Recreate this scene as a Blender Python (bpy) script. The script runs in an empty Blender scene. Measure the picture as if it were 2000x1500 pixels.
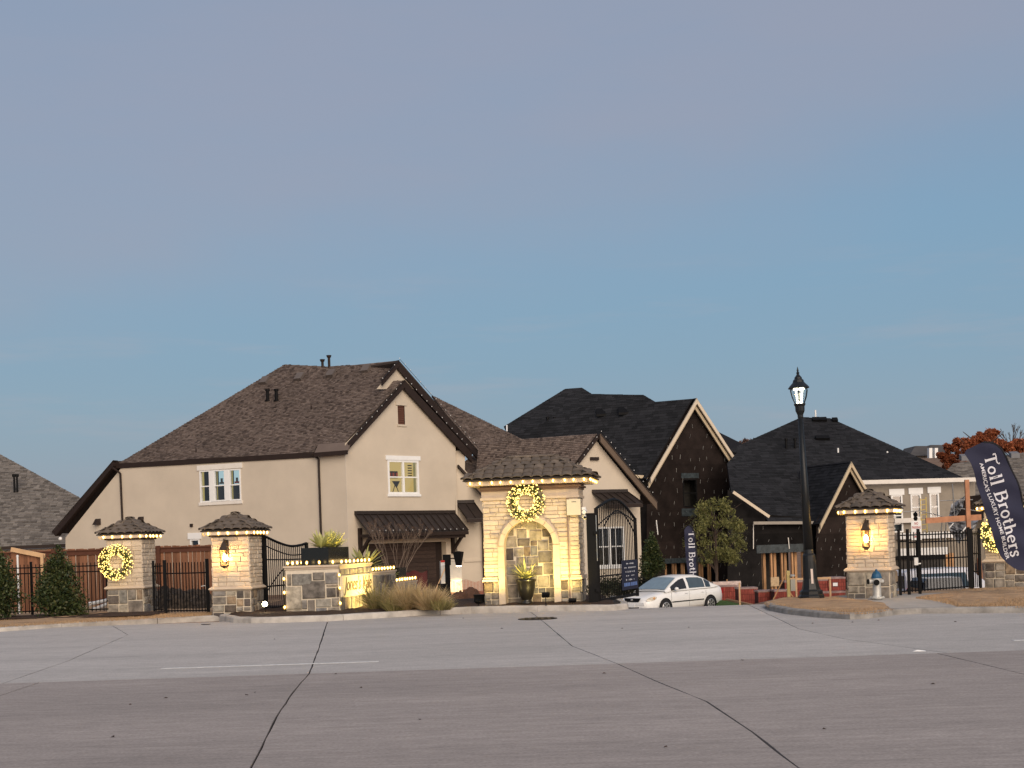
import bpy, math, random
from mathutils import Vector, Matrix
random.seed(11)
R = math.radians
SC = bpy.context.scene
COL = SC.collection

# ------------------------------------------------------------------ camera
F, H, CX, CY, ROLL = 2600.0, 1.8, 1000.0, 1060.0, 0.0325
cam_d = bpy.data.cameras.new('camera')
cam = bpy.data.objects.new('camera', cam_d); COL.objects.link(cam)
cam_d.sensor_width = 36.0; cam_d.lens = 36.0 * F / 2000.0
cam_d.shift_y = 310.0 / 2000.0
cam_d.clip_end = 3000
cam.matrix_world = Matrix.Translation((0, 0, H)) @ Matrix.Rotation(R(90), 4, 'X') @ Matrix.Rotation(-ROLL, 4, 'Z')
SC.camera = cam

# ------------------------------------------------------------------ sky, dusk light
SUN_AZ = Vector((0.27, -0.96, 0)).normalized(); SUN_EL = R(24)
world = bpy.data.worlds.new('World'); SC.world = world; world.use_nodes = True
nt = world.node_tree; nt.nodes.clear()
def WN(t, **k):
    n = nt.nodes.new(t)
    for a, b in k.items(): setattr(n, a, b)
    return n
out = WN('ShaderNodeOutputWorld'); bgA = WN('ShaderNodeBackground'); bgB = WN('ShaderNodeBackground'); addw = WN('ShaderNodeAddShader')
sky = WN('ShaderNodeTexSky', sky_type='NISHITA'); sky.sun_disc = False
sky.sun_elevation = R(2.0); sky.sun_rotation = math.atan2(SUN_AZ.x, SUN_AZ.y)
sky.air_density = 1.0; sky.dust_density = 1.5; sky.ozone_density = 2.0
nt.links.new(sky.outputs[0], bgA.inputs[0]); bgA.inputs[1].default_value = 0.03
tc = WN('ShaderNodeTexCoord'); sep = WN('ShaderNodeSeparateXYZ'); nt.links.new(tc.outputs['Generated'], sep.inputs[0])
ramp = WN('ShaderNodeValToRGB'); nt.links.new(sep.outputs[2], ramp.inputs[0])
SKY_STOPS = [(0.0, (.142, .180, .226)), (.06, (.132, .180, .236)), (.13, (.112, .177, .246)), (.22, (.106, .176, .253)), (.45, (.090, .150, .236)), (1.0, (.062, .100, .175))]
cr = ramp.color_ramp
while len(cr.elements) < len(SKY_STOPS): cr.elements.new(.5)
for e, (p, c) in zip(cr.elements, SKY_STOPS): e.position = p; e.color = (*c, 1)
def WMath(op, a, b=None, c=None):
    n = WN('ShaderNodeMath', operation=op)
    for i, v in enumerate((a, b, c)):
        if v is None: continue
        if isinstance(v, (int, float)): n.inputs[i].default_value = v
        else: nt.links.new(v, n.inputs[i])
    return n.outputs[0]
def WNoise(scale, loc, rot, sc, det, ro):
    mp = WN('ShaderNodeMapping'); mp.inputs['Scale'].default_value = scale; mp.inputs['Rotation'].default_value = rot; mp.inputs['Location'].default_value = loc
    nt.links.new(tc.outputs['Generated'], mp.inputs[0]); q = WN('ShaderNodeTexNoise'); q.inputs['Scale'].default_value = sc; q.inputs['Detail'].default_value = det; q.inputs['Roughness'].default_value = ro
    nt.links.new(mp.outputs[0], q.inputs[0]); return q.outputs[0]
def WMap(v, a, b, lo=0.0, hi=1.0):
    n = WN('ShaderNodeMapRange', interpolation_type='SMOOTHSTEP'); n.inputs[1].default_value = a; n.inputs[2].default_value = b; n.inputs[3].default_value = lo; n.inputs[4].default_value = hi
    nt.links.new(v, n.inputs[0]); return n.outputs[0]
def WMix(f, a, col):
    n = WN('ShaderNodeMix', data_type='RGBA'); nt.links.new(f, n.inputs[0]); nt.links.new(a, n.inputs[6]); n.inputs[7].default_value = (*col, 1); return n.outputs[2]
# a high thin veil of cloud, its edge sloping up to the right, and a few low wisps
edge = WMath('ADD', WMath('MULTIPLY_ADD', sep.outputs[0], -.13, sep.outputs[2]), WMath('MULTIPLY_ADD', WNoise((1, 1, 3.0), (3, 1, 0), (0, R(-8), 0), 2.6, 6, .55), .16, -.08))
veil = WMath('MULTIPLY', WMap(edge, .15, .29), WMap(WNoise((1, 1, 4), (0, 2, 5), (0, R(-10), 0), 3.2, 7, .6), .25, .75, .72, 1.0))
col1 = WMix(veil, ramp.outputs[0], (.154, .168, .217))
wis = WMath('MULTIPLY', WMath('MULTIPLY', WMap(WNoise((1, 1, 9), (7, 3, 2), (0, R(-7), 0), 4.5, 8, .62), .50, .72), WMap(sep.outputs[2], .02, .09)), WMap(sep.outputs[2], .24, .16, 0, .42))
col2 = WMix(wis, col1, (.168, .186, .232))
nt.links.new(col2, bgB.inputs[0]); bgB.inputs[1].default_value = 1.0
nt.links.new(bgA.outputs[0], addw.inputs[0]); nt.links.new(bgB.outputs[0], addw.inputs[1]); nt.links.new(addw.outputs[0], out.inputs[0])

sun_d = bpy.data.lights.new('dusk_glow', 'SUN'); sun_d.energy = 1.86; sun_d.angle = R(55); sun_d.color = (1.0, .83, .665)
sun = bpy.data.objects.new('dusk_glow', sun_d); COL.objects.link(sun)
sd = (SUN_AZ * math.cos(SUN_EL) + Vector((0, 0, math.sin(SUN_EL)))).normalized()
sun.rotation_euler = sd.to_track_quat('Z', 'Y').to_euler(); sun.location = (20, -30, 30)
vs = SC.view_settings; vs.view_transform = 'Standard'; vs.look = 'None'; vs.gamma = 1.0; vs.exposure = 0.83; vs.use_curve_mapping = False
SC.cycles.use_denoising = True
SC.cycles.max_bounces = 6; SC.cycles.transparent_max_bounces = 16
SC.cycles.sample_clamp_indirect = 4.0

# ------------------------------------------------------------------ pixels of the photograph -> places
_c, _s = math.cos(ROLL), math.sin(ROLL)
EYE = Vector((0, 0, H))
def lev(x, y):
    u, v = x - CX, CY - y
    return u * _c + v * _s, -u * _s + v * _c
def W(x, y, Y):
    a, b = lev(x, y); return Vector((a / F * Y, Y, H + b / F * Y))
def WG(x, y, z=0.0):
    a, b = lev(x, y); return W(x, y, (z - H) * F / b)
def onp(x, y, pl):
    P, N = pl; a, b = lev(x, y); d = Vector((a / F, 1, b / F))
    return EYE + d * ((P - EYE).dot(N) / d.dot(N))
def vpl(X0, Y0, k): return (Vector((X0, Y0, 0)), Vector((-k, 1, 0)).normalized())
def pl3(a, b, c): return (a, (b - a).cross(c - a).normalized())
def sm(a, b, t):
    t = min(1, max(0, (t - a) / (b - a))); return t * t * (3 - 2 * t)

# ------------------------------------------------------------------ materials
MATS = {}
def node_mat(name):
    m = bpy.data.materials.new(name); m.use_nodes = True; m.node_tree.nodes.clear(); return m, m.node_tree
def M(name, col, rough=.8, var=.15, scale=3.0, bump=0.0, bscale=40.0, metal=0.0, rand=0.0, island=0.0, palette=None, spec=.3, stretch=None, detail=4, coat=0, trans=0.0):
    if name in MATS: return MATS[name]
    m, t = node_mat(name); N = t.nodes.new; L = t.links.new
    o = N('ShaderNodeOutputMaterial'); p = N('ShaderNodeBsdfPrincipled'); L(p.outputs[0], o.inputs[0])
    p.inputs['Roughness'].default_value = rough; p.inputs['Metallic'].default_value = metal
    p.inputs['Specular IOR Level'].default_value = spec; p.inputs['Coat Weight'].default_value = coat
    g = N('ShaderNodeNewGeometry'); pos = g.outputs['Position']
    if stretch:
        mp = N('ShaderNodeMapping'); mp.inputs['Scale'].default_value = stretch; L(pos, mp.inputs[0]); pos = mp.outputs[0]
    no = N('ShaderNodeTexNoise'); no.inputs['Scale'].default_value = scale; no.inputs['Detail'].default_value = detail; no.inputs['Roughness'].default_value = .62; L(pos, no.inputs[0])
    src = None
    if palette:
        rp = N('ShaderNodeValToRGB'); rp.color_ramp.interpolation = 'LINEAR'
        el = rp.color_ramp.elements
        while len(el) < len(palette): el.new(.5)
        for i, c in enumerate(palette): el[i].position = i / max(1, len(palette) - 1); el[i].color = (*c, 1)
        if island: L(g.outputs['Random Per Island'], rp.inputs[0])
        else:
            oi = N('ShaderNodeObjectInfo'); L(oi.outputs['Random'], rp.inputs[0])
        src = rp.outputs[0]
    mx = N('ShaderNodeMix'); mx.data_type = 'RGBA'; mx.blend_type = 'MULTIPLY'; mx.inputs[0].default_value = 1
    if src: L(src, mx.inputs[6])
    else: mx.inputs[6].default_value = (*col, 1)
    mr = N('ShaderNodeMapRange'); mr.inputs[1].default_value = .3; mr.inputs[2].default_value = .7; mr.inputs[3].default_value = 1 - var; mr.inputs[4].default_value = 1 + var
    L(no.outputs[0], mr.inputs[0])
    f = mr.outputs[0]
    if (rand or island) and not palette:
        rr = N('ShaderNodeMapRange'); rr.inputs[3].default_value = 1 - (rand or island); rr.inputs[4].default_value = 1 + (rand or island)
        if island: L(g.outputs['Random Per Island'], rr.inputs[0])
        else:
            oi = N('ShaderNodeObjectInfo'); L(oi.outputs['Random'], rr.inputs[0])
        mu = N('ShaderNodeMath'); mu.operation = 'MULTIPLY'; L(f, mu.inputs[0]); L(rr.outputs[0], mu.inputs[1]); f = mu.outputs[0]
    L(f, mx.inputs[7]); L(mx.outputs[2], p.inputs['Base Color'])
    if bump:
        nb = N('ShaderNodeTexNoise'); nb.inputs['Scale'].default_value = bscale; nb.inputs['Detail'].default_value = 3; L(pos, nb.inputs[0])
        bp = N('ShaderNodeBump'); bp.inputs['Strength'].default_value = bump; bp.inputs['Distance'].default_value = .02
        L(nb.outputs[0], bp.inputs['Height']); L(bp.outputs[0], p.inputs['Normal'])
    if trans:
        tr = N('ShaderNodeBsdfTranslucent'); L(mx.outputs[2], tr.inputs[0]); ms = N('ShaderNodeMixShader'); ms.inputs[0].default_value = trans
        L(p.outputs[0], ms.inputs[1]); L(tr.outputs[0], ms.inputs[2]); L(ms.outputs[0], o.inputs[0])
    MATS[name] = m; return m
def EM(name, col, st, sample=True):
    if name in MATS: return MATS[name]
    m, t = node_mat(name); o = t.nodes.new('ShaderNodeOutputMaterial'); e = t.nodes.new('ShaderNodeEmission')
    e.inputs[0].default_value = (*col, 1); e.inputs[1].default_value = st; t.links.new(e.outputs[0], o.inputs[0])
    if not sample: m.cycles.emission_sampling = 'NONE'
    MATS[name] = m; return m
def GLASS(name, tint=(.9, .9, .9), clear=.8, rough=.05):
    if name in MATS: return MATS[name]
    m, t = node_mat(name); N = t.nodes.new; L = t.links.new
    o = N('ShaderNodeOutputMaterial'); tr = N('ShaderNodeBsdfTransparent'); tr.inputs[0].default_value = (*tint, 1)
    gl = N('ShaderNodeBsdfGlossy'); gl.inputs['Roughness'].default_value = rough; gl.inputs[0].default_value = (.9, .9, .9, 1)
    ms = N('ShaderNodeMixShader'); ms.inputs[0].default_value = 1 - clear; L(tr.outputs[0], ms.inputs[1]); L(gl.outputs[0], ms.inputs[2]); L(ms.outputs[0], o.inputs[0])
    MATS[name] = m; return m

# ------------------------------------------------------------------ mesh builder
class MB:
    def __init__(s): s.v = []; s.f = []
    def add(s, vs, fs):
        b = len(s.v); s.v += [tuple(p) for p in vs]; s.f += [tuple(i + b for i in f) for f in fs]; return s
    def poly(s, pts): return s.add(pts, [tuple(range(len(pts)))])
    def prism(s, pts, vec):
        n = len(pts); vec = Vector(vec); q = [Vector(p) + vec for p in pts]
        return s.add(list(pts) + q, [tuple(range(n))[::-1], tuple(range(n, 2 * n))] + [(i, (i + 1) % n, n + (i + 1) % n, n + i) for i in range(n)])
    def box(s, x0, x1, y0, y1, z0, z1):
        return s.add([(x0, y0, z0), (x1, y0, z0), (x1, y1, z0), (x0, y1, z0), (x0, y0, z1), (x1, y0, z1), (x1, y1, z1), (x0, y1, z1)],
                     [(3, 2, 1, 0), (4, 5, 6, 7), (0, 1, 5, 4), (1, 2, 6, 5), (2, 3, 7, 6), (3, 0, 4, 7)])
    def obox(s, c, a, b, d):
        c, a, b, d = Vector(c), Vector(a), Vector(b), Vector(d)
        P = [c - a - b - d, c + a - b - d, c + a + b - d, c - a + b - d, c - a - b + d, c + a - b + d, c + a + b + d, c - a + b + d]
        return s.add(P, [(3, 2, 1, 0), (4, 5, 6, 7), (0, 1, 5, 4), (1, 2, 6, 5), (2, 3, 7, 6), (3, 0, 4, 7)])
    def beam(s, p, q, w, h, up=(0, 0, 1)):
        p, q = Vector(p), Vector(q); d = q - p
        if d.length < 1e-6: return s
        t = d.normalized(); up = Vector(up)
        if abs(t.dot(up.normalized())) > .98: up = Vector((0, 1, 0))
        a = t.cross(up).normalized(); b = a.cross(t).normalized()
        return s.obox((p + q) / 2, d / 2, a * w / 2, b * h / 2)
    def tube(s, pts, r, n=8, cap=True):
        pts = [Vector(p) for p in pts]; k = len(pts); rs = r if isinstance(r, (list, tuple)) else [r] * k
        vs = []; fs = []; prev = None
        for i, p in enumerate(pts):
            t = (pts[min(i + 1, k - 1)] - pts[max(i - 1, 0)]).normalized()
            if prev is None: a = t.orthogonal().normalized()
            else:
                a = prev - t * prev.dot(t); a = a.normalized() if a.length > 1e-5 else t.orthogonal().normalized()
            prev = a; b = t.cross(a)
            for j in range(n):
                w = 2 * math.pi * j / n; vs.append(p + (a * math.cos(w) + b * math.sin(w)) * rs[i])
        for i in range(k - 1):
            for j in range(n): fs.append((i * n + j, i * n + (j + 1) % n, (i + 1) * n + (j + 1) % n, (i + 1) * n + j))
        if cap: fs += [tuple(range(n))[::-1], tuple((k - 1) * n + j for j in range(n))]
        return s.add(vs, fs)
    def lathe(s, prof, n=16, c=(0, 0, 0), ph=0.0):
        vs = []; fs = []; k = len(prof)
        for r, z in prof:
            for j in range(n):
                w = 2 * math.pi * j / n + ph; vs.append((c[0] + r * math.cos(w), c[1] + r * math.sin(w), c[2] + z))
        for i in range(k - 1):
            for j in range(n): fs.append((i * n + j, i * n + (j + 1) % n, (i + 1) * n + (j + 1) % n, (i + 1) * n + j))
        fs += [tuple(range(n))[::-1], tuple((k - 1) * n + j for j in range(n))]
        return s.add(vs, fs)
    def ball(s, c, r, n=8, m=5, sz=1.0):
        c = Vector(c)
        return s.lathe([(max(1e-4, r * math.sin(math.pi * i / m)), -r * sz * math.cos(math.pi * i / m)) for i in range(m + 1)], n, c)
    def loft(s, secs, closed=False):
        n = len(secs[0]); vs = [p for q in secs for p in q]; fs = []
        for i in range(len(secs) - 1):
            for j in range(n if closed else n - 1): fs.append((i * n + j, i * n + (j + 1) % n, (i + 1) * n + (j + 1) % n, (i + 1) * n + j))
        return s.add(vs, fs)
    def card(s, c, a, b):      # a leaf: bent diamond
        c, a, b = Vector(c), Vector(a), Vector(b)
        return s.add([c - a, c - b, c + a, c + b], [(0, 1, 2), (0, 2, 3)])
    def mesh(s, name, mat=None, smooth=False):
        me = bpy.data.meshes.new(name); me.from_pydata([tuple(p) for p in s.v], [], s.f); me.validate(); me.update()
        if mat: me.materials.append(mat)
        if smooth: me.polygons.foreach_set('use_smooth', [True] * len(me.polygons))
        return me
    def build(s, name, mat, parent=None, world=False, smooth=False, kind=None, label=None):
        if world and parent is not None:
            inv = WMX[parent.name].inverted(); s.v = [tuple(inv @ Vector(p)) for p in s.v]
        return put(name, s.mesh(name, mat, smooth), parent, kind=kind, label=label)

WMX = {}
def put(name, me, parent=None, loc=None, rot=None, scale=None, kind=None, label=None):
    o = bpy.data.objects.new(name, me); COL.objects.link(o)
    if parent is not None: o.parent = parent
    if loc is not None: o.location = loc
    if rot is not None: o.rotation_euler = rot
    if scale is not None: o.scale = scale
    if kind: o['kind'] = kind
    if label: o['label'] = label
    base = WMX.get(parent.name, Matrix()) if parent is not None else Matrix()
    WMX[o.name] = base @ Matrix.LocRotScale(Vector(loc or (0, 0, 0)), None if rot is None else __import__('mathutils').Euler(rot), Vector(scale) if scale is not None else None)
    return o
def thing(name, label, cat, loc=(0, 0, 0), rz=0.0, group=None, ry=0.0, s=None):
    o = put(name, None, None, loc, (0, ry, rz), (s, s, s) if s else None)
    o['label'] = label; o['category'] = cat
    if group: o['group'] = group
    o.empty_display_size = .2
    return o
def tag(o, label, cat, group=None):
    o['label'] = label; o['category'] = cat
    if group: o['group'] = group
    return o
def struct(name, mb, mat, smooth=False):
    o = mb.build(name, mat, smooth=smooth); o['kind'] = 'structure'; return o
def lamp(name, typ, loc, energy, col, parent=None, target=None, size=.05, spot=None, blend=.6):
    d = bpy.data.lights.new(name, typ); d.energy = energy; d.color = col
    if typ == 'SPOT': d.spot_size = R(spot); d.spot_blend = blend
    d.shadow_soft_size = size
    o = bpy.data.objects.new(name, d); COL.objects.link(o)
    m = Matrix.Translation(Vector(loc))
    if target is not None: m = m @ (Vector(loc) - Vector(target)).to_track_quat('Z', 'Y').to_matrix().to_4x4()
    if parent is not None:
        o.parent = parent; m = WMX[parent.name].inverted() @ m
    o.matrix_local = m if parent is not None else m
    if parent is None: o.matrix_world = m
    return o

# 2-D convex clipping
def clip2(poly, a, b, c):        # keep a*x+b*y<=c
    r = []; n = len(poly)
    for i in range(n):
        p, q = poly[i], poly[(i + 1) % n]; dp, dq = a * p[0] + b * p[1] - c, a * q[0] + b * q[1] - c
        if dp <= 0: r.append(p)
        if (dp < 0 < dq) or (dq < 0 < dp):
            t = dp / (dp - dq); r.append((p[0] + (q[0] - p[0]) * t, p[1] + (q[1] - p[1]) * t))
    return r
def clip_convex(poly, cl):       # cl counter-clockwise
    n = len(cl)
    for i in range(n):
        (x0, y0), (x1, y1) = cl[i], cl[(i + 1) % n]
        poly = clip2(poly, (y1 - y0), -(x1 - x0), (y1 - y0) * x0 - (x1 - x0) * y0)
        if len(poly) < 3: return []
    return poly
def area2(p): return .5 * sum(p[i][0] * p[(i + 1) % len(p)][1] - p[(i + 1) % len(p)][0] * p[i][1] for i in range(len(p)))

class Wall:      # a vertical plane with (s, z) coordinates; s grows to the right in the photograph
    def __init__(w, X0, Y0, k):
        w.pl = vpl(X0, Y0, k); w.o = Vector((X0, Y0, 0)); w.t = Vector((1, k, 0)).normalized(); w.n = Vector((k, -1, 0)).normalized()
    def px(w, x, y): return onp(x, y, w.pl)
    def sz(w, x, y): p = w.px(x, y); return ((p - w.o).dot(w.t), p.z)
    def at(w, s, z, d=0.0): return w.o + w.t * s + Vector((0, 0, z)) + w.n * d
    def rect(w, x0, y0, x1, y1):
        a = [w.sz(*q) for q in ((x0, y0), (x1, y0), (x1, y1), (x0, y1))]
        return ((a[0][0] + a[3][0]) / 2, (a[1][0] + a[2][0]) / 2, (a[2][1] + a[3][1]) / 2, (a[0][1] + a[1][1]) / 2)   # s0 s1 z0 z1
    def fill(w, mb, poly, holes=(), d=0.0):
        if area2(poly) < 0: poly = poly[::-1]
        ss = sorted(set([min(p[0] for p in poly), max(p[0] for p in poly)] + [h for r in holes for h in r[:2]]))
        for a, b in zip(ss, ss[1:]):
            st = clip2(clip2(poly, -1, 0, -a), 1, 0, b)
            if len(st) < 3: continue
            hs = sorted([r for r in holes if r[0] <= a + 1e-6 and r[1] >= b - 1e-6], key=lambda r: r[2])
            z = -1e3
            for r in hs + [None]:
                top = r[2] if r else 1e3
                pc = clip2(clip2(st, 0, -1, -z), 0, 1, top)
                if len(pc) >= 3 and abs(area2(pc)) > 1e-5: mb.poly([w.at(p[0], p[1], d) for p in pc])
                if r: z = r[3]
        return mb
    def box(w, mb, s0, s1, z0, z1, d0, d1):
        c = w.at((s0 + s1) / 2, (z0 + z1) / 2, (d0 + d1) / 2)
        return mb.obox(c, w.t * (s1 - s0) / 2, w.n * (d0 - d1) / 2, Vector((0, 0, (z1 - z0) / 2)))

def shingles(pts, parent, mat, base_mat, name='roof', ex=.115, tw=.17, th=.03, label=None, kids=True, under=.12):
    """planar roof face: a base slab and overlapping shingle tabs laid in courses"""
    P = [Vector(p) for p in pts]
    n = Vector((0, 0, 0))
    for i in range(len(P)): n += (P[i] - P[0]).cross(P[(i + 1) % len(P)] - P[0])
    n.normalize()
    if n.z < 0: n = -n
    up = (Vector((0, 0, 1)) - n * n.z).normalized(); rt = up.cross(n).normalized(); o = P[0]
    q = [((p - o).dot(rt), (p - o).dot(up)) for p in P]
    if area2(q) < 0: q = q[::-1]; P = P[::-1]
    slab = MB().prism(P, -n * under).build(name, base_mat, parent, world=True, label=label)
    if not kids: return slab
    tris = []      # split into convex pieces by fan ears
    idx = list(range(len(q)))
    def cross(a, b, c): return (b[0] - a[0]) * (c[1] - a[1]) - (b[1] - a[1]) * (c[0] - a[0])
    guard = 0
    convex = all(cross(q[i - 2], q[i - 1], q[i]) >= -1e-6 for i in range(len(q)))
    if convex: tris = [q]
    else:
        while len(idx) > 3 and guard < 200:
            guard += 1
            for k in range(len(idx)):
                a, b, c = q[idx[k - 1]], q[idx[k]], q[idx[(k + 1) % len(idx)]]
                if cross(a, b, c) <= 0: continue
                if any(cross(a, b, q[j]) > 0 and cross(b, c, q[j]) > 0 and cross(c, a, q[j]) > 0 for j in idx if q[j] not in (a, b, c)): continue
                tris.append([a, b, c]); idx.pop(k); break
        tris.append([q[i] for i in idx])
    mb = MB(); rng = random.Random(len(pts) * 7 + int(abs(o.x) * 10))
    x0, x1 = min(p[0] for p in q), max(p[0] for p in q); y0, y1 = min(p[1] for p in q), max(p[1] for p in q)
    row = 0; y = y0
    while y < y1:
        x = x0 - rng.random() * tw
        while x < x1:
            w = tw * rng.uniform(.55, 1.25); lift = th * rng.uniform(.5, 1.5); gap = .012
            quad = [(x + gap, y), (x + w, y), (x + w, y + ex * 1.0), (x + gap, y + ex * 1.0)]
            for t in tris:
                pc = clip_convex(quad, t)
                if len(pc) >= 3 and abs(area2(pc)) > ex * tw * .02:
                    top = []; bot = []
                    for p in pc:
                        hh = lift * (1 - (p[1] - y) / ex) + .004
                        b = o + rt * p[0] + up * p[1]; top.append(b + n * hh); bot.append(b + n * .0015)
                    k = len(pc); mb.add(top + bot, [tuple(range(k))] + [(i, k + i, k + (i + 1) % k, (i + 1) % k) for i in range(k)])
            x += w
        y += ex; row += 1
    mb.build('shingle', mat, slab, world=True, kind='stuff')
    return slab

# ------------------------------------------------------------------ shared materials
m_stucco = M('stucco', (.545, .474, .378), .9, .06, .7, .3, 60)
m_trimw = M('white_trim', (.72, .68, .62), .6, .05)
m_white = M('white_paint', (.78, .78, .76), .45, .04)
m_dbrown = M('dark_brown_metal', (.026, .017, .014), .6, .15, spec=.2)
m_bronze = M('bronze_seam_metal', (.028, .021, .018), .5, .18, 2, spec=.3)
m_black = M('black_iron', (.0055, .0055, .006), .6, .1, spec=.12)
m_shb = M('brown_shingle', (.14, .1, .08), .95, .16, .5, island=1, palette=[(.055, .041, .035), (.13, .10, .086), (.165, .128, .108), (.09, .068, .058), (.19, .15, .126)])  # darkest tab tones put the shadow gaps under the tabs into the colour
m_shb0 = M('brown_shingle_base', (.055, .042, .036), .95, .1)
m_shg = M('grey_shingle', (.1, .1, .09), .95, .16, .5, island=1, palette=[(.085, .076, .068), (.16, .145, .13), (.21, .19, .17), (.12, .108, .098)])
m_shg0 = M('grey_shingle_base', (.05, .045, .042), .95, .1)
m_shd = M('charcoal_shingle', (.02, .02, .022), .9, .2, .4, island=1, palette=[(.015, .016, .018), (.022, .023, .026), (.029, .030, .034)], spec=.06)
m_shd0 = M('charcoal_shingle_base', (.018, .018, .021), .95, .1, spec=.06)
m_tan = M('primed_fascia', (.50, .41, .28), .7, .08)
m_wrap = M('tar_paper', (.0205, .0152, .0136), .75, .35, 1.5, .5, 5, rand=.28, spec=.06)
m_wrapb = M('black_sheathing', (.0105, .0095, .0095), .75, .4, 1.5, .5, 5, rand=.3, spec=.06)
m_lime = M('limestone_brick', (.5, .4, .3), .9, .12, 9, .5, 30, palette=[(.52, .43, .32), (.60, .50, .385), (.56, .46, .345), (.66, .56, .43), (.44, .36, .27)])
m_limed = M('cast_stone', (.55, .45, .34), .85, .08, 6, .2, 40)
m_mort = M('mortar', (.62, .55, .44), .95, .08, 12, .3, 60)
m_rub = M('field_stone', (.2, .2, .2), .85, .48, 6, .9, 11, palette=[(.12, .108, .098), (.24, .215, .18), (.06, .052, .050), (.29, .215, .14), (.19, .185, .17), (.36, .32, .25), (.10, .085, .078), (.27, .24, .20), (.15, .15, .155)])
m_tile = M('clay_tile', (.12, .1, .08), .85, .3, 6, .3, 25, palette=[(.09, .074, .06), (.135, .108, .084), (.11, .088, .07), (.16, .128, .098)])
m_bulb = EM('bulb_core', (1.0, .74, .34), 16)
m_bulbw = EM('wreath_bulb_glow', (1.0, .67, .17), 2.3, sample=True)
m_conc = M('kerb_concrete', (.43, .40, .36), .9, .32, 2.0, .3, 50)
m_wood = M('raw_lumber', (.42, .24, .12), .8, .25, 3, .1, 20, stretch=(6, 6, .8), rand=.25)
m_cedar = M('cedar_board', (.20, .092, .050), .85, .25, 3, .15, 20, stretch=(8, 8, .8), rand=.3)
m_green = M('yucca_leaf', (.2, .25, .05), .55, .1, island=1, palette=[(.16, .20, .045), (.40, .42, .12), (.58, .56, .24), (.27, .31, .08)], trans=.2)
m_dkplant = M('planter_metal', (.006, .007, .006), .22, .1, spec=.6)

m_shell, _t = node_mat('bulb_glass')
_o = _t.nodes.new('ShaderNodeOutputMaterial'); _e = _t.nodes.new('ShaderNodeEmission'); _e.inputs[0].default_value = (1, .50, .07, 1); _e.inputs[1].default_value = .95
_tr = _t.nodes.new('ShaderNodeBsdfTransparent'); _m = _t.nodes.new('ShaderNodeMixShader'); _m.inputs[0].default_value = .62
_t.links.new(_tr.outputs[0], _m.inputs[1]); _t.links.new(_e.outputs[0], _m.inputs[2]); _t.links.new(_m.outputs[0], _o.inputs[0]); m_shell.cycles.emission_sampling = 'NONE'
def bulb_mesh(shell, core):
    m = MB(); m.lathe(shell, 9); k = len(m.f); m.lathe(core, 7); me = m.mesh('bulb', m_shell, True); me.materials.append(m_bulb)
    for i, p in enumerate(me.polygons): p.material_index = 0 if i < k else 1
    return me
# ================================================================== THE SETTING
def gz(X, Y):
    drive = sm(2.3, 3.0, X) * (1 - sm(7.2, 8.2, X))
    lin = -max(0, min(1.40, (Y - 33.7) * .066))
    fall = -sm(37.5, 57, Y) * (.35 + 1.0 * sm(-5, 5, X))
    z = -.03 + drive * lin + (1 - drive) * fall
    z -= .95 * sm(8.6, 10.2, X) * sm(38.2, 44, Y) * (1 - sm(52, 62, Y))
    z += 13.5 * sm(115, 200, Y) * sm(18, 58, X) + 3 * sm(150, 400, Y)
    return z
xs = [-900, -400, -200, -100, -60, -45] + [-36 + i * .75 for i in range(120)] + [60, 75, 100, 200, 400, 900]
ys = [-60, -20, 0, 10, 20, 28] + [30 + i * .6 for i in range(60)] + [68, 72, 78, 85, 92, 100, 108, 115, 125, 135, 145, 155, 165, 175, 185, 195, 210, 240, 300, 420, 700, 1500]
mb = MB(); n = len(xs)
for y in ys:
    for x in xs: mb.v.append((x, y, gz(x, y) - .03 + (random.uniform(-.02, .02) if y > 38 else 0)))
for j in range(len(ys) - 1):
    for i in range(n - 1): mb.f.append((j * n + i, j * n + i + 1, (j + 1) * n + i + 1, (j + 1) * n + i))
struct('ground', mb, M('bare_soil', (.19, .12, .08), .95, .3, 1.2, .5, 12), smooth=True)

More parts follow.
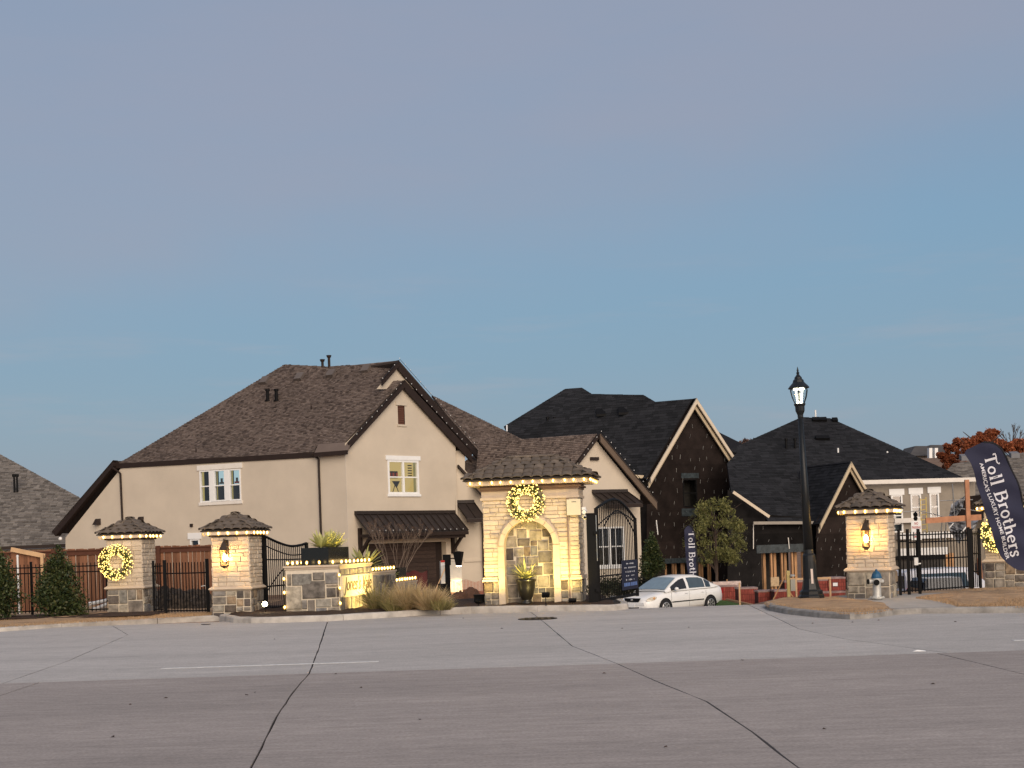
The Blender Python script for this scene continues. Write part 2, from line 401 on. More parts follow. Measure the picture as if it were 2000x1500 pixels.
# road: concrete slabs on a dark bed, joints left open
road = struct('road', MB().box(-300, 300, -40, 34.5, -.30, -.022), M('joint_filler', (.010, .009, .009), .9, .1))
def slab_mat(name, col, seed):
    m, t = node_mat(name); N = t.nodes.new; L = t.links.new
    o = N('ShaderNodeOutputMaterial'); p = N('ShaderNodeBsdfPrincipled'); L(p.outputs[0], o.inputs[0]); p.inputs['Roughness'].default_value = .82; p.inputs['Specular IOR Level'].default_value = .25
    g = N('ShaderNodeNewGeometry')
    def noise(sc, stx, det=4):
        mp = N('ShaderNodeMapping'); mp.inputs['Scale'].default_value = stx; mp.inputs['Location'].default_value = (seed, seed * 2, 0); L(g.outputs['Position'], mp.inputs[0])
        q = N('ShaderNodeTexNoise'); q.inputs['Scale'].default_value = sc; q.inputs['Detail'].default_value = det; q.inputs['Roughness'].default_value = .65; L(mp.outputs[0], q.inputs[0]); return q.outputs[0]
    def rng(s, a, b, lo=.3, hi=.7):
        r = N('ShaderNodeMapRange'); r.inputs[1].default_value = lo; r.inputs[2].default_value = hi; r.inputs[3].default_value = a; r.inputs[4].default_value = b; L(s, r.inputs[0]); return r.outputs[0]
    def mul(a, b):
        q = N('ShaderNodeMath'); q.operation = 'MULTIPLY'; L(a, q.inputs[0]); L(b, q.inputs[1]); return q.outputs[0]
    f = mul(rng(noise(.5, (.25, 1, 1)), .90, 1.10), rng(noise(2.2, (.18, 1.6, 1), 6), .93, 1.08))       # tyre-polished bands along the street
    f = mul(f, rng(noise(9, (.35, 1, 1), 6), .86, 1.13)); f = mul(f, rng(noise(5, (.05, 5.5, 1), 3), 1.0, .84, .64, .74)); f = mul(f, rng(noise(1.1, (.5, 1.2, 1), 5), 1.0, .86, .58, .74)); f = mul(f, rng(noise(38, (.7, 1, 1), 6), .74, 1.22)); f = mul(f, rng(noise(3.5, (.06, 3.2, 1), 5), .93, 1.07))
    spk = rng(noise(14, (.4, 1, 1), 2), 1.0, .62, .74, .80); f = mul(f, spk)
    oi = N('ShaderNodeObjectInfo'); f = mul(f, rng(oi.outputs['Random'], .955, 1.045, 0, 1))
    mx = N('ShaderNodeMix'); mx.data_type = 'RGBA'; mx.blend_type = 'MULTIPLY'; mx.inputs[0].default_value = 1; mx.inputs[6].default_value = (*col, 1); L(f, mx.inputs[7]); L(mx.outputs[2], p.inputs['Base Color'])
    b = N('ShaderNodeBump'); b.inputs['Strength'].default_value = .35; b.inputs['Distance'].default_value = .006; L(noise(55, (.5, 1, 1), 4), b.inputs['Height']); L(b.outputs[0], p.inputs['Normal'])
    return m
m_near = slab_mat('road_concrete_brown', (.345, .302, .274), 0); m_far = slab_mat('road_concrete_grey', (.455, .425, .395), 31)
YB = 19.3
def jl(pts):
    q = [WG(*p) for p in pts]; q.sort(key=lambda p: p.y); return [(p.x, p.y) for p in q]
def jit(path):      # subdivide and roughen a joint line
    o = []
    for (a, b), (c, d) in zip(path, path[1:]):
        k = max(1, int(abs(d - b) / .5))
        for i in range(k): o.append((a + (c - a) * i / k + random.uniform(-.006, .006), b + (d - b) * i / k))
    return o + [path[-1]]
J1n = [(-1.65, -12)] + jl([(490, 1500), (540, 1400), (572, 1352)]) + [(WG(600, 1318).x, YB)]
J2n = [(2.6, -12)] + jl([(1560, 1500), (1470, 1430), (1380, 1370), (1280, 1330)]) + [(WG(1206, 1297).x, YB)]
J0n = [(-6.0, -12), (-6.3, 5), (-6.9, YB)]; J3n = [(6.9, -12), (6.4, 6), (6.1, YB)]
J1f = [(J1n[-1][0], YB)] + jl([(622, 1268), (640, 1213)]) + [(-4.75, 34.4)]
J2f = [(J2n[-1][0], YB)] + jl([(1118, 1262), (1062, 1215)]) + [(.42, 34.4)]
JLf = [(-7.45, YB)] + jl([(130, 1292), (250, 1240)]) + [(-10.4, 34.4)]
JRf = [(6.25, YB)] + jl([(1650, 1248), (1560, 1228)]) + [(6.05, 34.4)]
def slab(lp, rp, mat, y0, y1):
    g = .0115
    l = [(x + g, y) for x, y in jit(lp)]; r = [(x - g, y) for x, y in jit(rp)]
    l[0] = (l[0][0], y0); r[0] = (r[0][0], y0); l[-1] = (l[-1][0], y1); r[-1] = (r[-1][0], y1)
    MB().prism([(x, y, -.12) for x, y in r[::-1] + l][::-1], (0, 0, .12)).build('slab', mat, road)
st = lambda x, a, b: [(x, a), (x, b)]
for l, r in ((st(-90, -12, YB), J0n), (J0n, J1n), (J1n, J2n), (J2n, J3n), (J3n, st(90, -12, YB))): slab(l, r, m_near, -12, YB - .004)
for l, r in ((st(-90, YB, 34.4), JLf), (JLf, J1f), (J1f, J2f), (J2f, JRf), (JRf, st(90, YB, 34.4))): slab(l, r, m_far, YB + .004, 34.4)
m_paint = M('worn_road_paint', (.62, .62, .60), .7, .25, 8)
for a, b in ((315, 740), (1978, 2330)):
    p, q = WG(a, 1306 - (a - 315) * .0329), WG(b, 1306 - (b - 315) * .0329)
    MB().box(p.x, q.x, p.y - .07, p.y + .07, .002, .006).build('lane_marking', m_paint, road)
p = WG(1050, 1209); mh = thing('manhole_cover', 'flat dark utility cover set in the far lane before the arch', 'manhole', (p.x, p.y, .003))
MB().lathe([(.46, 0), (.46, .012), (.43, .014)], 24).build('rim', M('cast_iron', (.03, .025, .022), .6, .3), mh)
q = MB(); [q.box(-.3 + i * .15, -.22 + i * .15, -.3, .3, .0145, .020) for i in range(5)]; q.build('grip_bar', m_black, mh)
p = WG(402, 1220); mv = thing('valve_cover', 'small dark valve lid in the street before the lantern pillar', 'valve cover', (p.x, p.y, .003))
MB().lathe([(.12, 0), (.12, .01), (.1, .012)], 14).build('lid', MATS['cast_iron'], mv)
# litter on the street
q = MB()
for x, y in ((482, 1358), (498, 1353), (324, 1364), (255, 1377), (705, 1344), (655, 1317), (1180, 1316), (1215, 1228), (1345, 1226), (1587, 1218), (1716, 1212), (1665, 1216), (1300, 1460), (1450, 1290), (536, 1249), (873, 1210), (905, 1208), (980, 1228), (1822, 1337), (1610, 1425), (220, 1440), (820, 1406), (1866, 1215)):
    p = WG(x, y); s = random.uniform(.015, .04); w = random.uniform(0, 6)
    q.add([(p.x + math.cos(w) * s, p.y + math.sin(w) * s, .006), (p.x - math.sin(w) * s * .5, p.y + math.cos(w) * s * .5, .02), (p.x - math.cos(w) * s, p.y - math.sin(w) * s, .006), (p.x + math.sin(w) * s * .5, p.y - math.cos(w) * s * .5, .012)], [(0, 1, 2), (0, 2, 3)])
o = q.build('fallen_leaves', M('dead_leaf', (.05, .03, .02), .9, .2, island=.4), kind='stuff'); o['label'] = 'scattered dead leaves lying on the concrete street'; o['category'] = 'leaves'
p = WG(1795, 1273); q = MB(); q.add([(p.x - .10, p.y, .006), (p.x + .09, p.y - .05, .006), (p.x + .11, p.y + .07, .012), (p.x - .05, p.y + .08, .012), (p.x - .02, p.y, .030), (p.x + .05, p.y + .02, .022)], [(0, 1, 4), (1, 5, 4), (1, 2, 5), (2, 3, 5), (3, 4, 5), (3, 0, 4)])
tag(q.build('crumpled_paper', m_white), 'small white scrap of paper on the street at right', 'litter')

# kerbs: swept section, cut in pieces
def kerb(name, path, closed=False, h=.15, w=.20, piece=3.0, label=None, mat=m_conc, side=1):
    P = [Vector((p[0], p[1], 0)) for p in path]
    root = None; seg = []; acc = 0
    # resample
    Q = [P[0]]
    for a, b in zip(P, P[1:]):
        k = max(1, int((b - a).length / .35))
        for i in range(1, k + 1): Q.append(a.lerp(b, i / k))
    root = put(name, None); root['kind'] = 'structure'; root.empty_display_size = .2
    prof = [(0, -.1), (.015, h * .75), (.04, h * .95), (.075, h), (w, h), (w, -.1)]
    def sect(i):
        t = (Q[min(i + 1, len(Q) - 1)] - Q[max(i - 1, 0)]).normalized(); nn = Vector((-t.y, t.x, 0)) * side
        return [Q[i] + nn * a + Vector((0, 0, b + random.uniform(-.004, .004))) for a, b in prof]
    i = 0; step = max(2, int(piece / .35))
    while i < len(Q) - 1:
        e = min(len(Q) - 1, i + step); secs = [sect(k) for k in range(i, e + 1)]
        sh = (Q[min(i + 1, len(Q) - 1)] - Q[i]).normalized() * .012; secs[0] = [p + sh for p in secs[0]]
        m = MB().loft(secs, closed=True); b = len(prof); m.f += [tuple(range(b))[::-1], tuple(len(m.v) - b + k for k in range(b))]
        m.build('kerb_stone', mat, root); i = e
    return root, Q
g2 = lambda pts, z=0: [tuple(WG(x, y, z))[:2] for x, y in pts]
isl = g2([(428, 1211), (455, 1216.5), (490, 1217.5), (530, 1217), (640, 1213.5), (760, 1206.5), (860, 1199.5), (920, 1196), (1000, 1194.5), (1100, 1193.5), (1180, 1193), (1203, 1192.5)])
back = [(isl[0][0] + .1, isl[0][1] + 1.0), (isl[0][0] + .9, 38.6)]
right_end = [(isl[-1][0] + .35, isl[-1][1] + .5), (isl[-1][0] + .45, isl[-1][1] + 1.4), (isl[-1][0] + .45, 39.0)]
kerb('island_kerb', back[::-1] + isl + right_end, piece=2.6)
def bed_mesh(poly, z, back_y, rough=.02, res=.28, zf=None):
    xs_ = [p[0] for p in poly]; x0, x1 = min(xs_), max(xs_); fr = lambda X: next((a[1] + (b[1] - a[1]) * (X - a[0]) / (b[0] - a[0]) for a, b in zip(poly, poly[1:]) if a[0] <= X <= b[0]), poly[-1][1])
    m = MB(); nx = int((x1 - x0) / res) + 1; ny = 16
    for i in range(nx + 1):
        X = x0 + (x1 - x0) * i / nx; yf = fr(min(max(X, x0), x1 - 1e-4))
        for j in range(ny + 1):
            Y = yf + (back_y - yf) * (j / ny) ** 1.3
            zz = z + (zf(X, Y, Y - yf) if zf else 0) + random.uniform(-rough, rough) * (j > 0)
            m.v.append((X, Y, zz))
    for i in range(nx):
        for j in range(ny): m.f.append((i * (ny + 1) + j, (i + 1) * (ny + 1) + j, (i + 1) * (ny + 1) + j + 1, i * (ny + 1) + j + 1))
    return m
pi = [(x + .02, y + .17) for x, y in isl]
struct('mulch_bed', bed_mesh(pi, .11, 39.5, .018, .22, lambda X, Y, d: .07 * sm(0, 1.2, d)), M('dark_mulch', (.050, .030, .020), .95, .5, 12, .9, 30))
# left lawn with rolled kerb
m_lawn = M('dormant_lawn', (.40, .265, .155), .95, .28, 1.8, .7, 45)
lk = [(-60, 32.6)] + g2([(0, 1234), (120, 1225), (240, 1217), (340, 1212.5), (431, 1209)])
kerb('left_kerb', lk, h=.10, w=.28, piece=2.2)
lz = lambda X, Y, d: .04 * sm(0, 2.0, d) + .03 * math.sin(X * .9) * sm(0, 1, d)
struct('left_lawn', bed_mesh([(x, y + .24) for x, y in lk], .085, 46, .012, .35, lz), m_lawn)
o = struct('left_mulch_strip', bed_mesh([(-26, 36.9), (-14, 36.7), (-12.2, 36.2), (-11.0, 36.05), (-9.9, 36.3)], .155, 38.6, .02, .25), MATS['dark_mulch'])
# right: kerb return, lawns and walk, all at the same level
rk = [(3.2 + 4.7, 46), (6.75, 39.5)] + g2([(1494, 1187), (1503, 1193), (1535, 1199.5), (1600, 1206.5), (1660, 1210), (1700, 1208), (1748, 1201), (1800, 1198.5), (2000, 1197)]) + [(60, 27.2)]
m_kerbd = M('stained_kerb', (.27, .255, .235), .9, .35, 3, .4, 30)
kerb('right_kerb', rk[2:], h=.13, w=.2, mat=m_kerbd)
TZ = .1
walk_px = [(1640, 1179), (1700, 1171), (1752, 1168), (1795, 1165), (1845, 1171), (1880, 1187), (2000, 1184), (2030, 1184)]
struct('sidewalk', MB().prism([(8.2, 35.6, .082)] + [(x, y + .17, .082) for x, y in rk[5:11]] + [(16, rk[10][1] + .1, .082), (16, 36.2, .082)], (0, 0, -.1)), M('walk_concrete', (.42, .385, .34), .9, .12, 3, .2, 50))
la = [WG(x, y, TZ + .012) for x, y in ((1500, 1183), (1508, 1189), (1540, 1195), (1600, 1202), (1660, 1205.5), (1700, 1204), (1746, 1197.5), (1735, 1188), (1690, 1181), (1640, 1179))]
def patch(name, front, back, z, rough, mat, nz_=10, swell=.05):
    m = MB(); n_ = len(front) * 4; 
    def samp(pts, t):
        k = t * (len(pts) - 1); i = min(int(k), len(pts) - 2); return Vector(pts[i]).lerp(Vector(pts[i + 1]), k - i)
    for i in range(n_ + 1):
        a, b = samp(front, i / n_), samp(back, i / n_)
        for j in range(nz_ + 1):
            p = a.lerp(b, j / nz_); p.z += (random.uniform(-rough, rough) if 0 < j else -.03) + swell * math.sin(math.pi * j / nz_) * math.sin(math.pi * min(1, max(0, i / n_)))
            m.v.append(tuple(p))
    for i in range(n_):
        for j in range(nz_): m.f.append((i * (nz_ + 1) + j, (i + 1) * (nz_ + 1) + j, (i + 1) * (nz_ + 1) + j + 1, i * (nz_ + 1) + j + 1))
    return struct(name, m, mat)
zz = TZ + .012
patch('verge_lawn', [Vector((x, y + .17, zz)) for x, y in rk[2:9]],
      [Vector((6.72, 34.2, zz)), Vector((7.1, 35.2, zz)), Vector((7.9, 35.6, zz)), Vector((8.5, 34.9, zz)), Vector((8.5, 33.4, zz)), Vector((8.75, 31.6, zz)), Vector((rk[8][0] + .06, rk[8][1] + .6, zz))], zz, .012, m_lawn)
patch('corner_lawn', [WG(x, y, zz) for x, y in ((1788, 1166.5), (1810, 1169), (1845, 1172), (1880, 1187.5), (1940, 1186.5), (2005, 1184.5), (2200, 1180))],
      [WG(x, y, zz) for x, y in ((1800, 1164), (1830, 1160), (1860, 1156), (1890, 1150), (1940, 1147), (2005, 1145), (2200, 1140))], zz, .012, m_lawn)
struct('terrace', MB().prism([(7.2, 34.4, 0), (8.6, 33.4, 0), (30, 29.5, 0), (30, 40, 0), (10.2, 38.2, 0), (8.4, 36.0, 0)], (0, 0, .055)), m_lawn)
# dead grass blades
def blades(name, spots, n, hgt, mat, label, cat, spread):
    m = MB()
    for _ in range(n):
        x, y, z = spots(); w = random.uniform(0, 6.28); h = hgt * random.uniform(.5, 1.4); b = .007; l = random.uniform(-.7, .7) * h
        m.add([(x - math.cos(w) * b, y - math.sin(w) * b, z - .01), (x + math.cos(w) * b, y + math.sin(w) * b, z - .01), (x + l, y + random.uniform(-.5, .5) * h, z + h)], [(0, 1, 2)])
    o = m.build(name, mat, kind='stuff'); o['label'] = label; o['category'] = cat; return o
m_blade = M('straw_blade', (.42, .28, .16), .9, .2, 1.5, island=1, palette=[(.30, .19, .10), (.48, .33, .19), (.40, .26, .15), (.55, .40, .25)], trans=.2)
def sp_left():
    X = random.uniform(-16, -8.2); yf = 33.1 + max(0, (X + 13)) * .62; return X, random.uniform(yf, 37.5), .11
blades('dormant_grass', sp_left, 16000, .035, m_blade, 'straw coloured dormant grass on the lawn at left', 'grass', 0)
def sp_right():
    while True:
        x = random.uniform(1500, 2010); y = random.uniform(1150, 1206)
        if x < 1640 and not (1168 + max(0, 1540 - x) * .25 < y < 1181 + (x - 1500) * .12): continue
        if 1640 <= x < 1750 and not (1180 + (x - 1640) * .1 < y < 1199 - max(0, x - 1690) * .14): continue
        if 1750 <= x < 1800: continue
        if 1800 <= x < 1880 and not (1166 - (x - 1800) * .15 < y < 1168 + (x - 1800) * .22): continue
        if x >= 1880 and y > 1186: continue
        p = WG(x, y, TZ + .02)
        if p.y > 38: continue
        return p.x, p.y, TZ + .02
blades('dormant_grass', sp_right, 14000, .035, m_blade, 'straw coloured dormant grass on the lawns around the hydrant', 'grass', 0)
# entry drive dropping behind the crest
m = MB()
for i in range(30):
    Y = 33.6 + i * 1.25
    for X in (2.75, 5.0, 7.6): m.v.append((X, Y, gz(5, Y) + .035))
for i in range(29):
    for k in range(2): m.f.append((i * 3 + k, i * 3 + k + 1, i * 3 + k + 4, i * 3 + k + 3))
struct('driveway', m, MATS['walk_concrete'])
m = MB(); G = [W(1405, 1172, 58), W(1500, 1192, 47), W(1500, 1198, 44), W(1400, 1200, 52)]
m.prism([W(1400, 1171, 57), W(1432, 1174, 55), W(1500, 1189, 47.5), W(1500, 1200, 45), W(1395, 1202, 53)], (0, 0, -.3))
struct('green_verge', m, M('winter_grass', (.055, .11, .022), .9, .4, 6, .6, 40))
tag(MB().beam(W(1420, 1172.5, 56), W(1497, 1189.5, 47.4), .12, .14).build('timber_edging', m_wood), 'low timber edging along the green verge behind the white car', 'edging')
# ================================================================== THE GATE: masonry
def block(i):
    rg = random.Random(i); j = lambda: rg.uniform(-.03, .03)
    bk = [(-.5, 0, -.5), (.5, 0, -.5), (.5, 0, .5), (-.5, 0, .5)]
    rm = [(-.5, -.62, -.5), (.5, -.62, -.5), (.5, -.62, .5), (-.5, -.62, .5)]
    fr = [(-.45 + j(), -1 + abs(j()) * 4, -.43 + j()), (.45 + j(), -1 + abs(j()) * 4, -.43 + j()), (.45 + j(), -1 + abs(j()) * 4, .43 + j()), (-.45 + j(), -1 + abs(j()) * 4, .43 + j()), (j() * 4, -1.05, j() * 4)]
    m = MB(); m.v = bk + rm + fr
    for k in range(4):
        l = (k + 1) % 4; m.f += [(k, l, 4 + l, 4 + k), (4 + k, 4 + l, 8 + l, 8 + k), (8 + k, 8 + l, 12)]
    return m
BL = [block(i) for i in range(6)]
LIME = [b.mesh('brick', m_lime) for b in BL]; RUB = [b.mesh('stone', m_rub) for b in BL]
FACE = {'front': (Vector((1, 0, 0)), Vector((0, -1, 0)), 0.0), 'right': (Vector((0, 1, 0)), Vector((1, 0, 0)), R(90)), 'left': (Vector((0, -1, 0)), Vector((-1, 0, 0)), R(-90)), 'back': (Vector((-1, 0, 0)), Vector((0, 1, 0)), R(180))}
def lay(parent, name, meshes, face, off, s0, s1, z0, z1, dep):
    t, nn, rz = FACE[face]; c = t * ((s0 + s1) / 2) + nn * off
    return put(name, random.choice(meshes), parent, (c.x, c.y, (z0 + z1) / 2), (0, 0, rz), (s1 - s0, dep, z1 - z0))
def courses(parent, face, off, s0, s1, z0, z1, gap=.010, rows=(.085, .15), lens=(.16, .46), opening=None, dep=.035):
    z = z0
    while z < z1 - .03:
        h = random.uniform(*rows); h = min(h, z1 - z)
        if z1 - z - h < .05: h = z1 - z
        spans = [(s0, s1)]
        if opening:
            a = max(opening(z + h), opening(z))
            if a > 0: spans = [(s0, -a), (a, s1)]
        for a, b in spans:
            s = a
            while s < b - .02:
                w = random.uniform(*lens); w = min(w, b - s)
                if b - s - w < .1: w = b - s
                lay(parent, 'brick', LIME, face, off, s + gap / 2, s + w - gap / 2, z + gap / 2, z + h - gap / 2, dep * random.uniform(.7, 1.3)); s += w
        z += h
def rubble(parent, face, off, s0, s1, z0, z1, gap=.034, mn=.16, dep=.05):
    def split(a, b, c, d, k):
        w, h = b - a, d - c
        if (w < mn * 2.6 and h < mn * 2.4) or k > 6 or (k > 1 and random.random() < .16 and max(w, h) < .5):
            lay(parent, 'stone', RUB, face, off, a + gap / 2, b - gap / 2, c + gap / 2, d - gap / 2, dep * random.uniform(.7, 1.25)); return
        r = random.uniform(.36, .64)
        if w > h * random.uniform(.8, 1.4): split(a, a + w * r, c, d, k + 1); split(a + w * r, b, c, d, k + 1)
        else: split(a, b, c, c + h * r, k + 1); split(a, b, c + h * r, d, k + 1)
    split(s0, s1, z0, z1, 0)
# barrel tile: half pipe with thickness, length along +y
def tile_mesh(w, l, hgt, name):
    m = MB(); k = 6
    for yy, sc in ((0, 1.0), (l, .86)):
        for rad in (1.0, .78):
            for i in range(k + 1):
                a = math.pi * i / k; m.v.append((math.cos(a) * w / 2 * sc * rad, yy, math.sin(a) * hgt * sc * rad + (.012 if yy == 0 else 0)))
    q = k + 1
    for i in range(k):
        m.f += [(i, i + 1, 2 * q + i + 1, 2 * q + i), (q + i, 3 * q + i, 3 * q + i + 1, q + i + 1), (i, q + i, q + i + 1, i + 1)]
    return m.mesh(name, m_tile, smooth=False)
TILE = tile_mesh(.285, .34, .050, 'roof_tile'); CAP = tile_mesh(.17, .32, .060, 'hip_tile')
def tiled_roof(parent, hx, hy, z0, rise):
    rd = hx - hy
    rf = MB().add([(-hx, -hy, z0), (hx, -hy, z0), (hx, hy, z0), (-hx, hy, z0), (-rd, 0, z0 + rise), (rd, 0, z0 + rise), (-hx, -hy, z0 - .03), (hx, -hy, z0 - .03), (hx, hy, z0 - .03), (-hx, hy, z0 - .03)],
                  [(0, 1, 5, 4), (1, 2, 5), (2, 3, 4, 5), (3, 0, 4), (6, 7, 1, 0), (7, 8, 2, 1), (8, 9, 3, 2), (9, 6, 0, 3), (9, 8, 7, 6)]).build('roof', M('roof_underlay', (.05, .04, .034), .9, .1), parent)
    L_ = math.hypot(hy, rise); ang = math.atan2(rise, hy); rows = max(3, round(L_ / .225)); ex = L_ / rows
    for face in FACE:
        t, nn, rz = FACE[face]; half, dist = (hx, hy) if face in ('front', 'back') else (hy, hx)
        for r in range(rows):
            u = r * ex; hw = half - (u + ex * .3) / L_ * hy; k = max(1, int(round(2 * hw / .262))); 
            for i in range(k):
                s = (-k / 2 + i + .5) * (2 * half / max(1, round(2 * half / .262)))
                if abs(s) > hw: continue
                c = t * s + nn * (dist - u / L_ * hy + .03) + Vector((0, 0, z0 + u / L_ * rise + .008 + random.uniform(0, .008)))
                e = (Matrix.Rotation(rz + random.uniform(-.02, .02), 3, 'Z') @ Matrix.Rotation(ang, 3, 'X')).to_euler()
                put('roof_tile', TILE, rf, c, e)
    def caps(a, b):
        a, b = Vector(a), Vector(b); d = b - a; k = max(1, round(d.length / .24)); y = d.normalized(); x = y.cross(Vector((0, 0, 1))).normalized(); z = x.cross(y)
        e = Matrix((x, y, z)).transposed().to_euler()
        for i in range(k): put('hip_tile', CAP, rf, a + d * i / k + z * .02, e)
    for sx in (-1, 1):
        for sy in (-1, 1): caps((sx * hx, sy * hy, z0), (sx * rd, 0, z0 + rise))
    if rd > .2: caps((-rd, 0, z0 + rise + .02), (rd, 0, z0 + rise + .02))
    return rf
BULB = bulb_mesh([(.012, .034), (.018, .02), (.040, -.002), (.046, -.026), (.031, -.056), (.006, -.084)], [(.004, .012), (.018, -.004), (.019, -.022), (.010, -.046), (.002, -.058)])
BULBUP = bulb_mesh([(.010, -.045), (.024, -.03), (.040, -.002), (.041, .032), (.028, .060), (.005, .072)], [(.003, -.02), (.019, -.004), (.019, .024), (.010, .044), (.002, .052)])
def string_lights(label, path, step, loc, rz, up=False, group=None, cat='string lights', tilt=0):
    """path in the local frame of the thing it is hung on"""
    root = thing('string_lights', label, cat, loc, rz)
    pts = [Vector(p) for p in path]
    MB().tube(pts, .007, 5).build('wire', M('green_wire', (.02, .03, .015), .6, .1), root)
    for a, b in zip(pts, pts[1:]):
        d = b - a; k = max(1, round(d.length / step))
        for i in range(k):
            q = a + d * ((i + .5 + random.uniform(-.10, .10)) / k); put('bulb', BULBUP if up else BULB, root, q + Vector((0, 0, .05 if up else -.035)), (random.uniform(-.15, .15), random.uniform(-.15, .15), 0))
    return root

PILLARS = []
def pillar(loc, rz, label, str_label):
    t = thing('gate_pillar', label, 'pillar', loc, rz, 'stone pillars of the gateway')
    a = .53; b = .56; bh = .70; top = 2.14
    MB().box(-b + .03, b - .03, -b + .03, b - .03, -.3, bh).build('base', m_mort, t)
    MB().box(-a + .02, a - .02, -a + .02, a - .02, bh, top).build('shaft', M('pale_mortar', (.56, .48, .37), .95, .1, 12), t)
    for f in ('front', 'right', 'left'):
        rubble(t, f, b - .035, -b + .03, b - .03, -.05, bh - .01, mn=.15)
        courses(t, f, a - .022, -a, a, bh + .10, top - .01)
    MB().lathe([((b + .02) * 1.414, bh - .005), ((b + .055) * 1.414, bh + .03), ((b + .04) * 1.414, bh + .065), ((a + .012) * 1.414, bh + .105)], 4, (0, 0, 0), R(45)).build('ledge', m_limed, t)
    MB().lathe([((a + .02) * 1.414, top), ((a + .06) * 1.414, top + .03), ((a + .06) * 1.414, top + .05)], 4, (0, 0, 0), R(45)).build('bead', M('dark_soffit', (.07, .05, .04), .8, .1), t)
    MB().box(-.68, .68, -.68, .68, top + .05, top + .17).build('cornice', m_limed, t)
    tiled_roof(t, .76, .70, top + .175, .40)
    e = .70; z = top + .150
    string_lights(str_label, [(-e, -e, z), (e, -e, z), (e, e, z), (-e, e, z), (-e, -e, z)], .262, loc, rz)
    return t
def base(x, y, z): p = WG(x, y, z); return (p.x, p.y, z)
def centre(x, Y, z=TZ): p = W(x, 1100, Y); return (p.x, Y, z)
P1 = (centre(257, 39.4, .11), R(-6)); P2 = (centre(463, 36.4, .07), R(-7)); P3 = (centre(1702, 34.6, .07), R(-24)); P4 = (centre(1966, 37.9, .1), R(-24))
pillar(*P1, 'leftmost stone pillar with tiled cap and a lit wreath, by the iron fence', 'lit bulbs under the tiled cap of the leftmost pillar')
pillar(*P2, 'stone pillar with a lit lantern left of the low sign wall', 'lit bulbs under the cap of the lantern pillar left of the sign wall')
pillar(*P3, 'stone pillar with a lit lantern behind the fire hydrant', 'lit bulbs under the cap of the pillar behind the hydrant')
pillar(*P4, 'rightmost stone pillar, partly hidden by the big navy feather flag', 'lit bulbs under the cap of the pillar behind the big flag')

# ------------------------------------------------------------------ the arch
AR = (centre(1045, 36.3, .09), R(-9))
t = thing('arch_column', 'wide limestone entrance column with arched stone niche and tiled roof', 'gate column', *AR)
hw = 1.29; dp = .62; bh = .68; top = 3.16; ac = -.07
ri, ro, spring = .66, .84, 1.63
def opening(r):
    def f(z):
        if z < spring: return r
        return math.sqrt(max(0, r * r - (z - spring) ** 2)) if z < spring + r else 0
    return f
def arch_fill(m, y, s0, s1, z0, z1, r):     # front sheet with the arched hole
    N_ = 24; arc = [(ac + r * math.cos(math.pi * i / N_), spring + r * math.sin(math.pi * i / N_)) for i in range(N_ + 1)]
    m.poly([(s0, y, z0), (ac - r, y, z0), (ac - r, y, spring), (s0, y, spring)]); m.poly([(ac + r, y, z0), (s1, y, z0), (s1, y, spring), (ac + r, y, spring)])
    for (a, b), (c, d) in zip(arc, arc[1:]): m.poly([(c, y, d), (a, y, b), (a, y, z1), (c, y, z1)])
    m.poly([(ac + r, y, spring), (s1, y, spring), (s1, y, z1), (ac + r, y, z1)]); m.poly([(s0, y, spring), (ac - r, y, spring), (ac - r, y, z1), (s0, y, z1)])
    return m
m = MB(); arch_fill(m, -dp + .02, -hw + .02, hw - .02, -.3, top, ri + .02)
m.poly([(hw - .02, -dp + .02, -.3), (hw - .02, dp, -.3), (hw - .02, dp, top), (hw - .02, -dp + .02, top)])
m.poly([(-hw + .02, -dp + .02, -.3), (-hw + .02, dp, -.3), (-hw + .02, dp, top), (-hw + .02, -dp + .02, top)])
m.poly([(-hw + .02, dp, -.3), (hw - .02, dp, -.3), (hw - .02, dp, top), (-hw + .02, dp, top)]); m.poly([(-hw + .02, -dp + .02, top), (hw - .02, -dp + .02, top), (hw - .02, dp, top), (-hw + .02, dp, top)])
m.build('core', MATS['pale_mortar'], t)
ND = .30
nb = MB().box(ac - ri - .03, ac + ri + .03, -dp + ND, -dp + ND + .1, -.2, spring + ri + .05).build('niche_back', m_mort, t)
m = MB(); N_ = 20; pth = [(ac - ri, -.2)] + [(ac - ri * math.cos(math.pi * i / N_), spring + ri * math.sin(math.pi * i / N_)) for i in range(N_ + 1)] + [(ac + ri, -.2)]
for (a, b), (c, d) in zip(pth, pth[1:]): m.poly([(a, -dp - .03, b), (c, -dp - .03, d), (c, -dp + ND + .02, d), (a, -dp + ND + .02, b)])
m.build('niche_reveal', m_limed, t)
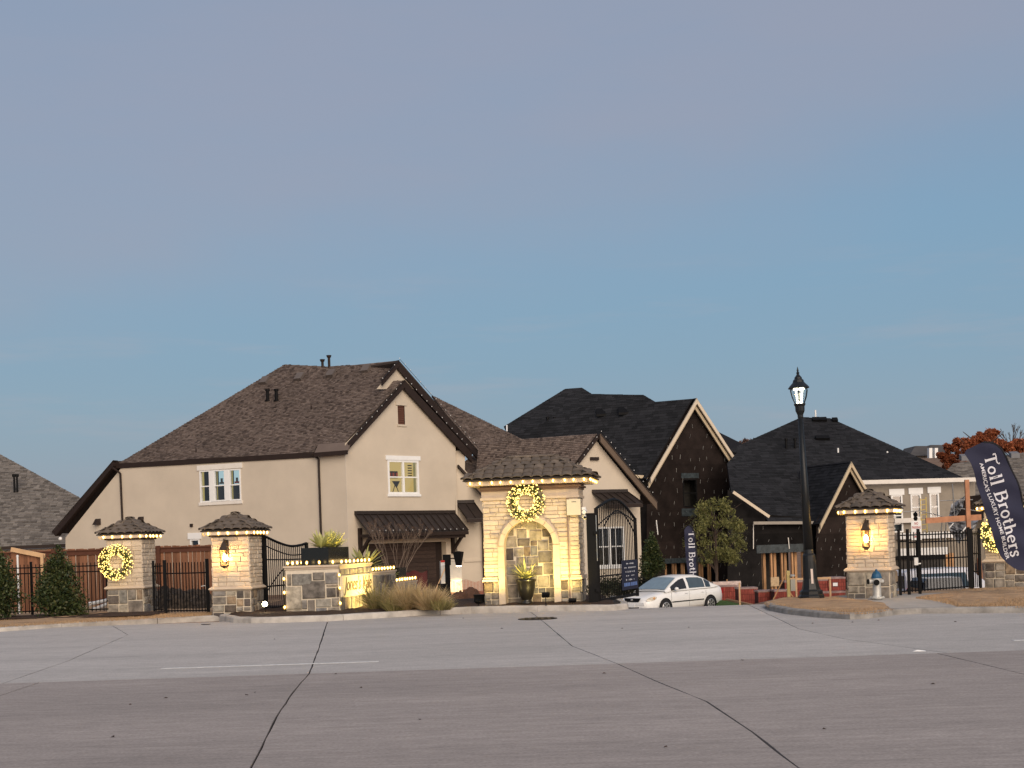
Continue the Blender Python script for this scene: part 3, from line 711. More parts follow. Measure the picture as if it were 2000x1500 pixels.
# cast-stone surround in voussoirs and jamb blocks
def vous(a0, a1):
    m = MB(); k = 4; V = []
    for i in range(k + 1):
        w = a0 + (a1 - a0) * i / k
        for r, y in ((ri, -dp - .075), (ro - .05, -dp - .10), (ro, -dp - .055), (ro, -dp + .02), (ri, -dp + .02)): V.append((ac + r * math.cos(w), y, spring + r * math.sin(w)))
    m.v = V
    for i in range(k):
        for j in range(5): m.f.append((i * 5 + j, i * 5 + (j + 1) % 5, (i + 1) * 5 + (j + 1) % 5, (i + 1) * 5 + j))
    m.f += [(0, 1, 2, 3, 4), tuple(k * 5 + j for j in range(5))[::-1]]
    m.build('voussoir', m_limed, t)
for i in range(7): vous(math.pi * i / 7 + .006, math.pi * (i + 1) / 7 - .006)
for sx in (-1, 1):
    zz = -.1
    for h in (.55, .6, .56):
        x0, x1 = sorted((ac + sx * ri, ac + sx * ro)); MB().prism([(x0, -dp - (.075 if sx > 0 else .05), zz), (x1, -dp - (.05 if sx > 0 else .075), zz), (x1, -dp + .02, zz), (x0, -dp + .02, zz)], (0, 0, h)).build('jamb_block', m_limed, t); zz += h + .006
opn = opening(ro - .02)
shift = lambda f: (lambda z: f(z) + abs(ac))
# brick shaft around the arch
z = bh + .12
while z < 2.86:
    h = min(random.uniform(.085, .145), 2.86 - z)
    if 2.86 - z - h < .05: h = 2.86 - z
    a = max(opn(z), opn(z + h)); spans = [(-hw, ac - a), (ac + a, hw - .30)] if a > 0 else [(-hw, hw - .30)]
    for p, q in spans + [(hw - .24, hw)]:
        s = p
        while s < q - .02:
            w = min(random.uniform(.17, .5), q - s)
            if q - s - w < .1: w = q - s
            lay(t, 'brick', LIME, 'front', dp - .022, s + .005, s + w - .005, z + .005, z + h - .005, .035 * random.uniform(.7, 1.4)); s += w
    z += h
courses(t, 'right', hw - .022, -dp, dp, bh + .12, 2.86); courses(t, 'left', hw - .022, -dp, dp, bh + .12, 2.86)
for p, q in ((-hw - .02, ac - ro), (ac + ro, hw - .32), (hw - .24, hw + .02)): rubble(t, 'front', dp - .01, p, q, -.1, bh - .01, mn=.13)
rubble(t, 'right', hw - .01, -dp, dp, -.1, bh); rubble(t, 'left', hw - .01, -dp, dp, -.1, bh)
for p, q in ((-hw - .06, ac - ro - .004), (ac + ro + .004, hw - .30), (hw - .27, hw + .06)):
    MB().box(p, q, -dp - .085, -dp + .1, bh, bh + .055).build('ledge', m_limed, t); MB().box(p + .02, q - .02, -dp - .055, -dp + .1, bh + .057, bh + .11).build('ledge', m_limed, t)
MB().box(hw - .02, hw + .07, -dp + .11, dp, bh, bh + .10).build('ledge', m_limed, t)
# niche stones as in the photograph
NS = [(445, 665, 510, 725), (515, 662, 547, 718), (553, 655, 634, 740), (640, 665, 705, 732), (390, 725, 447, 783), (475, 733, 552, 805), (580, 745, 674, 827), (683, 738, 757, 800), (385, 790, 470, 877), (480, 810, 576, 868), (585, 832, 636, 868),
      (645, 830, 727, 908), (735, 805, 772, 852), (735, 860, 775, 908), (383, 885, 440, 980), (447, 885, 520, 950), (528, 875, 580, 950), (585, 874, 637, 950), (645, 917, 752, 1008), (758, 915, 778, 1008), (383, 987, 456, 1030), (465, 958, 542, 1040), (550, 958, 640, 1030),
      (385, 1037, 480, 1098), (487, 1047, 592, 1100), (600, 1037, 674, 1107), (682, 1015, 777, 1102), (385, 1105, 470, 1172), (478, 1107, 560, 1180), (567, 1112, 630, 1200), (637, 1115, 722, 1205), (731, 1110, 779, 1205), (387, 1180, 468, 1284), (475, 1188, 560, 1282), (567, 1208, 633, 1255), (640, 1212, 692, 1252), (699, 1212, 779, 1290), (388, 1291, 507, 1345), (514, 1289, 583, 1345), (590, 1260, 657, 1325), (664, 1298, 780, 1345)]
def nx(u): return (900 + u / 4.1667 - 1045) / 71.6 + .01
def nz_(v): return (1184 - (860 + v / 4.1667)) / 71.6
for a, b, c, d in NS:
    x0, x1, z1, z0 = nx(a), nx(c), nz_(b), nz_(d)
    put('stone', random.choice(RUB), nb, ((x0 + x1) / 2, -dp + ND + .01, (z0 + z1) / 2), None, (x1 - x0, .045 * random.uniform(.7, 1.2), z1 - z0))
# entablature
MB().box(-hw - .05, hw + .05, -dp - .06, dp + .05, 2.862, 2.93).build('architrave', m_limed, t)
MB().box(-hw - .02, hw + .02, -dp - .03, dp + .02, 2.932, 3.10).build('frieze', m_limed, t)
m = MB(); 
for z0, z1, e in ((3.102, 3.15, .05), (3.152, 3.20, .10), (3.202, 3.25, .05)): m.box(-hw - e, hw + e, -dp - e - .02, dp + e, z0, z1)
m.build('bed_mould', M('brown_moulding', (.20, .13, .09), .8, .1), t)
MB().box(-hw - .36, hw + .30, -dp - .34, dp + .3, 3.253, 3.40).build('fascia', m_limed, t)
tiled_roof(t, hw + .44, dp + .44, 3.405, .58)
e1, e2 = hw + .38, dp + .38
string_lights('lit bulbs along the eave of the arched entrance column', [(-e1, -e2, 3.375), (e1, -e2, 3.375), (e1, e2, 3.375)], .268, *AR)
# conduit, box and camera on the column
MB().tube([(hw - .28, -dp - .045, .1), (hw - .28, -dp - .045, 2.86)], .022, 6).build('conduit', M('conduit_paint', (.25, .18, .15), .6, .1), t)
bx = thing('junction_box', 'square cream electrical box high on the arched column', 'electrical box', *AR)
MB().box(1.02, 1.37, -dp - .17, -dp - .045, 2.40, 2.80).build('box', M('cream_metal', (.66, .60, .44), .5, .05), bx)
MB().box(1.01, 1.38, -dp - .185, -dp - .172, 2.39, 2.81).build('door', MATS['cream_metal'], bx); MB().box(1.14, 1.26, -dp - .192, -dp - .187, 2.735, 2.75).build('slot', m_dbrown, bx)
cm = thing('security_camera', 'small white security camera on the side of the arched column', 'camera', *AR)
MB().box(1.395, 1.50, -dp - .02, -dp + .10, 2.52, 2.60).build('bracket', m_white, cm); MB().tube([(1.47, -dp - .20, 2.46), (1.47, -dp + .08, 2.50)], .055, 10).build('housing', m_white, cm)
MB().ball((1.47, -dp - .02, 2.34), .075, 10, 6).build('dome', m_white, cm); MB().ball((1.47, -dp - .075, 2.32), .035, 8, 5).build('lens', m_black, cm)

# ------------------------------------------------------------------ wreaths
m_fir = M('fir_needle', (.03, .06, .015), .7, .2, island=1, palette=[(.020, .040, .010), (.045, .075, .018), (.075, .10, .026), (.03, .055, .014)])
def wreath(label, loc, rz, lx, y, z, Ro=.52, rr=.15, seed=1):
    rg = random.Random(seed); c = Vector((lx, y, z)); t = thing('christmas_wreath', label, 'wreath', loc, rz, 'lit wreaths on the gateway')
    Rm = Ro - rr
    MB().tube([c + Vector((math.cos(a * .2618) * Rm, .0, math.sin(a * .2618) * Rm)) for a in range(25)], .03, 6, cap=False).build('ring', m_fir, t)
    m = MB(); bm = MB()
    for _ in range(2600):
        a = rg.uniform(0, 6.2832); b = rg.uniform(0, 6.2832); q = rr * rg.uniform(.35, 1.02) * (1 + .12 * math.sin(a * 9 + seed))
        d = Vector((math.cos(a), 0, math.sin(a))); nn = d * math.cos(b) + Vector((0, -1, 0)) * math.sin(b)
        if nn.y > .35: continue
        p = c + d * Rm + nn * q; dirn = (nn + Vector((rg.uniform(-1, 1), rg.uniform(-.6, .2), rg.uniform(-1, 1))) * .8).normalized(); l = rg.uniform(.03, .055)
        m.card(p, dirn * l, dirn.cross(Vector((rg.random(), rg.random(), rg.random() + .1))).normalized() * .009)
    k = 0
    while k < 330:
        a = rg.uniform(0, 6.2832); b = rg.uniform(0, 6.2832); d = Vector((math.cos(a), 0, math.sin(a))); nn = d * math.cos(b) + Vector((0, -1, 0)) * math.sin(b)
        if nn.y > .1: continue
        bm.ball(c + d * Rm + nn * rr * rg.uniform(.95, 1.12), rg.uniform(.011, .0185), 6, 4); k += 1
    m.build('needles', m_fir, t, kind='stuff'); bm.build('bulbs', m_bulbw, t, kind='stuff')
wreath('lit wreath hung on the leftmost stone pillar', *P1, -.20, -.66, 1.50, seed=1)
wreath('lit wreath hung above the arched niche', *AR, -.08, -dp - .16, 2.79, seed=2)
wreath('lit wreath on the right pillar, half hidden by the big flag', *P4, -.13, -.66, 1.50, seed=3)

# ------------------------------------------------------------------ wall lanterns
m_copper = M('aged_bronze', (.040, .026, .018), .5, .2)
g_lant = GLASS('lantern_glass', (1, .95, .85), .93, .1)
def lantern(label, loc, rz, x, y, z):
    t = thing('wall_lantern', label, 'lantern', loc, rz, 'lit lanterns on the pillars')
    c = Vector((x, y - .20, z))
    MB().box(x - .055, x + .055, y - .028, y, z - .10, z + .52).build('back_plate', m_copper, t)
    MB().tube([(x, y - .02, z + .40), (x, y - .10, z + .50), (x, y - .18, z + .49), (x, y - .20, z + .42)], .014, 6).build('arm', m_copper, t)
    MB().lathe([(.15, .245), (.155, .262), (.08, .40), (.075, .43), (.035, .46), (.02, .50), (.03, .52), (.005, .56)], 4, c, R(45)).build('roof', m_copper, t)
    MB().lathe([(.10, -.20), (.125, -.185), (.125, -.165)], 4, c, R(45)).build('tray', m_copper, t)
    MB().lathe([(.04, -.245), (.075, -.205)], 6, c).build('finial', m_copper, t)
    for sx in (-1, 1):
        for sy in (-1, 1): MB().beam(c + Vector((sx * .078, sy * .078, -.165)), c + Vector((sx * .10, sy * .10, .245)), .014, .014, (1, 1, 0)).build('corner_bar', m_copper, t)
    for ax in range(4):
        w = ax * math.pi / 2; d = Vector((math.cos(w), math.sin(w), 0)); s = Vector((-math.sin(w), math.cos(w), 0))
        MB().poly([c + d * .078 - s * .078 + Vector((0, 0, -.165)), c + d * .078 + s * .078 + Vector((0, 0, -.165)), c + d * .10 + s * .10 + Vector((0, 0, .245)), c + d * .10 - s * .10 + Vector((0, 0, .245))]).build('pane', g_lant, t)
    MB().lathe([(.02, -.16), (.02, -.05)], 8, c).build('candle_sleeve', M('ivory', (.7, .6, .4), .6, .05), t)
    MB().lathe([(.012, -.05), (.042, .0), (.046, .04), (.026, .10), (.004, .145)], 10, c).build('bulb', EM('lantern_flame', (1, .58, .17), 170), t)
lantern('lit bronze lantern on the pillar left of the sign wall', *P2, -.09, -.545, 1.54)
lantern('lit bronze lantern on the pillar behind the hydrant', *P3, .0, -.545, 1.50)
# ================================================================== SIGN WALL, PLANTERS, PLANTS
def text_mb(body, size=1.0, shear=0.0, extrude=.004, bold=False):
    cu = bpy.data.curves.new('t', 'FONT'); cu.body = body; cu.size = size; cu.shear = shear; cu.extrude = extrude; cu.resolution_u = 3
    if bold: cu.offset = .012 * size
    o = bpy.data.objects.new('t', cu); COL.objects.link(o); bpy.context.view_layer.update()
    me = bpy.data.meshes.new_from_object(o.evaluated_get(bpy.context.evaluated_depsgraph_get()))
    m = MB(); m.v = [tuple(v.co) for v in me.vertices]; m.f = [tuple(p.vertices) for p in me.polygons]
    bpy.data.objects.remove(o); bpy.data.curves.remove(cu); bpy.data.meshes.remove(me)
    return m
BZ = .17
SF = Vector((-5.98, 35.0, BZ)); SCn = Vector((-4.56, 34.9, BZ)); SD = Vector((.185, .983, 0)).normalized()   # front-left, front corner, run of the drive side
t = thing('sign_wall', 'stepped stone entrance sign wall with bulbs along its caps', 'sign wall', SCn)
def tier(f, d0, d1, zt, back=1.0):
    """one step of the wall as a prism: from distance d0 to d1 along the drive side"""
    a = SCn + SD * d0; b = SCn + SD * d1; lf = Vector((-1.42, .1, 0)) * back
    ft = [a + lf, a, b, b + lf]
    MB().prism([p - SCn + Vector((0, 0, -.3)) for p in ft], (0, 0, zt - .10 + .3)).build('core', m_mort, t)
    up = Vector((0, 0, 1)); o = .05
    for k, (z0, z1, e) in enumerate(((zt - .10, zt - .052, .03), (zt - .05, zt, .07))):
        q = [p + (p - (ft[0] + ft[2]) / 2).normalized() * e * 1.3 for p in ft]
        MB().prism([p - SCn + up * z0 for p in q], up * (z1 - z0)).build('cap', m_limed, t)
    return ft
T1 = tier(True, 0, 2.9, 1.205); T2 = tier(False, 2.905, 5.4, .93, .75); T3 = tier(False, 5.405, 7.9, .54, .55)
# front stones, as photographed
SS = [(560, 1116, 567.5, 1138), (569.5, 1116, 609, 1138.5), (611.5, 1114, 633.5, 1129), (636, 1115, 661, 1137), (589.5, 1131, 635, 1165), (556, 1141, 587, 1186), (638, 1139, 661, 1143), (638, 1145.5, 656, 1163), (658, 1145, 663, 1163), (588, 1168, 598, 1185), (600, 1168, 613.5, 1191), (616, 1167, 646, 1182.5), (648, 1166, 662, 1182), (616, 1184.5, 637, 1192), (640, 1184, 662, 1192), (557, 1187.5, 598, 1192)]
fd = (SF - SCn).normalized(); ang = math.atan2(-fd.y, -fd.x)
for a, b, c, d in SS:
    x0, x1 = (a - 663.5) / 75.2, (c - 663.5) / 75.2; z1, z0 = (1192 - b) / 75.2 - .02, (1192 - d) / 75.2 - .02
    p = -fd * ((x0 + x1) / 2); put('stone', random.choice(RUB), t, (p.x, p.y, (z0 + z1) / 2), (0, 0, ang), (x1 - x0 - .008, .05 * random.uniform(.7, 1.2), z1 - z0))
# stones on the drive sides
sa = math.atan2(SD.y, SD.x)
def side_stones(d0, d1, z0, z1, mn=.2):
    def split(a, b, c, d, k):
        w, h = b - a, d - c
        if (w < mn * 2.6 and h < mn * 2.2) or k > 6:
            p = SD * ((a + b) / 2); put('stone', random.choice(RUB), t, (p.x, p.y, (c + d) / 2), (0, 0, sa), (w - .025, .045 * random.uniform(.7, 1.2), h - .025)); return
        r = random.uniform(.38, .62)
        if w > h * 1.2: split(a, a + w * r, c, d, k + 1); split(a + w * r, b, c, d, k + 1)
        else: split(a, b, c, c + h * r, k + 1); split(a, b, c + h * r, d, k + 1)
    split(d0, d1, z0, z1, 0)
side_stones(.05, 2.88, -.05, .34); side_stones(.05, 2.88, .92, 1.09, .12); side_stones(2.95, 5.38, -.05, .82); side_stones(5.45, 7.88, -.05, .44)
rn = Vector((SD.y, -SD.x, 0))
c = SD * 1.46 + rn * .03 + Vector((0, 0, .63)); MB().obox(c, SD * 1.38, rn * .03, Vector((0, 0, .27))).build('name_panel', M('cream_panel', (.66, .58, .42), .8, .05, 5), t)
tm = text_mb("Jones's Vale", .50, .35, .006); xs_ = [p[0] for p in tm.v]; k = 2.5 / (max(xs_) - min(xs_)); x0 = min(xs_)
tm.v = [tuple(SD * (.2 + (p[0] - x0) * k) + rn * (.066 + p[2]) + Vector((0, 0, .50 + p[1] * 1.05))) for p in tm.v]
tm.build('lettering', M('bronze_letters', (.10, .065, .03), .5, .1), t)
up = Vector((0, 0, 1)); OZ = lambda z: up * (z - 0)
def rel(p, z): return (p.x - SCn.x, p.y - SCn.y, z)
string_lights('upright lit bulbs round the cap of the tallest sign wall step', [rel(T1[3] + Vector((.04, 0, 0)), 1.215), rel(T1[0] + Vector((-.01, .0, 0)), 1.215), rel(T1[1] + Vector((.03, -.02, 0)), 1.215), rel(T1[2], 1.215)], .365, SCn, 0, up=True)
string_lights('upright lit bulbs along the cap of the middle sign wall step', [rel(T2[1], .94), rel(T2[2], .94)], .33, SCn, 0, up=True)
string_lights('upright lit bulbs along the cap of the lowest sign wall step', [rel(T3[1], .55), rel(T3[2], .55)], .33, SCn, 0, up=True)
string_lights('three lit bulbs down the left edge of the sign wall front', [rel(SF + Vector((-.03, -.09, 0)), 1.14), rel(SF + Vector((-.03, -.09, 0)), .04)], .39, SCn, 0)
string_lights('three lit bulbs down the front corner of the sign wall', [rel(SCn + Vector((.02, -.10, 0)), 1.19), rel(SCn + Vector((.02, -.10, 0)), .06)], .39, SCn, 0)
# planters
def planter(label, c, w, d, h, rz):
    p = thing('planter_box', label, 'planter', c, rz, 'black planters on the sign wall')
    MB().add([(-w / 2, -d / 2, 0), (w / 2, -d / 2, 0), (w / 2, d / 2, 0), (-w / 2, d / 2, 0), (-w / 2, -d / 2, h), (w / 2, -d / 2, h), (w / 2, d / 2, h), (-w / 2, d / 2, h), (-w / 2 + .03, -d / 2 + .03, h), (w / 2 - .03, -d / 2 + .03, h), (w / 2 - .03, d / 2 - .03, h), (-w / 2 + .03, d / 2 - .03, h), (-w / 2 + .03, -d / 2 + .03, h - .06), (w / 2 - .03, -d / 2 + .03, h - .06), (w / 2 - .03, d / 2 - .03, h - .06), (-w / 2 + .03, d / 2 - .03, h - .06)],
             [(3, 2, 1, 0), (0, 1, 5, 4), (1, 2, 6, 5), (2, 3, 7, 6), (3, 0, 4, 7), (4, 5, 9, 8), (5, 6, 10, 9), (6, 7, 11, 10), (7, 4, 8, 11), (8, 9, 13, 12), (9, 10, 14, 13), (10, 11, 15, 14), (11, 8, 12, 15)]).build('box', m_dkplant, p)
    MB().box(-w / 2 + .031, w / 2 - .031, -d / 2 + .031, d / 2 - .031, h - .09, h - .07).build('soil', MATS['dark_mulch'], p)
    return p
sz = BZ + 1.208
pc = SCn + Vector((-.50, 1.15, 0)); planter('large black box planter on the tallest sign wall step', (pc.x, pc.y, sz), .76, 1.75, .46, sa - R(90))
pc2 = SCn + SD * 4.1 + Vector((-.42, .05, 0)); planter('black planter on the middle sign wall step', (pc2.x, pc2.y, BZ + .933), .5, 1.0, .42, sa - R(90))
pc3 = SCn + SD * 6.7 + Vector((-.33, .03, 0)); planter('black planter on the lowest sign wall step', (pc3.x, pc3.y, BZ + .543), .42, .9, .42, sa - R(90))
def yucca(label, c, r, n, hgt, seed, group='spiky variegated yuccas', mat=None):
    rg = random.Random(seed); t = thing('yucca_plant', label, 'plant', c, 0, group)
    bh = .5 if False else 0
    MB().tube([(0, 0, -.05), (0, 0, .10)], [.035, .03], 6).build('stem', M('yucca_stem', (.12, .08, .05), .9, .1), t)
    for i in range(n):
        a = rg.uniform(0, 6.283); e = math.acos(rg.uniform(.12, .98)); l = r * rg.uniform(.75, 1.1); d = Vector((math.cos(a) * math.sin(e), math.sin(a) * math.sin(e), math.cos(e)))
        s = d.cross(Vector((0, 0, 1)))
        s = s.normalized() if s.length > .01 else Vector((1, 0, 0)); w = r * .062; z0 = Vector((0, 0, .06))
        dr = Vector((0, 0, -.12 * l * math.sin(e)))
        P = [z0 - s * w * .6, z0 + s * w * .6, z0 + d * l * .45 + s * w, z0 + d * l * .45 - s * w, z0 + d * l * .8 + s * w * .55 + dr * .5, z0 + d * l * .8 - s * w * .55 + dr * .5, z0 + d * l + dr]
        MB().add(P, [(0, 1, 2, 3), (3, 2, 4, 5), (5, 4, 6)]).build('leaf', mat or m_green, t)
    return t
up46 = sz + .39
for i, (dx, dy, r) in enumerate(((-.05, -.50, .55), (.10, .0, .58), (.18, .50, .55))):
    lab = ['yucca at the front of the large black planter', 'tallest spread yucca in the middle of the large black planter', 'yucca at the back of the large black planter'][i]
    yucca(lab, (pc.x + dx, pc.y + dy, up46), r, 80, .4, 20 + i)
q = SCn + SD * 3.6 + Vector((-.40, 0, 0)); yucca('big arching yucca on the middle step beside the black planter', (q.x, q.y, BZ + .95), .80, 90, .6, 31)
q = SCn + SD * 5.9 + Vector((-.3, 0, 0)); yucca('small yucca on the lowest step of the sign wall', (q.x, q.y, BZ + .6), .40, 40, .3, 32)
# feather grasses
m_feather = M('feather_grass', (.4, .28, .15), .9, .1, island=1, palette=[(.36, .25, .12), (.56, .42, .23), (.68, .54, .33), (.42, .33, .15)], trans=.3)
m_sedge = M('olive_grass', (.2, .2, .08), .9, .1, island=1, palette=[(.16, .15, .05), (.28, .25, .09), (.38, .31, .14), (.22, .17, .08)], trans=.3)
def tuft(label, c, hgt, spread, n, mat, seed):
    rg = random.Random(seed); m = MB()
    for i in range(n):
        a = rg.uniform(0, 6.283); b = spread * .22 * rg.random(); l = hgt * rg.uniform(.7, 1.25); e = R(90) - spread * R(58) * rg.random() ** .6
        d = Vector((math.cos(a), math.sin(a), 0)); o = d * b; w = .0065; s = Vector((-math.sin(a + 1), math.cos(a + 1), 0)) * w
        u = d * math.cos(e) + Vector((0, 0, math.sin(e))); dr = .38 * rg.uniform(.5, 1.3)
        q = [o + u * l * f + (d * .22 - Vector((0, 0, dr))) * l * f * f * math.cos(e) for f in (.35, .7, 1.0)]
        m.add([o - s, o + s, q[0] + s, q[0] - s, q[1] + s * .7, q[1] - s * .7, q[2]], [(0, 1, 2, 3), (3, 2, 4, 5), (5, 4, 6)])
    t = m.build('feather_grass', mat); t.location = c; WMX[t.name] = Matrix.Translation(c); return tag(t, label, 'grass clump', 'feather grasses before the sign wall')
for i, (x, y, h, sp, n, mt, lab) in enumerate(((738, 1188, .80, .8, 360, m_sedge, 'olive grass clump beside the lit sign panel'), (797, 1188, .78, 1.0, 1900, m_feather, 'largest tan feather grass clump before the low step'), (838, 1187, .64, 1.05, 1200, m_feather, 'right hand tan feather grass clump by the call box'), (770, 1190, .50, .9, 300, m_sedge, 'short green grass clump behind the small spotlight'), (864, 1188, .36, 1.0, 300, m_sedge, 'low green grass at the right end of the planting'))):
    p = WG(x, y + 3, BZ - .02); tuft(lab, (p.x, p.y, BZ - .03), h, sp, n, mt, 40 + i)
# bare crape myrtle
rg = random.Random(5); p = W(775, 1120, 43.6); t = thing('bare_shrub', 'leafless multi-stem shrub behind the low step of the sign wall', 'shrub', (p.x, p.y, .3))
m_bark = M('pale_bark', (.19, .14, .105), .9, .2)
tw = MB(); sd_ = MB()
def grow(p, d, l, r, k, stem=None):
    q = p + d * l; (stem or tw).tube([p, p.lerp(q, .5) + Vector((rg.uniform(-.02, .02), rg.uniform(-.02, .02), 0)), q], [r, r * .85, r * .7], 5)
    if k == 0:
        for _ in range(2): sd_.card(q + Vector((rg.uniform(-.03, .03), rg.uniform(-.03, .03), rg.uniform(-.02, .03))), Vector((.012, 0, .008)), Vector((0, .008, .012)))
        return
    for _ in range(3 if k < 3 else 2):
        grow(q, (d + Vector((rg.uniform(-.5, .5), rg.uniform(-.5, .5), rg.uniform(-.1, .4))) * .75).normalized(), l * rg.uniform(.55, .8), r * .62, k - 1)
for i in range(8):
    a = i * .785 + rg.uniform(-.2, .2); st_ = MB(); grow(Vector((math.cos(a) * .08, math.sin(a) * .08, 0)), Vector((math.cos(a) * .33, math.sin(a) * .33, 1)).normalized(), rg.uniform(.75, .95), .017, 4, st_); st_.build('stem', m_bark, t)
tw.build('twigs', m_bark, t, kind='stuff'); sd_.build('seed_heads', M('seed_head', (.10, .06, .04), .9, .2), t, kind='stuff')
# urn with agave in the niche
un = thing('urn_planter', 'dark glazed urn in front of the arched niche', 'urn', (WMX_AR := Matrix.Translation(AR[0]) @ Matrix.Rotation(AR[1], 4, 'Z')) @ Vector((-.17, -dp - .02, .06)))
MB().lathe([(.16, 0), (.19, .015), (.17, .05), (.12, .09), (.13, .12), (.20, .25), (.235, .42), (.25, .58), (.28, .62), (.28, .66), (.25, .665), (.235, .62), (.05, .60)], 24).build('body', M('urn_glaze', (.014, .013, .011), .3, .35, 5, spec=.6), un, smooth=True)
ul = Matrix.Translation(AR[0]) @ Matrix.Rotation(AR[1], 4, 'Z') @ Vector((-.17, -dp - .02, .66))
yucca('spiky agave growing in the dark urn at the arch', ul, .60, 46, .4, 60)
# ground spotlights
def flood(label, loc, target, energy, col=(1, .72, .20), spot=75, lit=True, hgt=.12, size=.06):
    loc = Vector(loc); target = Vector(target); t = thing('ground_spotlight', label, 'spotlight', loc)
    d = (target - loc); d = (d - Vector((0, 0, hgt))).normalized(); s = d.cross(Vector((0, 0, 1))).normalized(); u = s.cross(d)
    MB().tube([(0, 0, -.05), (0, 0, hgt - .03)], .012, 6).build('stake', m_black, t)
    c = Vector((0, 0, hgt)); MB().obox(c, s * .10, d * .035, u * .065).build('housing', m_black, t)
    if lit: MB().obox(c + d * .037, s * .085, d * .003, u * .052).build('lens', EM('spot_lens', (1, .82, .42), 14), t)
    for k in (-1, 0, 1): MB().obox(c - d * .045 + s * .05 * k, s * .006, d * .012, u * .06).build('fin', m_black, t)
    lamp('spot_beam', 'SPOT', loc + c + d * .06, energy, col, t, target=target, size=size, spot=spot, blend=.8)
    return t
def arw(x, y, z): return Matrix.Translation(AR[0]) @ Matrix.Rotation(AR[1], 4, 'Z') @ Vector((x, y, z))
sg = SCn + SD * 1.5 + rn * 1.3; flood('small spotlight aimed at the sign lettering', (sg.x, sg.y, BZ - .02), SCn + SD * 1.5 + Vector((0, 0, .75)), 270, spot=125)
p = WG(757, 1186, BZ); flood('black spotlight among the feather grasses', (p.x, p.y, BZ - .02), SCn + SD * 2.6 + Vector((0, 0, .6)), 25, spot=70)
flood('black spotlight on a stake at the right of the niche', arw(.50, -dp - 1.15, .07), arw(.1, -dp, 1.5), 85, spot=130, hgt=.26)
flood('black spotlight at the left foot of the arched column', arw(-1.35, -dp - .75, .07), arw(-1.0, -dp, 1.7), 120, spot=120)
flood('low spotlight at the right foot of the arched column', arw(1.16, -dp - .85, .04), arw(1.0, -dp, 1.8), 95, spot=120)
p = W(518, 1178, 35.3); t = flood('dazzling lit spotlight in the bed beside the lantern pillar', (p.x, p.y, BZ + .0), p + Vector((-.6, -3, .3)), 1.5, spot=60, hgt=.22, lit=False)
MB().ball((0, -.07, .22), .07, 12, 8).build('bulb', EM('flood_hot', (1, .86, .50), 16), t)

# ================================================================== IRON FENCES AND GATES
PICK = MB().box(-.010, .010, -.010, .010, 0, 1).mesh('picket', m_black)
def pickets(root, a, b, z0, ztop, step=.115, z0b=None):
    a, b = Vector(a), Vector(b); L_ = (b - a).length; k = int(L_ / step); d = (b - a) / L_; rz = math.atan2(d.y, d.x)
    for i in range(1, k):
        s = i / k; p = a.lerp(b, s); zt = ztop(s) if callable(ztop) else ztop; zb = z0 + ((z0b - z0) * s if z0b is not None else 0)
        put('picket', PICK, root, (p.x, p.y, zb), (0, 0, rz), (1, 1, zt - zb))
def fence(name, label, cat, a, b, z0, h, rails, posts=(0, 1), step=.115, pw=.06):
    a, b = Vector((*a, 0)), Vector((*b, 0)); t = thing(name, label, cat, (a.x, a.y, z0)); bb = b - a
    for zr in rails: MB().beam((0, 0, zr), (bb.x, bb.y, zr), .03, .035).build('rail', m_black, t)
    for s in posts:
        p = bb * s; MB().box(p.x - pw / 2, p.x + pw / 2, p.y - pw / 2, p.y + pw / 2, -.1, h + .08).build('post', m_black, t)
    pickets(t, (0, 0, 0), bb, .06, h, step); return t
def at(x, Y): p = W(x, 1100, Y); return (p.x, Y)
fence('iron_fence', 'black iron picket fence behind the conical shrubs at left', 'fence', at(-60, 39.8), at(208, 39.6), .1, 1.52, (.12, 1.25, 1.42), (0, .45, 1), .118)
pg = fence('pedestrian_gate', 'black iron pedestrian gate between the two left pillars', 'gate', at(321, 37.9), at(404, 37.4), .08, 1.47, (.1, 1.16, 1.36), (0, 1), .098, .085)
p = W(331, 1170, 37.75) - Vector(pg.location); MB().lathe([(.09, -.012), (.09, .012)], 14).build('latch_disc', m_black, pg).location = (p.x, p.y - .03, .42); 
pg.children[-1].rotation_euler = (R(90), 0, 0)
p = W(402, 1145, 37.45) - Vector(pg.location); MB().beam((p.x - .12, p.y - .06, .78), (p.x, p.y - .06, .80), .02, .02).build('lever', M('steel', (.55, .55, .52), .3, .05, metal=.8), pg)
fence('gate_side_panel', 'narrow iron panel between the wreath pillar and the pedestrian gate', 'fence panel', at(299, 38.3), at(316, 38.0), .1, 1.44, (.12, 1.16, 1.36), (0,), .098)
# concave-topped gate leaf behind the sign wall
def leaf_gate(label, A, B, z0, topf, arcs, bz=None, step=.105, stile=.09):
    A, B = Vector((*A, 0)), Vector((*B, 0)); D = B - A; t = thing('gate_leaf', label, 'gate', (A.x, A.y, z0)); L_ = D.length
    n_ = 28
    MB().tube([D * (i / n_) + Vector((0, 0, topf(i / n_))) for i in range(n_ + 1)], .038, 6).build('top_rail', m_black, t)
    for fn in arcs:
        q = [D * s + Vector((0, 0, z)) for s, z in fn]; MB().tube(q, .018, 6).build('arc_bar', m_black, t)
    for s in (0, 1): 
        p = D * s; MB().box(p.x - stile / 2, p.x + stile / 2, p.y - stile / 2, p.y + stile / 2, 0, topf(s) + .02).build('stile', m_black, t)
    MB().beam((0, 0, .06), D + Vector((0, 0, .06)), .05, .08).build('bottom_rail', m_black, t)
    MB().beam((0, 0, .70), D + Vector((0, 0, .70)), .03, .04).build('middle_rail', m_black, t)
    pickets(t, (0, 0, 0), D, .06, lambda s: topf(s), step)
    return t, D
A, B = at(517, 37.2), at(600, 39.4)
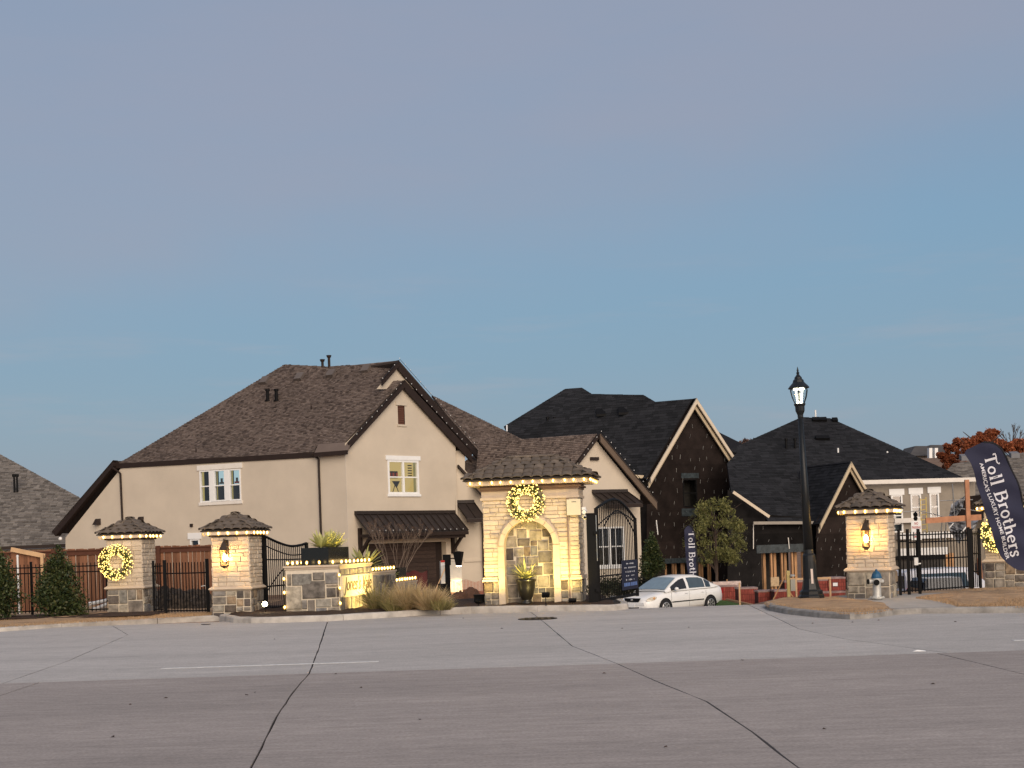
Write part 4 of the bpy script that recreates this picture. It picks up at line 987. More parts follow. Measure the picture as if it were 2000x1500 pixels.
leaf_gate('black iron gate leaf with dipping top rail behind the sign wall', A, B, .10, lambda s: 2.12 - .33 * math.sin(math.pi * min(1, s * 1.02) * .62) + .18 * max(0, s - .62),
          [[(s / 12, 1.86 - .34 * math.sin(math.pi * s / 12 * .6) + .15 * max(0, s / 12 - .6)) for s in range(13)], [(.05, 1.45), (.35, 1.43), (1, 1.42)], [(s / 12 * .8 + .06, .60 + .72 * math.sin(math.pi * s / 12 * .62)) for s in range(13)]])
p = at(508, 37.1); t = thing('gate_post', 'thick black gate post against the lantern pillar', 'post', (p[0], p[1], .05)); MB().box(-.09, .09, -.09, .09, 0, 2.28).build('shaft', m_black, t); MB().lathe([(.13, 2.28), (.13, 2.31), (.02, 2.38)], 4, (0, 0, 0), R(45)).build('cap', m_black, t)
MB().tube([(.0, -.105, .1), (0, -.105, 2.25)], .008, 5).build('hinge_rod', MATS['steel'], t)
# big open leaf with arched top
A, B = at(1167, 35.3), at(1243, 39.0)
tp = lambda s: 2.38 + .42 * math.sin(math.pi * min(1, s / .98 * .72 + .13)) ** 1.3 - .55 * max(0, s - .45) ** 1.3
gl, D = leaf_gate('tall open iron gate leaf with arched top right of the arch', A, B, .12, tp,
          [[(s / 14, 2.02 + .40 * math.sin(math.pi * s / 14 * .9)) for s in range(15)], [(s / 14 * .82 + .18, 1.78 + .70 * math.sin(math.pi * (.12 + s / 14 * .88)) - .0 * s) for s in range(15)]], step=.165)
p = at(1157, 35.0); t = thing('gate_post', 'wide black gate post beside the arched column', 'post', (p[0], p[1], .05)); MB().box(-.12, .12, -.10, .12, 0, 2.42).build('shaft', m_black, t); MB().box(-.14, .14, -.12, .14, 2.42, 2.46).build('cap', m_black, t)
MB().tube([(.125, -.115, 1.2), (.125, -.115, 2.4)], .012, 6).build('hinge_rod', MATS['steel'], t); MB().box(.06, .16, -.16, -.10, 1.9, 1.98).build('hinge', m_black, t); MB().box(.06, .16, -.16, -.10, .4, .48).build('hinge', m_black, t)
# notice board wired to the leaf
nd = D.normalized(); nr = Vector((nd.y, -nd.x, 0)); nt_ = thing('notice_board', 'navy notice board with white lettering on the open gate leaf', 'sign', gl.location)
L_ = D.length; ctr = nd * (L_ * .76) + nr * .05 + Vector((0, 0, .66))
MB().obox(ctr, nd * L_ * .215, nr * .008, Vector((0, 0, .42))).build('board', M('navy_board', (.010, .014, .035), .5, .1), nt_)
rg = random.Random(3); rows = MB()
for r_, (w0, k) in enumerate(((.5, 7), (.8, 9), (.7, 5), (.6, 5), (.6, 7), (.0, 0))):
    for i in range(k):
        x = (-.5 + (i + .5) / k) * w0 * L_ * .40; 
        if rg.random() < .12: continue
        rows.obox(ctr + nr * .012 + nd * x + Vector((0, 0, .32 - r_ * .115)), nd * rg.uniform(.025, .045), nr * .002, Vector((0, 0, rg.uniform(.014, .024))))
rows.build('lettering', M('white_ink', (.5, .52, .56), .6, .05), nt_)
rows = MB()
for i in range(8): rows.obox(ctr + nr * .012 + nd * ((i - 3.5) * .17 + (.06 if i > 3 else 0)) + Vector((0, 0, -.27)), nd * .06, nr * .002, Vector((0, 0, .05)))
rows.build('lettering', M('blue_ink', (.12, .20, .45), .6, .05), nt_)
# right fence and its gate
fence('iron_fence', 'short black iron fence panel right of the hydrant pillar', 'fence', at(1757, 35.1), at(1772, 35.3), .08, 1.66, (.1, 1.42, 1.58), (0,), .12)
fg = fence('pedestrian_gate', 'black iron pedestrian gate before the taupe house', 'gate', at(1774, 35.3), at(1893, 36.8), .08, 1.66, (.1, .92, 1.38, 1.58), (0, .17, 1), .125, .07)
p = W(1787, 1095, 35.3) - Vector(fg.location); MB().box(p.x - .05, p.x + .05, p.y - .12, p.y - .06, .78, .98).build('lock_box', m_white, fg); MB().beam((p.x, p.y - .1, .82), (p.x + .12, p.y - .1, .82), .03, .03).build('lever', m_white, fg)
fence('iron_fence', 'black iron fence panel next to the pillar behind the flag', 'fence', at(1898, 36.9), at(1914, 37.3), .08, 1.62, (.5, 1.0, 1.55), (0, 1), .10)
# ================================================================== HOUSES
g_win = GLASS('window_glass', (.80, .82, .82), .90, .03)
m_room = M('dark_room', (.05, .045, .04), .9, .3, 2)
def window(w, par, r, frame=m_white, nmul=1, rail=.5, head=None, sill=True, fw=.07, dep=.10, mun=None, name='window'):
    """r = (s0, s1, z0, z1) opening in wall w"""
    s0, s1, z0, z1 = r
    q = MB()
    w.box(q, s0 - .01, s0 + fw, z0, z1, -dep, .03); w.box(q, s1 - fw, s1 + .01, z0, z1, -dep, .03)
    w.box(q, s0 + fw, s1 - fw, z1 - fw, z1, -dep, .03); w.box(q, s0 + fw, s1 - fw, z0, z0 + fw, -dep, .03)
    fr = q.build(name, frame, par, world=True)
    k = nmul; ww = (s1 - s0 - 2 * fw) / k
    for i in range(k):
        a = s0 + fw + i * ww; b = a + ww
        if i: w.box(MB(), a - .05, a + .05, z0 + fw, z1 - fw, -dep, .028)
        if i:
            q = MB(); w.box(q, a - .06, a + .06, z0 + fw, z1 - fw, -dep, .025); q.build('mullion', frame, fr, world=True)
        if rail:
            zr = z0 + (z1 - z0) * rail; q = MB(); w.box(q, a + .06 * (i > 0), b - .06 * (i < k - 1), zr - .03, zr + .03, -dep, .015); q.build('meeting_rail', frame, fr, world=True)
        if mun:
            q = MB(); w.box(q, (a + b) / 2 - .012, (a + b) / 2 + .012, z0 + fw, z1 - fw, -.06, -.03); q.build('muntin', frame, fr, world=True)
        for za, zb in (((z0, z0 + (z1 - z0) * rail), (z0 + (z1 - z0) * rail, z1)) if rail else ((z0, z1),)):
            q = MB().poly([w.at(a, za, -.05), w.at(b, za, -.05), w.at(b, zb, -.05), w.at(a, zb, -.05)]); q.build('pane', g_win, fr, world=True)
    if head: q = MB(); w.box(q, s0 - .12, s1 + .12, z1 + .003, z1 + head, -.02, .06); q.build('head_trim', frame, fr, world=True)
    if sill: q = MB(); w.box(q, s0 - .08, s1 + .08, z0 - .12, z0 - .003, -.02, .07); q.build('sill', frame, fr, world=True)
    return fr
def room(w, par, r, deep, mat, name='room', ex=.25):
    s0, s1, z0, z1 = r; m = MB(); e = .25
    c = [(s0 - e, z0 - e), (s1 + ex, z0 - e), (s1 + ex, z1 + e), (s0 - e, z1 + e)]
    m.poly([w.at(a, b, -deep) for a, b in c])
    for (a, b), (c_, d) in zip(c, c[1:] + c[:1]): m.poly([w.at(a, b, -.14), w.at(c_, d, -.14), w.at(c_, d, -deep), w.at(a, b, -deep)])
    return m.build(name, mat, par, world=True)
def wpart(w, par, name, r, d0, d1, mat):
    m = MB(); w.box(m, *r, d0, d1); return m.build(name, mat, par, world=True)
def pipe(par, pts, r, mat, name='downspout', n=6): return MB().tube(pts, r, n).build(name, mat, par, world=True)
def fascia(par, a, b, hgt, thick, mat, down=True, name='fascia'):
    a, b = Vector(a), Vector(b); return MB().beam(a, b, thick, hgt).build(name, mat, par, world=True)
def poly_part(par, name, pts, mat, vec=(0, .15, 0)): return MB().prism(pts, vec).build(name, mat, par, world=True)
UP = Vector((0, 0, 1))
# ---------------------------------------------------------------- cream stucco house
LW = Wall(-7.88, 64.0, -.5); GW = Wall(-7.88, 64.0, 1.0)
hs = thing('stucco_house', 'cream stucco two-storey house with brown shingle roof and garage gable', 'house', (-7.88, 64, -.6))
holes = [LW.rect(391, 919, 411, 981), LW.rect(418, 917.5, 440.5, 979), LW.rect(448, 916, 470.5, 977.5), LW.rect(372, 1053, 390, 1075)]
wp = [LW.sz(*p) for p in ((128, 1180), (128, 1050), (236, 915), (683, 885), (681, 1180))]
wp[3] = (0.0, wp[3][1]); wp[4] = (0.0, wp[4][1])
LW.fill(MB(), wp, holes).build('wall', m_stucco, hs, world=True)
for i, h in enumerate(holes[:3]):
    fr = window(LW, hs, h, head=None, sill=False, fw=.065)
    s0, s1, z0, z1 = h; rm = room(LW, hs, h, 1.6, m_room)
    m = MB(); cw = (s1 - s0) * (.52 if i == 0 else .42)
    k = 14; top = [LW.at(s0 - .25 + cw * j / k, 0, -.20 - .05 * (j % 2)) for j in range(k + 1)]
    m.loft([[p + UP * (z0 - .1) for p in top], [p + UP * (z1 + .1) for p in top]]); m.build('curtain', EM('lit_curtain', (.46, .36, .11), .55, False), hs, world=True)
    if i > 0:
        wpart(LW, hs, 'sky_reflection_panel', (s0 + cw * .9 - .35, s1 - .25, z0 + (z1 - z0) * .54, z1 + .2), -.42, -.38, EM('sky_reflection_glow', (.42, .58, .62), .62, False))  # added glowing panel, stands in for bright sky reflected in the panes
        wpart(LW, hs, 'toy_shelf', (s0 + cw * 1.25 - .3, s1 - .36, z0 + (z1 - z0) * .56, z0 + (z1 - z0) * .62), -.36, -.32, M('toy_red', (.2, .03, .02), .6, .1) if i == 2 else m_room)
        wpart(LW, hs, 'toy', (s0 + cw * 1.5 - .3, s0 + cw * 1.9 - .3, z0 + (z1 - z0) * .62, z0 + (z1 - z0) * .74), -.36, -.33, m_room)
a, b = LW.rect(387, 908, 472, 915), 0
wpart(LW, hs, 'head_trim', (a[0] - .05, a[1] + .05, holes[0][3] + .01, holes[0][3] + .27), -.02, .05, m_trimw)
wpart(LW, hs, 'sill', (a[0], a[1], holes[0][2] - .16, holes[0][2] - .003), -.02, .06, m_trimw)
for h, g in zip(holes[:2], holes[1:3]): wpart(LW, hs, 'mullion', (h[1], g[0], h[2] + .01, h[3] - .01), -.05, .035, m_white)
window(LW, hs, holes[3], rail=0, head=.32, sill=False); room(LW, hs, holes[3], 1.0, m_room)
for x0, y0, x1, y1 in ((188, 1013, 197, 1025), (272, 1009, 281, 1024)):
    r = LW.rect(x0, y0, x1, y1); m = MB(); A_ = [LW.at(r[0], r[2], .0), LW.at(r[1], r[2], 0), LW.at(r[1], r[3], 0), LW.at(r[0], r[3], 0)]
    m.add(A_ + [LW.at(r[0] - .03, r[2], .28), LW.at(r[1] - .1, r[2], .28), LW.at(r[1] - .1, r[3] - .02, .12), LW.at(r[0] + .04, r[3] - .02, .12)], [(0, 1, 5, 4), (1, 2, 6, 5), (2, 3, 7, 6), (3, 0, 4, 7), (4, 5, 6, 7)]); m.build('vent_hood', m_dbrown, hs, world=True)
r = LW.rect(372.5, 1023, 377, 1029); wpart(LW, hs, 'vent_hood', r, 0, .08, m_dbrown)
# gable front
door = GW.rect(716, 1060, 872, 1190); gwin = GW.rect(757.5, 899, 817.5, 965)
gp = [GW.sz(*p) for p in ((681, 1185), (681, 867), (785, 756), (890, 866), (889, 1185))]; gp[0] = (0.003, gp[0][1]); gp[1] = (0.003, gp[1][1])
slot = GW.rect(777, 792, 790.5, 829)
GW.fill(MB(), gp, [door, gwin, slot]).build('wall', m_stucco, hs, world=True)
fr = window(GW, hs, gwin, nmul=2, head=.22, frame=m_white, fw=.10)
rm = room(GW, hs, gwin, .85, EM('lit_room', (.62, .44, .16), .60, False), ex=.9)
s0, s1, z0, z1 = gwin; wd = s1 - s0
m_art = M('dark_art', (.03, .025, .02), .8, .2)
q = MB(); c = GW.at(s0 + wd * .18 + .68, z0 + (z1 - z0) * .60, -.80); q.obox(c, GW.t * wd * .13, GW.n * .02, UP * .18); q.build('wall_art', m_art, hs, world=True)
q = MB(); c = GW.at(s0 + wd * .18 + .64, z0 + (z1 - z0) * .60, -.76); [q.obox(c + GW.t * (i - 1) * .22, GW.t * .06, GW.n * .01, UP * .10) for i in range(3)]; q.build('wall_art', M('red_art', (.35, .06, .03), .8, .1), hs, world=True)
q = MB(); c = GW.at(s0 + wd * .72 + .68, z0 + (z1 - z0) * .72, -.80); [q.obox(c + UP * (.28 - i * .13), GW.t * .13, GW.n * .01, UP * .028) for i in range(5)]; q.build('wall_art', m_art, hs, world=True)
q = MB(); c = GW.at(s0 + wd * .24 + .45, z0 + (z1 - z0) * .33, -.55); q.prism([c + GW.t * -.22 + UP * .12, c + GW.t * .28 + UP * .12, c + GW.t * .05 + UP * -.22], GW.n * .04); q.tube([c, c + GW.t * -.3 - UP * .7], .02, 5); q.tube([c, c + GW.t * .3 - UP * .7], .02, 5); q.build('tripod_lamp', m_art, hs, world=True)
m = MB(); k = 10; cs = s0 + wd * .84 + .2; tpz = [GW.at(cs + wd * .16 * j / k, 0, -.25 - .05 * (j % 2)) for j in range(k + 1)]; m.loft([[p + UP * (z0 - .1) for p in tpz], [p + UP * (z1 + .1) for p in tpz]]); m.build('curtain', EM('pale_curtain', (.42, .36, .17), .42, False), hs, world=True)
for k in range(9): zz = slot[2] + (slot[3] - slot[2]) * (k + .5) / 9; wpart(GW, hs, 'louvre', (slot[0] + .02, slot[1] - .02, zz - .045, zz + .045), -.10, -.02 - .0, M('brown_louvre', (.10, .042, .026), .7, .1))
wpart(GW, hs, 'louvre_back', (slot[0], slot[1], slot[2], slot[3]), -.14, -.12, m_dbrown)
wpart(GW, hs, 'head_trim', (slot[0] - .12, slot[1] + .12, slot[3] + .003, slot[3] + .2), -.02, .05, m_stucco); wpart(GW, hs, 'sill', (slot[0] - .08, slot[1] + .08, slot[2] - .1, slot[2] - .003), -.02, .05, m_stucco)
# garage door
ds0, ds1, dz0, dz1 = door
gd = wpart(GW, hs, 'garage_door', (ds0, ds1, dz0, dz1), -.34, -.30, m_dbrown)
nb_ = 13; m_gd = M('garage_plank', (.050, .032, .025), .7, .3, 4, stretch=(1, 1, 6), rand=.2)
for k in range(nb_):
    za = dz1 - (k + 1) * .205; q = MB(); GW.box(q, ds0, ds1 - .45, za + .012, za + .195, -.30, -.27); q.build('plank', m_gd, gd, world=True)
tr_ = M('cream_trim', (.60, .50, .38), .7, .05)
wpart(GW, hs, 'door_trim', (ds0 - .1, ds1 + .33, dz1 + .003, dz1 + .30), -.02, .05, tr_); wpart(GW, hs, 'door_trim', (ds1 + .0, ds1 + .33, dz0, dz1), -.3, .045, tr_)
# standing-seam canopy on brackets
def canopy(par, w, sA, sB, zt, zb, out, mat=m_bronze, step=.42, name='canopy', skew=0):
    a, b = w.at(sA, zt, .02), w.at(sB, zt, .02); c, d = w.at(sB + skew, zb, out), w.at(sA + skew, zb, out)
    cn = MB().prism([a, b, c, d], -UP * .06).build(name, mat, par, world=True)
    n_ = max(2, int((sB - sA) / step)); nrm = (b - a).cross(d - a).normalized(); nrm = nrm if nrm.z > 0 else -nrm
    for i in range(n_ + 1):
        f = i / n_; q = MB().beam(a.lerp(b, f) + nrm * .03, d.lerp(c, f) + nrm * .03, .035, .06, nrm); q.build('seam', mat, cn, world=True)
    q = MB(); q.beam(a + UP * .05 + w.n * .05, b + UP * .05 + w.n * .05, .14, .16); q.build('flashing', mat, cn, world=True)
    q = MB(); q.beam(d - UP * .12, c - UP * .12, .08, .16); q.build('fascia', m_dbrown, cn, world=True)
    return cn
sA, zA = GW.sz(692, 1005); sB, zB = GW.sz(886, 1000)
canopy(hs, GW, sA, sB, (zA + zB) / 2, (zA + zB) / 2 - .95, 1.05)
ce = (zA + zB) / 2 - .95
for s in (sA + .25, sB - .2):
    q = MB(); q.beam(GW.at(s, ce - 1.15, .08), GW.at(s, ce + .25, .08), .16, .16, GW.n); q.beam(GW.at(s, ce - .95, .12), GW.at(s, ce - .12, .95), .13, .13); q.beam(GW.at(s, ce - .14, .05), GW.at(s, ce - .14, 1.0), .15, .15); q.build('bracket', m_dbrown, hs, world=True)
q = MB(); q.beam(GW.at(sA + .1, ce - .28, .9), GW.at(sB - .1, ce - .28, .9), .12, .14); q.build('canopy_beam', m_dbrown, hs, world=True)
# roof: the slope over the side wall
EL = LW.px(224, 911); ER = LW.px(615, 886); AP = GW.px(785, 744)
RP = pl3(EL, ER, AP)
roofpts = [onp(x, y, RP) for x, y in ((222, 911), (613, 886), (617, 873), (672, 866), (786, 744), (742, 744), (775, 704.5), (692, 713), (640, 716), (556, 712))]
shingles(roofpts, hs, m_shb, m_shb0, 'roof')
back = Vector((.447, .894, 0)); HL = roofpts[-1]
poly_part(hs, 'roof', [roofpts[0], HL, HL + back * 4 - UP * .3, roofpts[0] + back * 11], m_shb0, (0, 0, -.1))
m = MB(); m.beam(EL + UP * .02 - LW.t * .2, ER - UP * .06, .12, .26); m.build('gutter', m_dbrown, hs, world=True)
# eave jog left of the gable
q = MB(); jg = [onp(x, y, RP) for x, y in ((620, 870), (683, 866), (676, 882), (612, 887))]; q.prism([p + Vector((.1, -.3, .05)) for p in jg], -UP * .14); q.build('eave_return', m_shb, hs, world=True)
q = MB().beam(jg[3] + Vector((0.1, -.36, -.06)), jg[2] + Vector((.1, -.36, -.06)), .10, .2); q.build('gutter', m_dbrown, hs, world=True)
# low rake at the far left
r0, r1 = LW.px(116, 1047), LW.px(229, 911)
q = MB(); q.prism([r0 + LW.n * .3, r1 + LW.n * .3, r1 + LW.n * .3 + UP * .32, r0 + LW.n * .3 + UP * .26 - LW.t * .25], -LW.n * .35); q.build('rake_board', m_dbrown, hs, world=True)
q = MB(); q.prism([r0 + UP * .22 + LW.n * .3 - LW.t * .25, r1 + UP * .30 + LW.n * .3, r1 + UP * .30 + back * 9, r0 + UP * .22 + back * 9], -UP * .08); q.build('roof', m_shb0, hs, world=True)
# gable rakes: front and the higher one behind
GB = Wall(-7.88 - .35, 64.35, 1.0)
def rake(par, pts, w, out, hgt, mat, thick=.10):
    q = MB()
    for a, b in zip(pts, pts[1:]): 
        A_, B_ = w.px(*a) + w.n * out, w.px(*b) + w.n * out; q.prism([A_, B_, B_ - UP * hgt, A_ - UP * hgt], w.n * thick)
    return q.build('rake_board', mat, par, world=True)
rake(hs, ((676, 864), (786, 743)), GW, .12, .34, m_dbrown); rake(hs, ((785, 743), (916, 885)), GW, .12, .50, m_dbrown)
rake(hs, ((742, 742), (775, 704)), GB, .10, .30, m_dbrown); rake(hs, ((774, 704), (933, 883)), GB, .05, .50, m_dbrown)
q = MB(); GB.fill(q, [GB.sz(*p) for p in ((735, 760), (776, 714), (815, 760))], d=.0); q.build('wall', m_stucco, hs, world=True)
nbk = -GW.n
for w_, a, b in ((GW, (786, 743), (913, 884)), (GB, (775, 704), (931, 883))):
    A_, B_ = w_.px(*a), w_.px(*b); q = MB().prism([A_ + w_.n * .15, B_ + w_.n * .15, B_ + nbk * 3, A_ + nbk * 3], -UP * .1); q.build('roof', m_shb0, hs, world=True)
# soffit box and wall at the right of the gable
w3 = Wall(-2.9, 69.3, .35)
q = MB(); w3.fill(q, [w3.sz(*p) for p in ((884, 880), (908, 880), (908, 918), (946, 962), (950, 1195), (884, 1195))]); q.build('wall', m_stucco, hs, world=True)
q = MB(); A_, B_ = w3.px(893, 908) + w3.n * .25, w3.px(948, 966) + w3.n * .25; q.prism([A_, B_, B_ - UP * .16, A_ - UP * .16], -w3.n * .3); q.build('rake_board', m_dbrown, hs, world=True)
sA, zA = w3.sz(890, 982); sB, zB = w3.sz(925, 982); canopy(hs, w3, sA, sB, zA, zA - .85, .9, step=.38, skew=.3)
q = MB(); w3.box(q, *w3.rect(906, 1092, 948, 1097), 0, .06); q.build('band_course', m_stucco, hs, world=True)
pipe(hs, [w3.px(941, 1012) + w3.n * .25, w3.px(943, 1090) + w3.n * .2, w3.px(947, 1190) + w3.n * .15], .09, m_dbrown)
# roof behind, hipped down to the right
pa, pb, pc_ = W(843, 772, 76), W(1024, 860, 73), W(905, 912, 70.4)
RQ = pl3(pa, pb, pc_)
shingles([onp(x, y, RQ) for x, y in ((843, 772), (1024, 860), (1060, 905), (940, 965), (893, 912), (930, 885))][::-1], hs, m_shb, m_shb0, 'roof')
# small right wing
RG = Wall(3.6, 66.6, .45)
win2 = RG.rect(1163, 1029, 1219, 1106)
q = MB(); RG.fill(q, [RG.sz(*p) for p in ((1127, 1192), (1127, 905), (1164, 860), (1250, 966), (1252, 1192))], [win2]); q.build('wall', m_stucco, hs, world=True)
fr = window(RG, hs, win2, nmul=2, head=None, mun=True, fw=.08); room(RG, hs, win2, 1.2, m_room)
rake(hs, ((1127, 899), (1166, 848)), RG, .12, .22, m_dbrown); rake(hs, ((1165, 848), (1275, 980)), RG, .30, .42, M('brown_soffit', (.12, .085, .06), .7, .1), thick=.12)
A_, B_ = RG.px(1166, 848), RG.px(1276, 980); q = MB().prism([A_ + RG.n * .42, B_ + RG.n * .42, B_ - RG.n * 6, A_ - RG.n * 6], -UP * .10); q.build('roof', m_shb0, hs, world=True)
AP2 = RG.px(1166, 847.5); LE = RG.px(1122, 908); RW = pl3(AP2, LE, LE + Vector((-3, 1.5, 0)))
shingles([onp(x, y, RW) for x, y in ((1166, 847.5), (1085, 853), (1022, 858), (935, 868), (930, 925), (1090, 948))], hs, m_shb, m_shb0, 'roof')
q = MB(); RG.box(q, *RG.rect(1152, 893, 1168, 899), .0, .12); q.build('gable_vent', m_dbrown, hs, world=True)
sA, zA = RG.sz(1156, 963); sB, zB = RG.sz(1224, 959); canopy(hs, RG, sA, sB, (zA + zB) / 2, (zA + zB) / 2 - .62, .95, step=.36, skew=.35)
# walls that close the block behind the arch and the gable ends
ca, cb = w3.px(949, 1000), RG.px(1127, 1000); zt = min(onp(935, 920, RW).z, RG.px(1127, 905).z) - .15
q = MB().prism([(ca.x, ca.y, -1.6), (cb.x, cb.y, -1.6), (cb.x, cb.y, zt), (ca.x, ca.y, zt)], (-.05, .2, 0)); q.build('wall', m_stucco, hs, world=True)
for w_, s_, zt in ((GW, gp[3][0], gp[3][1] - .1), (RG, RG.sz(1250, 966)[0], RG.sz(1250, 966)[1] - .1), (RG, RG.sz(1128, 905)[0] + .05, RG.sz(1127, 905)[1] - .1)):
    a = w_.at(s_ - .02, 0, -.01); q = MB().prism([Vector((a.x, a.y, -1.6)), Vector((a.x, a.y, zt)), Vector((a.x, a.y, zt)) - w_.n * 6, Vector((a.x, a.y, -1.6)) - w_.n * 6], -w_.t * .1); q.build('wall', m_stucco, hs, world=True)
# downspouts
for x, y0, y1, dx in ((237, 921, 1060, 6), (624, 893, 1075, 6)):
    pipe(hs, [LW.px(x - 8, y0 - 7) + LW.n * .35, LW.px(x - 1, y0 + 2) + LW.n * .10] + [LW.px(x + dx * k / 4, y0 + 4 + (y1 - y0) * k / 4) + LW.n * .08 for k in range(5)], .055, m_dbrown)
# roof furniture
up_n = RP[1] if RP[1].z > 0 else -RP[1]
for x, y in ((518, 745), (586, 738), (648, 731), (716, 722)):
    p = onp(x, y, RP); q = MB(); q.obox(p + up_n * .09, LW.t * .22, back * .18 + UP * .18, up_n * .08); q.build('roof_vent', M('vent_metal', (.12, .10, .09), .6, .1), hs, world=True)
for x in (523, 540):
    p = onp(x, 783, RP); q = MB().tube([p, p + UP * .55], .085, 8).tube([p + UP * .52, p + UP * .62], .13, 8); q.tube([p + UP * -.02, p + UP * .05], .16, 8); q.build('vent_pipe', m_black, hs, world=True)
for x, y, h in ((630, 716, .38), (643, 717, .62)):
    p = onp(x, y, RP); q = MB().tube([p - UP * .1, p + UP * (h - .12)], .07, 8).tube([p + UP * (h - .12), p + UP * h], [.10, .14], 8); q.build('vent_pipe', m_dbrown, hs, world=True)
for x, y in ((383, 884), (608, 800)):
    p = onp(x, y, RP); q = MB().tube([p - UP * .05, p + UP * .22], .035, 6); q.build('vent_pipe', m_dbrown, hs, world=True)
q = MB().ball(LW.px(126, 1052) + LW.n * .3, .10, 8, 6); q.build('eave_lamp', m_white, hs, world=True)
# unlit bulbs clipped to the rakes
m_ub = M('clear_bulb', (.62, .62, .60), .25, .05, spec=.6)
def beads(label, pts, step, jit=.02):
    t = thing('string_lights', label, 'string lights', pts[0]); m = MB(); p0 = Vector(pts[0]); rel_ = [Vector(p) - p0 for p in pts]
    MB().tube(rel_, .012, 4).build('wire', m_black, t)
    for a, b in zip(rel_, rel_[1:]):
        k = max(1, int((b - a).length / step))
        for i in range(k): q = a.lerp(b, i / k) + Vector((random.uniform(-jit, jit), -.05, .05)); m.ball(q, .022, 5, 4, 1.4)
    m.build('bulbs', m_ub, t, kind='stuff')
beads('unlit bulbs along the front rakes of the garage gable', [GW.px(x, y) + GW.n * .28 for x, y in ((690, 851), (786, 742), (914, 881))], .42)
beads('unlit bulbs along the higher rake behind the garage gable', [GB.px(x, y) + GB.n * .25 for x, y in ((742, 742), (775, 703), (930, 878))], .42)
beads('unlit bulbs along the rakes of the small right wing', [RG.px(x, y) + RG.n * .48 for x, y in ((1132, 892), (1166, 846), (1274, 975))], .36)
c0 = GW.at(GW.sz(692, 1005)[0] + .2, ce + .04, 1.12); c1 = GW.at(GW.sz(886, 1000)[0], ce + .04, 1.12); beads('unlit bulbs along the metal canopy above the garage door', [c0, c1], .40)

# ---------------------------------------------------------------- grey roof at the far left
lh = thing('neighbour_house', 'house with big grey shingle roof at the left edge', 'house', (-28, 82, -.4))
pa, pb, pc_ = W(-120, 822, 88), W(175, 982, 80), W(20, 1068, 76)
PL = pl3(pa, pb, pc_)
shingles([onp(x, y, PL) for x, y in ((-170, 795), (178, 984), (210, 1062), (-200, 1080))][::-1], lh, m_shg, m_shg0, 'roof', ex=.17, tw=.36)
e0, e1 = onp(-200, 1080, PL), onp(210, 1062, PL); q = MB().prism([e0 - UP * .1 + Vector((0, .5, 0)), e1 - UP * .1 + Vector((0, .5, 0)), Vector((e1.x, e1.y + .5, -.8)), Vector((e0.x, e0.y + .5, -.8))], (0, .2, 0)); q.build('wall', m_stucco, lh, world=True)
for x in (28.5, 34):
    p = onp(x, 962, PL); q = MB().tube([p, p + UP * .95], .06, 8).tube([p + UP * .95, p + UP * 1.12], .12, 8); q.build('vent_pipe', m_black, lh, world=True)
q = MB().beam(e0, e1, .12, .2); q.build('gutter', m_dbrown, lh, world=True)

# ---------------------------------------------------------------- dark house with the tall gable
m_tie = M('galvanised_tie', (.32, .32, .30), .4, .1)
def ties(w, par, poly, ex=(), step=(.62, .55), n_=None, ln=.22):
    q = MB(); s0, s1 = min(p[0] for p in poly), max(p[0] for p in poly); z0, z1 = min(p[1] for p in poly), max(p[1] for p in poly)
    if area2(poly) < 0: poly = poly[::-1]
    z = z0 + .2; row = 0
    while z < z1:
        s = s0 + .2 + (row % 2) * step[0] / 2
        while s < s1:
            ss, zz = s + random.uniform(-.08, .08), z + random.uniform(-.08, .08)
            ins = all((poly[(i + 1) % len(poly)][0] - poly[i][0]) * (zz - poly[i][1]) - (poly[(i + 1) % len(poly)][1] - poly[i][1]) * (ss - poly[i][0]) > .25 for i in range(len(poly)))
            if ins and not any(e[0] < ss < e[1] and e[2] < zz < e[3] for e in ex) and random.random() < .85:
                l = ln * .8 * random.uniform(.6, 1.2); a = w.at(ss, zz, .01); q.beam(a, a + w.n * .05 + UP * l + w.t * random.uniform(-.06, .06), .016, .006)
            s += step[0]
        z += step[1]; row += 1
    q.build('brick_ties', m_tie, par, world=True, kind='stuff')
def papered(w, par, poly, holes, h=.92, mat=m_wrap):
    if area2(poly) < 0: poly = poly[::-1]
    z = min(p[1] for p in poly); i = 0
    while z < max(p[1] for p in poly):
        st_ = clip2(clip2(poly, 0, -1, -z), 0, 1, z + h)
        if len(st_) >= 3:
            q = MB(); w.fill(q, st_, holes, d=.012 * (i % 2)); s0, s1 = min(p[0] for p in st_), max(p[0] for p in st_)
            if q.f: q.build('paper_course', mat, par, world=True)
        z += h; i += 1
DG = Wall(10.6, 80.0, .55)
d1 = thing('unfinished_house', 'unfinished house with tall dark papered gable and charcoal roof', 'house', (10.6, 80, -1.5))
dw = DG.rect(1334, 936, 1361, 990)
dop = DG.rect(1300, 1098, 1404, 1200)
dp_ = [DG.sz(*p) for p in ((1263, 1200), (1263, 927), (1350, 789), (1431, 915), (1429, 1200))]
papered(DG, d1, dp_, [dw, dop])
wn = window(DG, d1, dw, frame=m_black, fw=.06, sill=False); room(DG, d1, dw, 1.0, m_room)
m_flash = M('flashing_tape', (.035, .045, .050), .35, .5, 5, .5, 10)
for r in (DG.rect(1330, 924, 1364, 934), DG.rect(1331, 993, 1362, 1008)): wpart(DG, d1, 'flashing', r, .0, .05, m_flash)
ties(DG, d1, dp_, [dw, dop], (.66, .66), ln=.30)
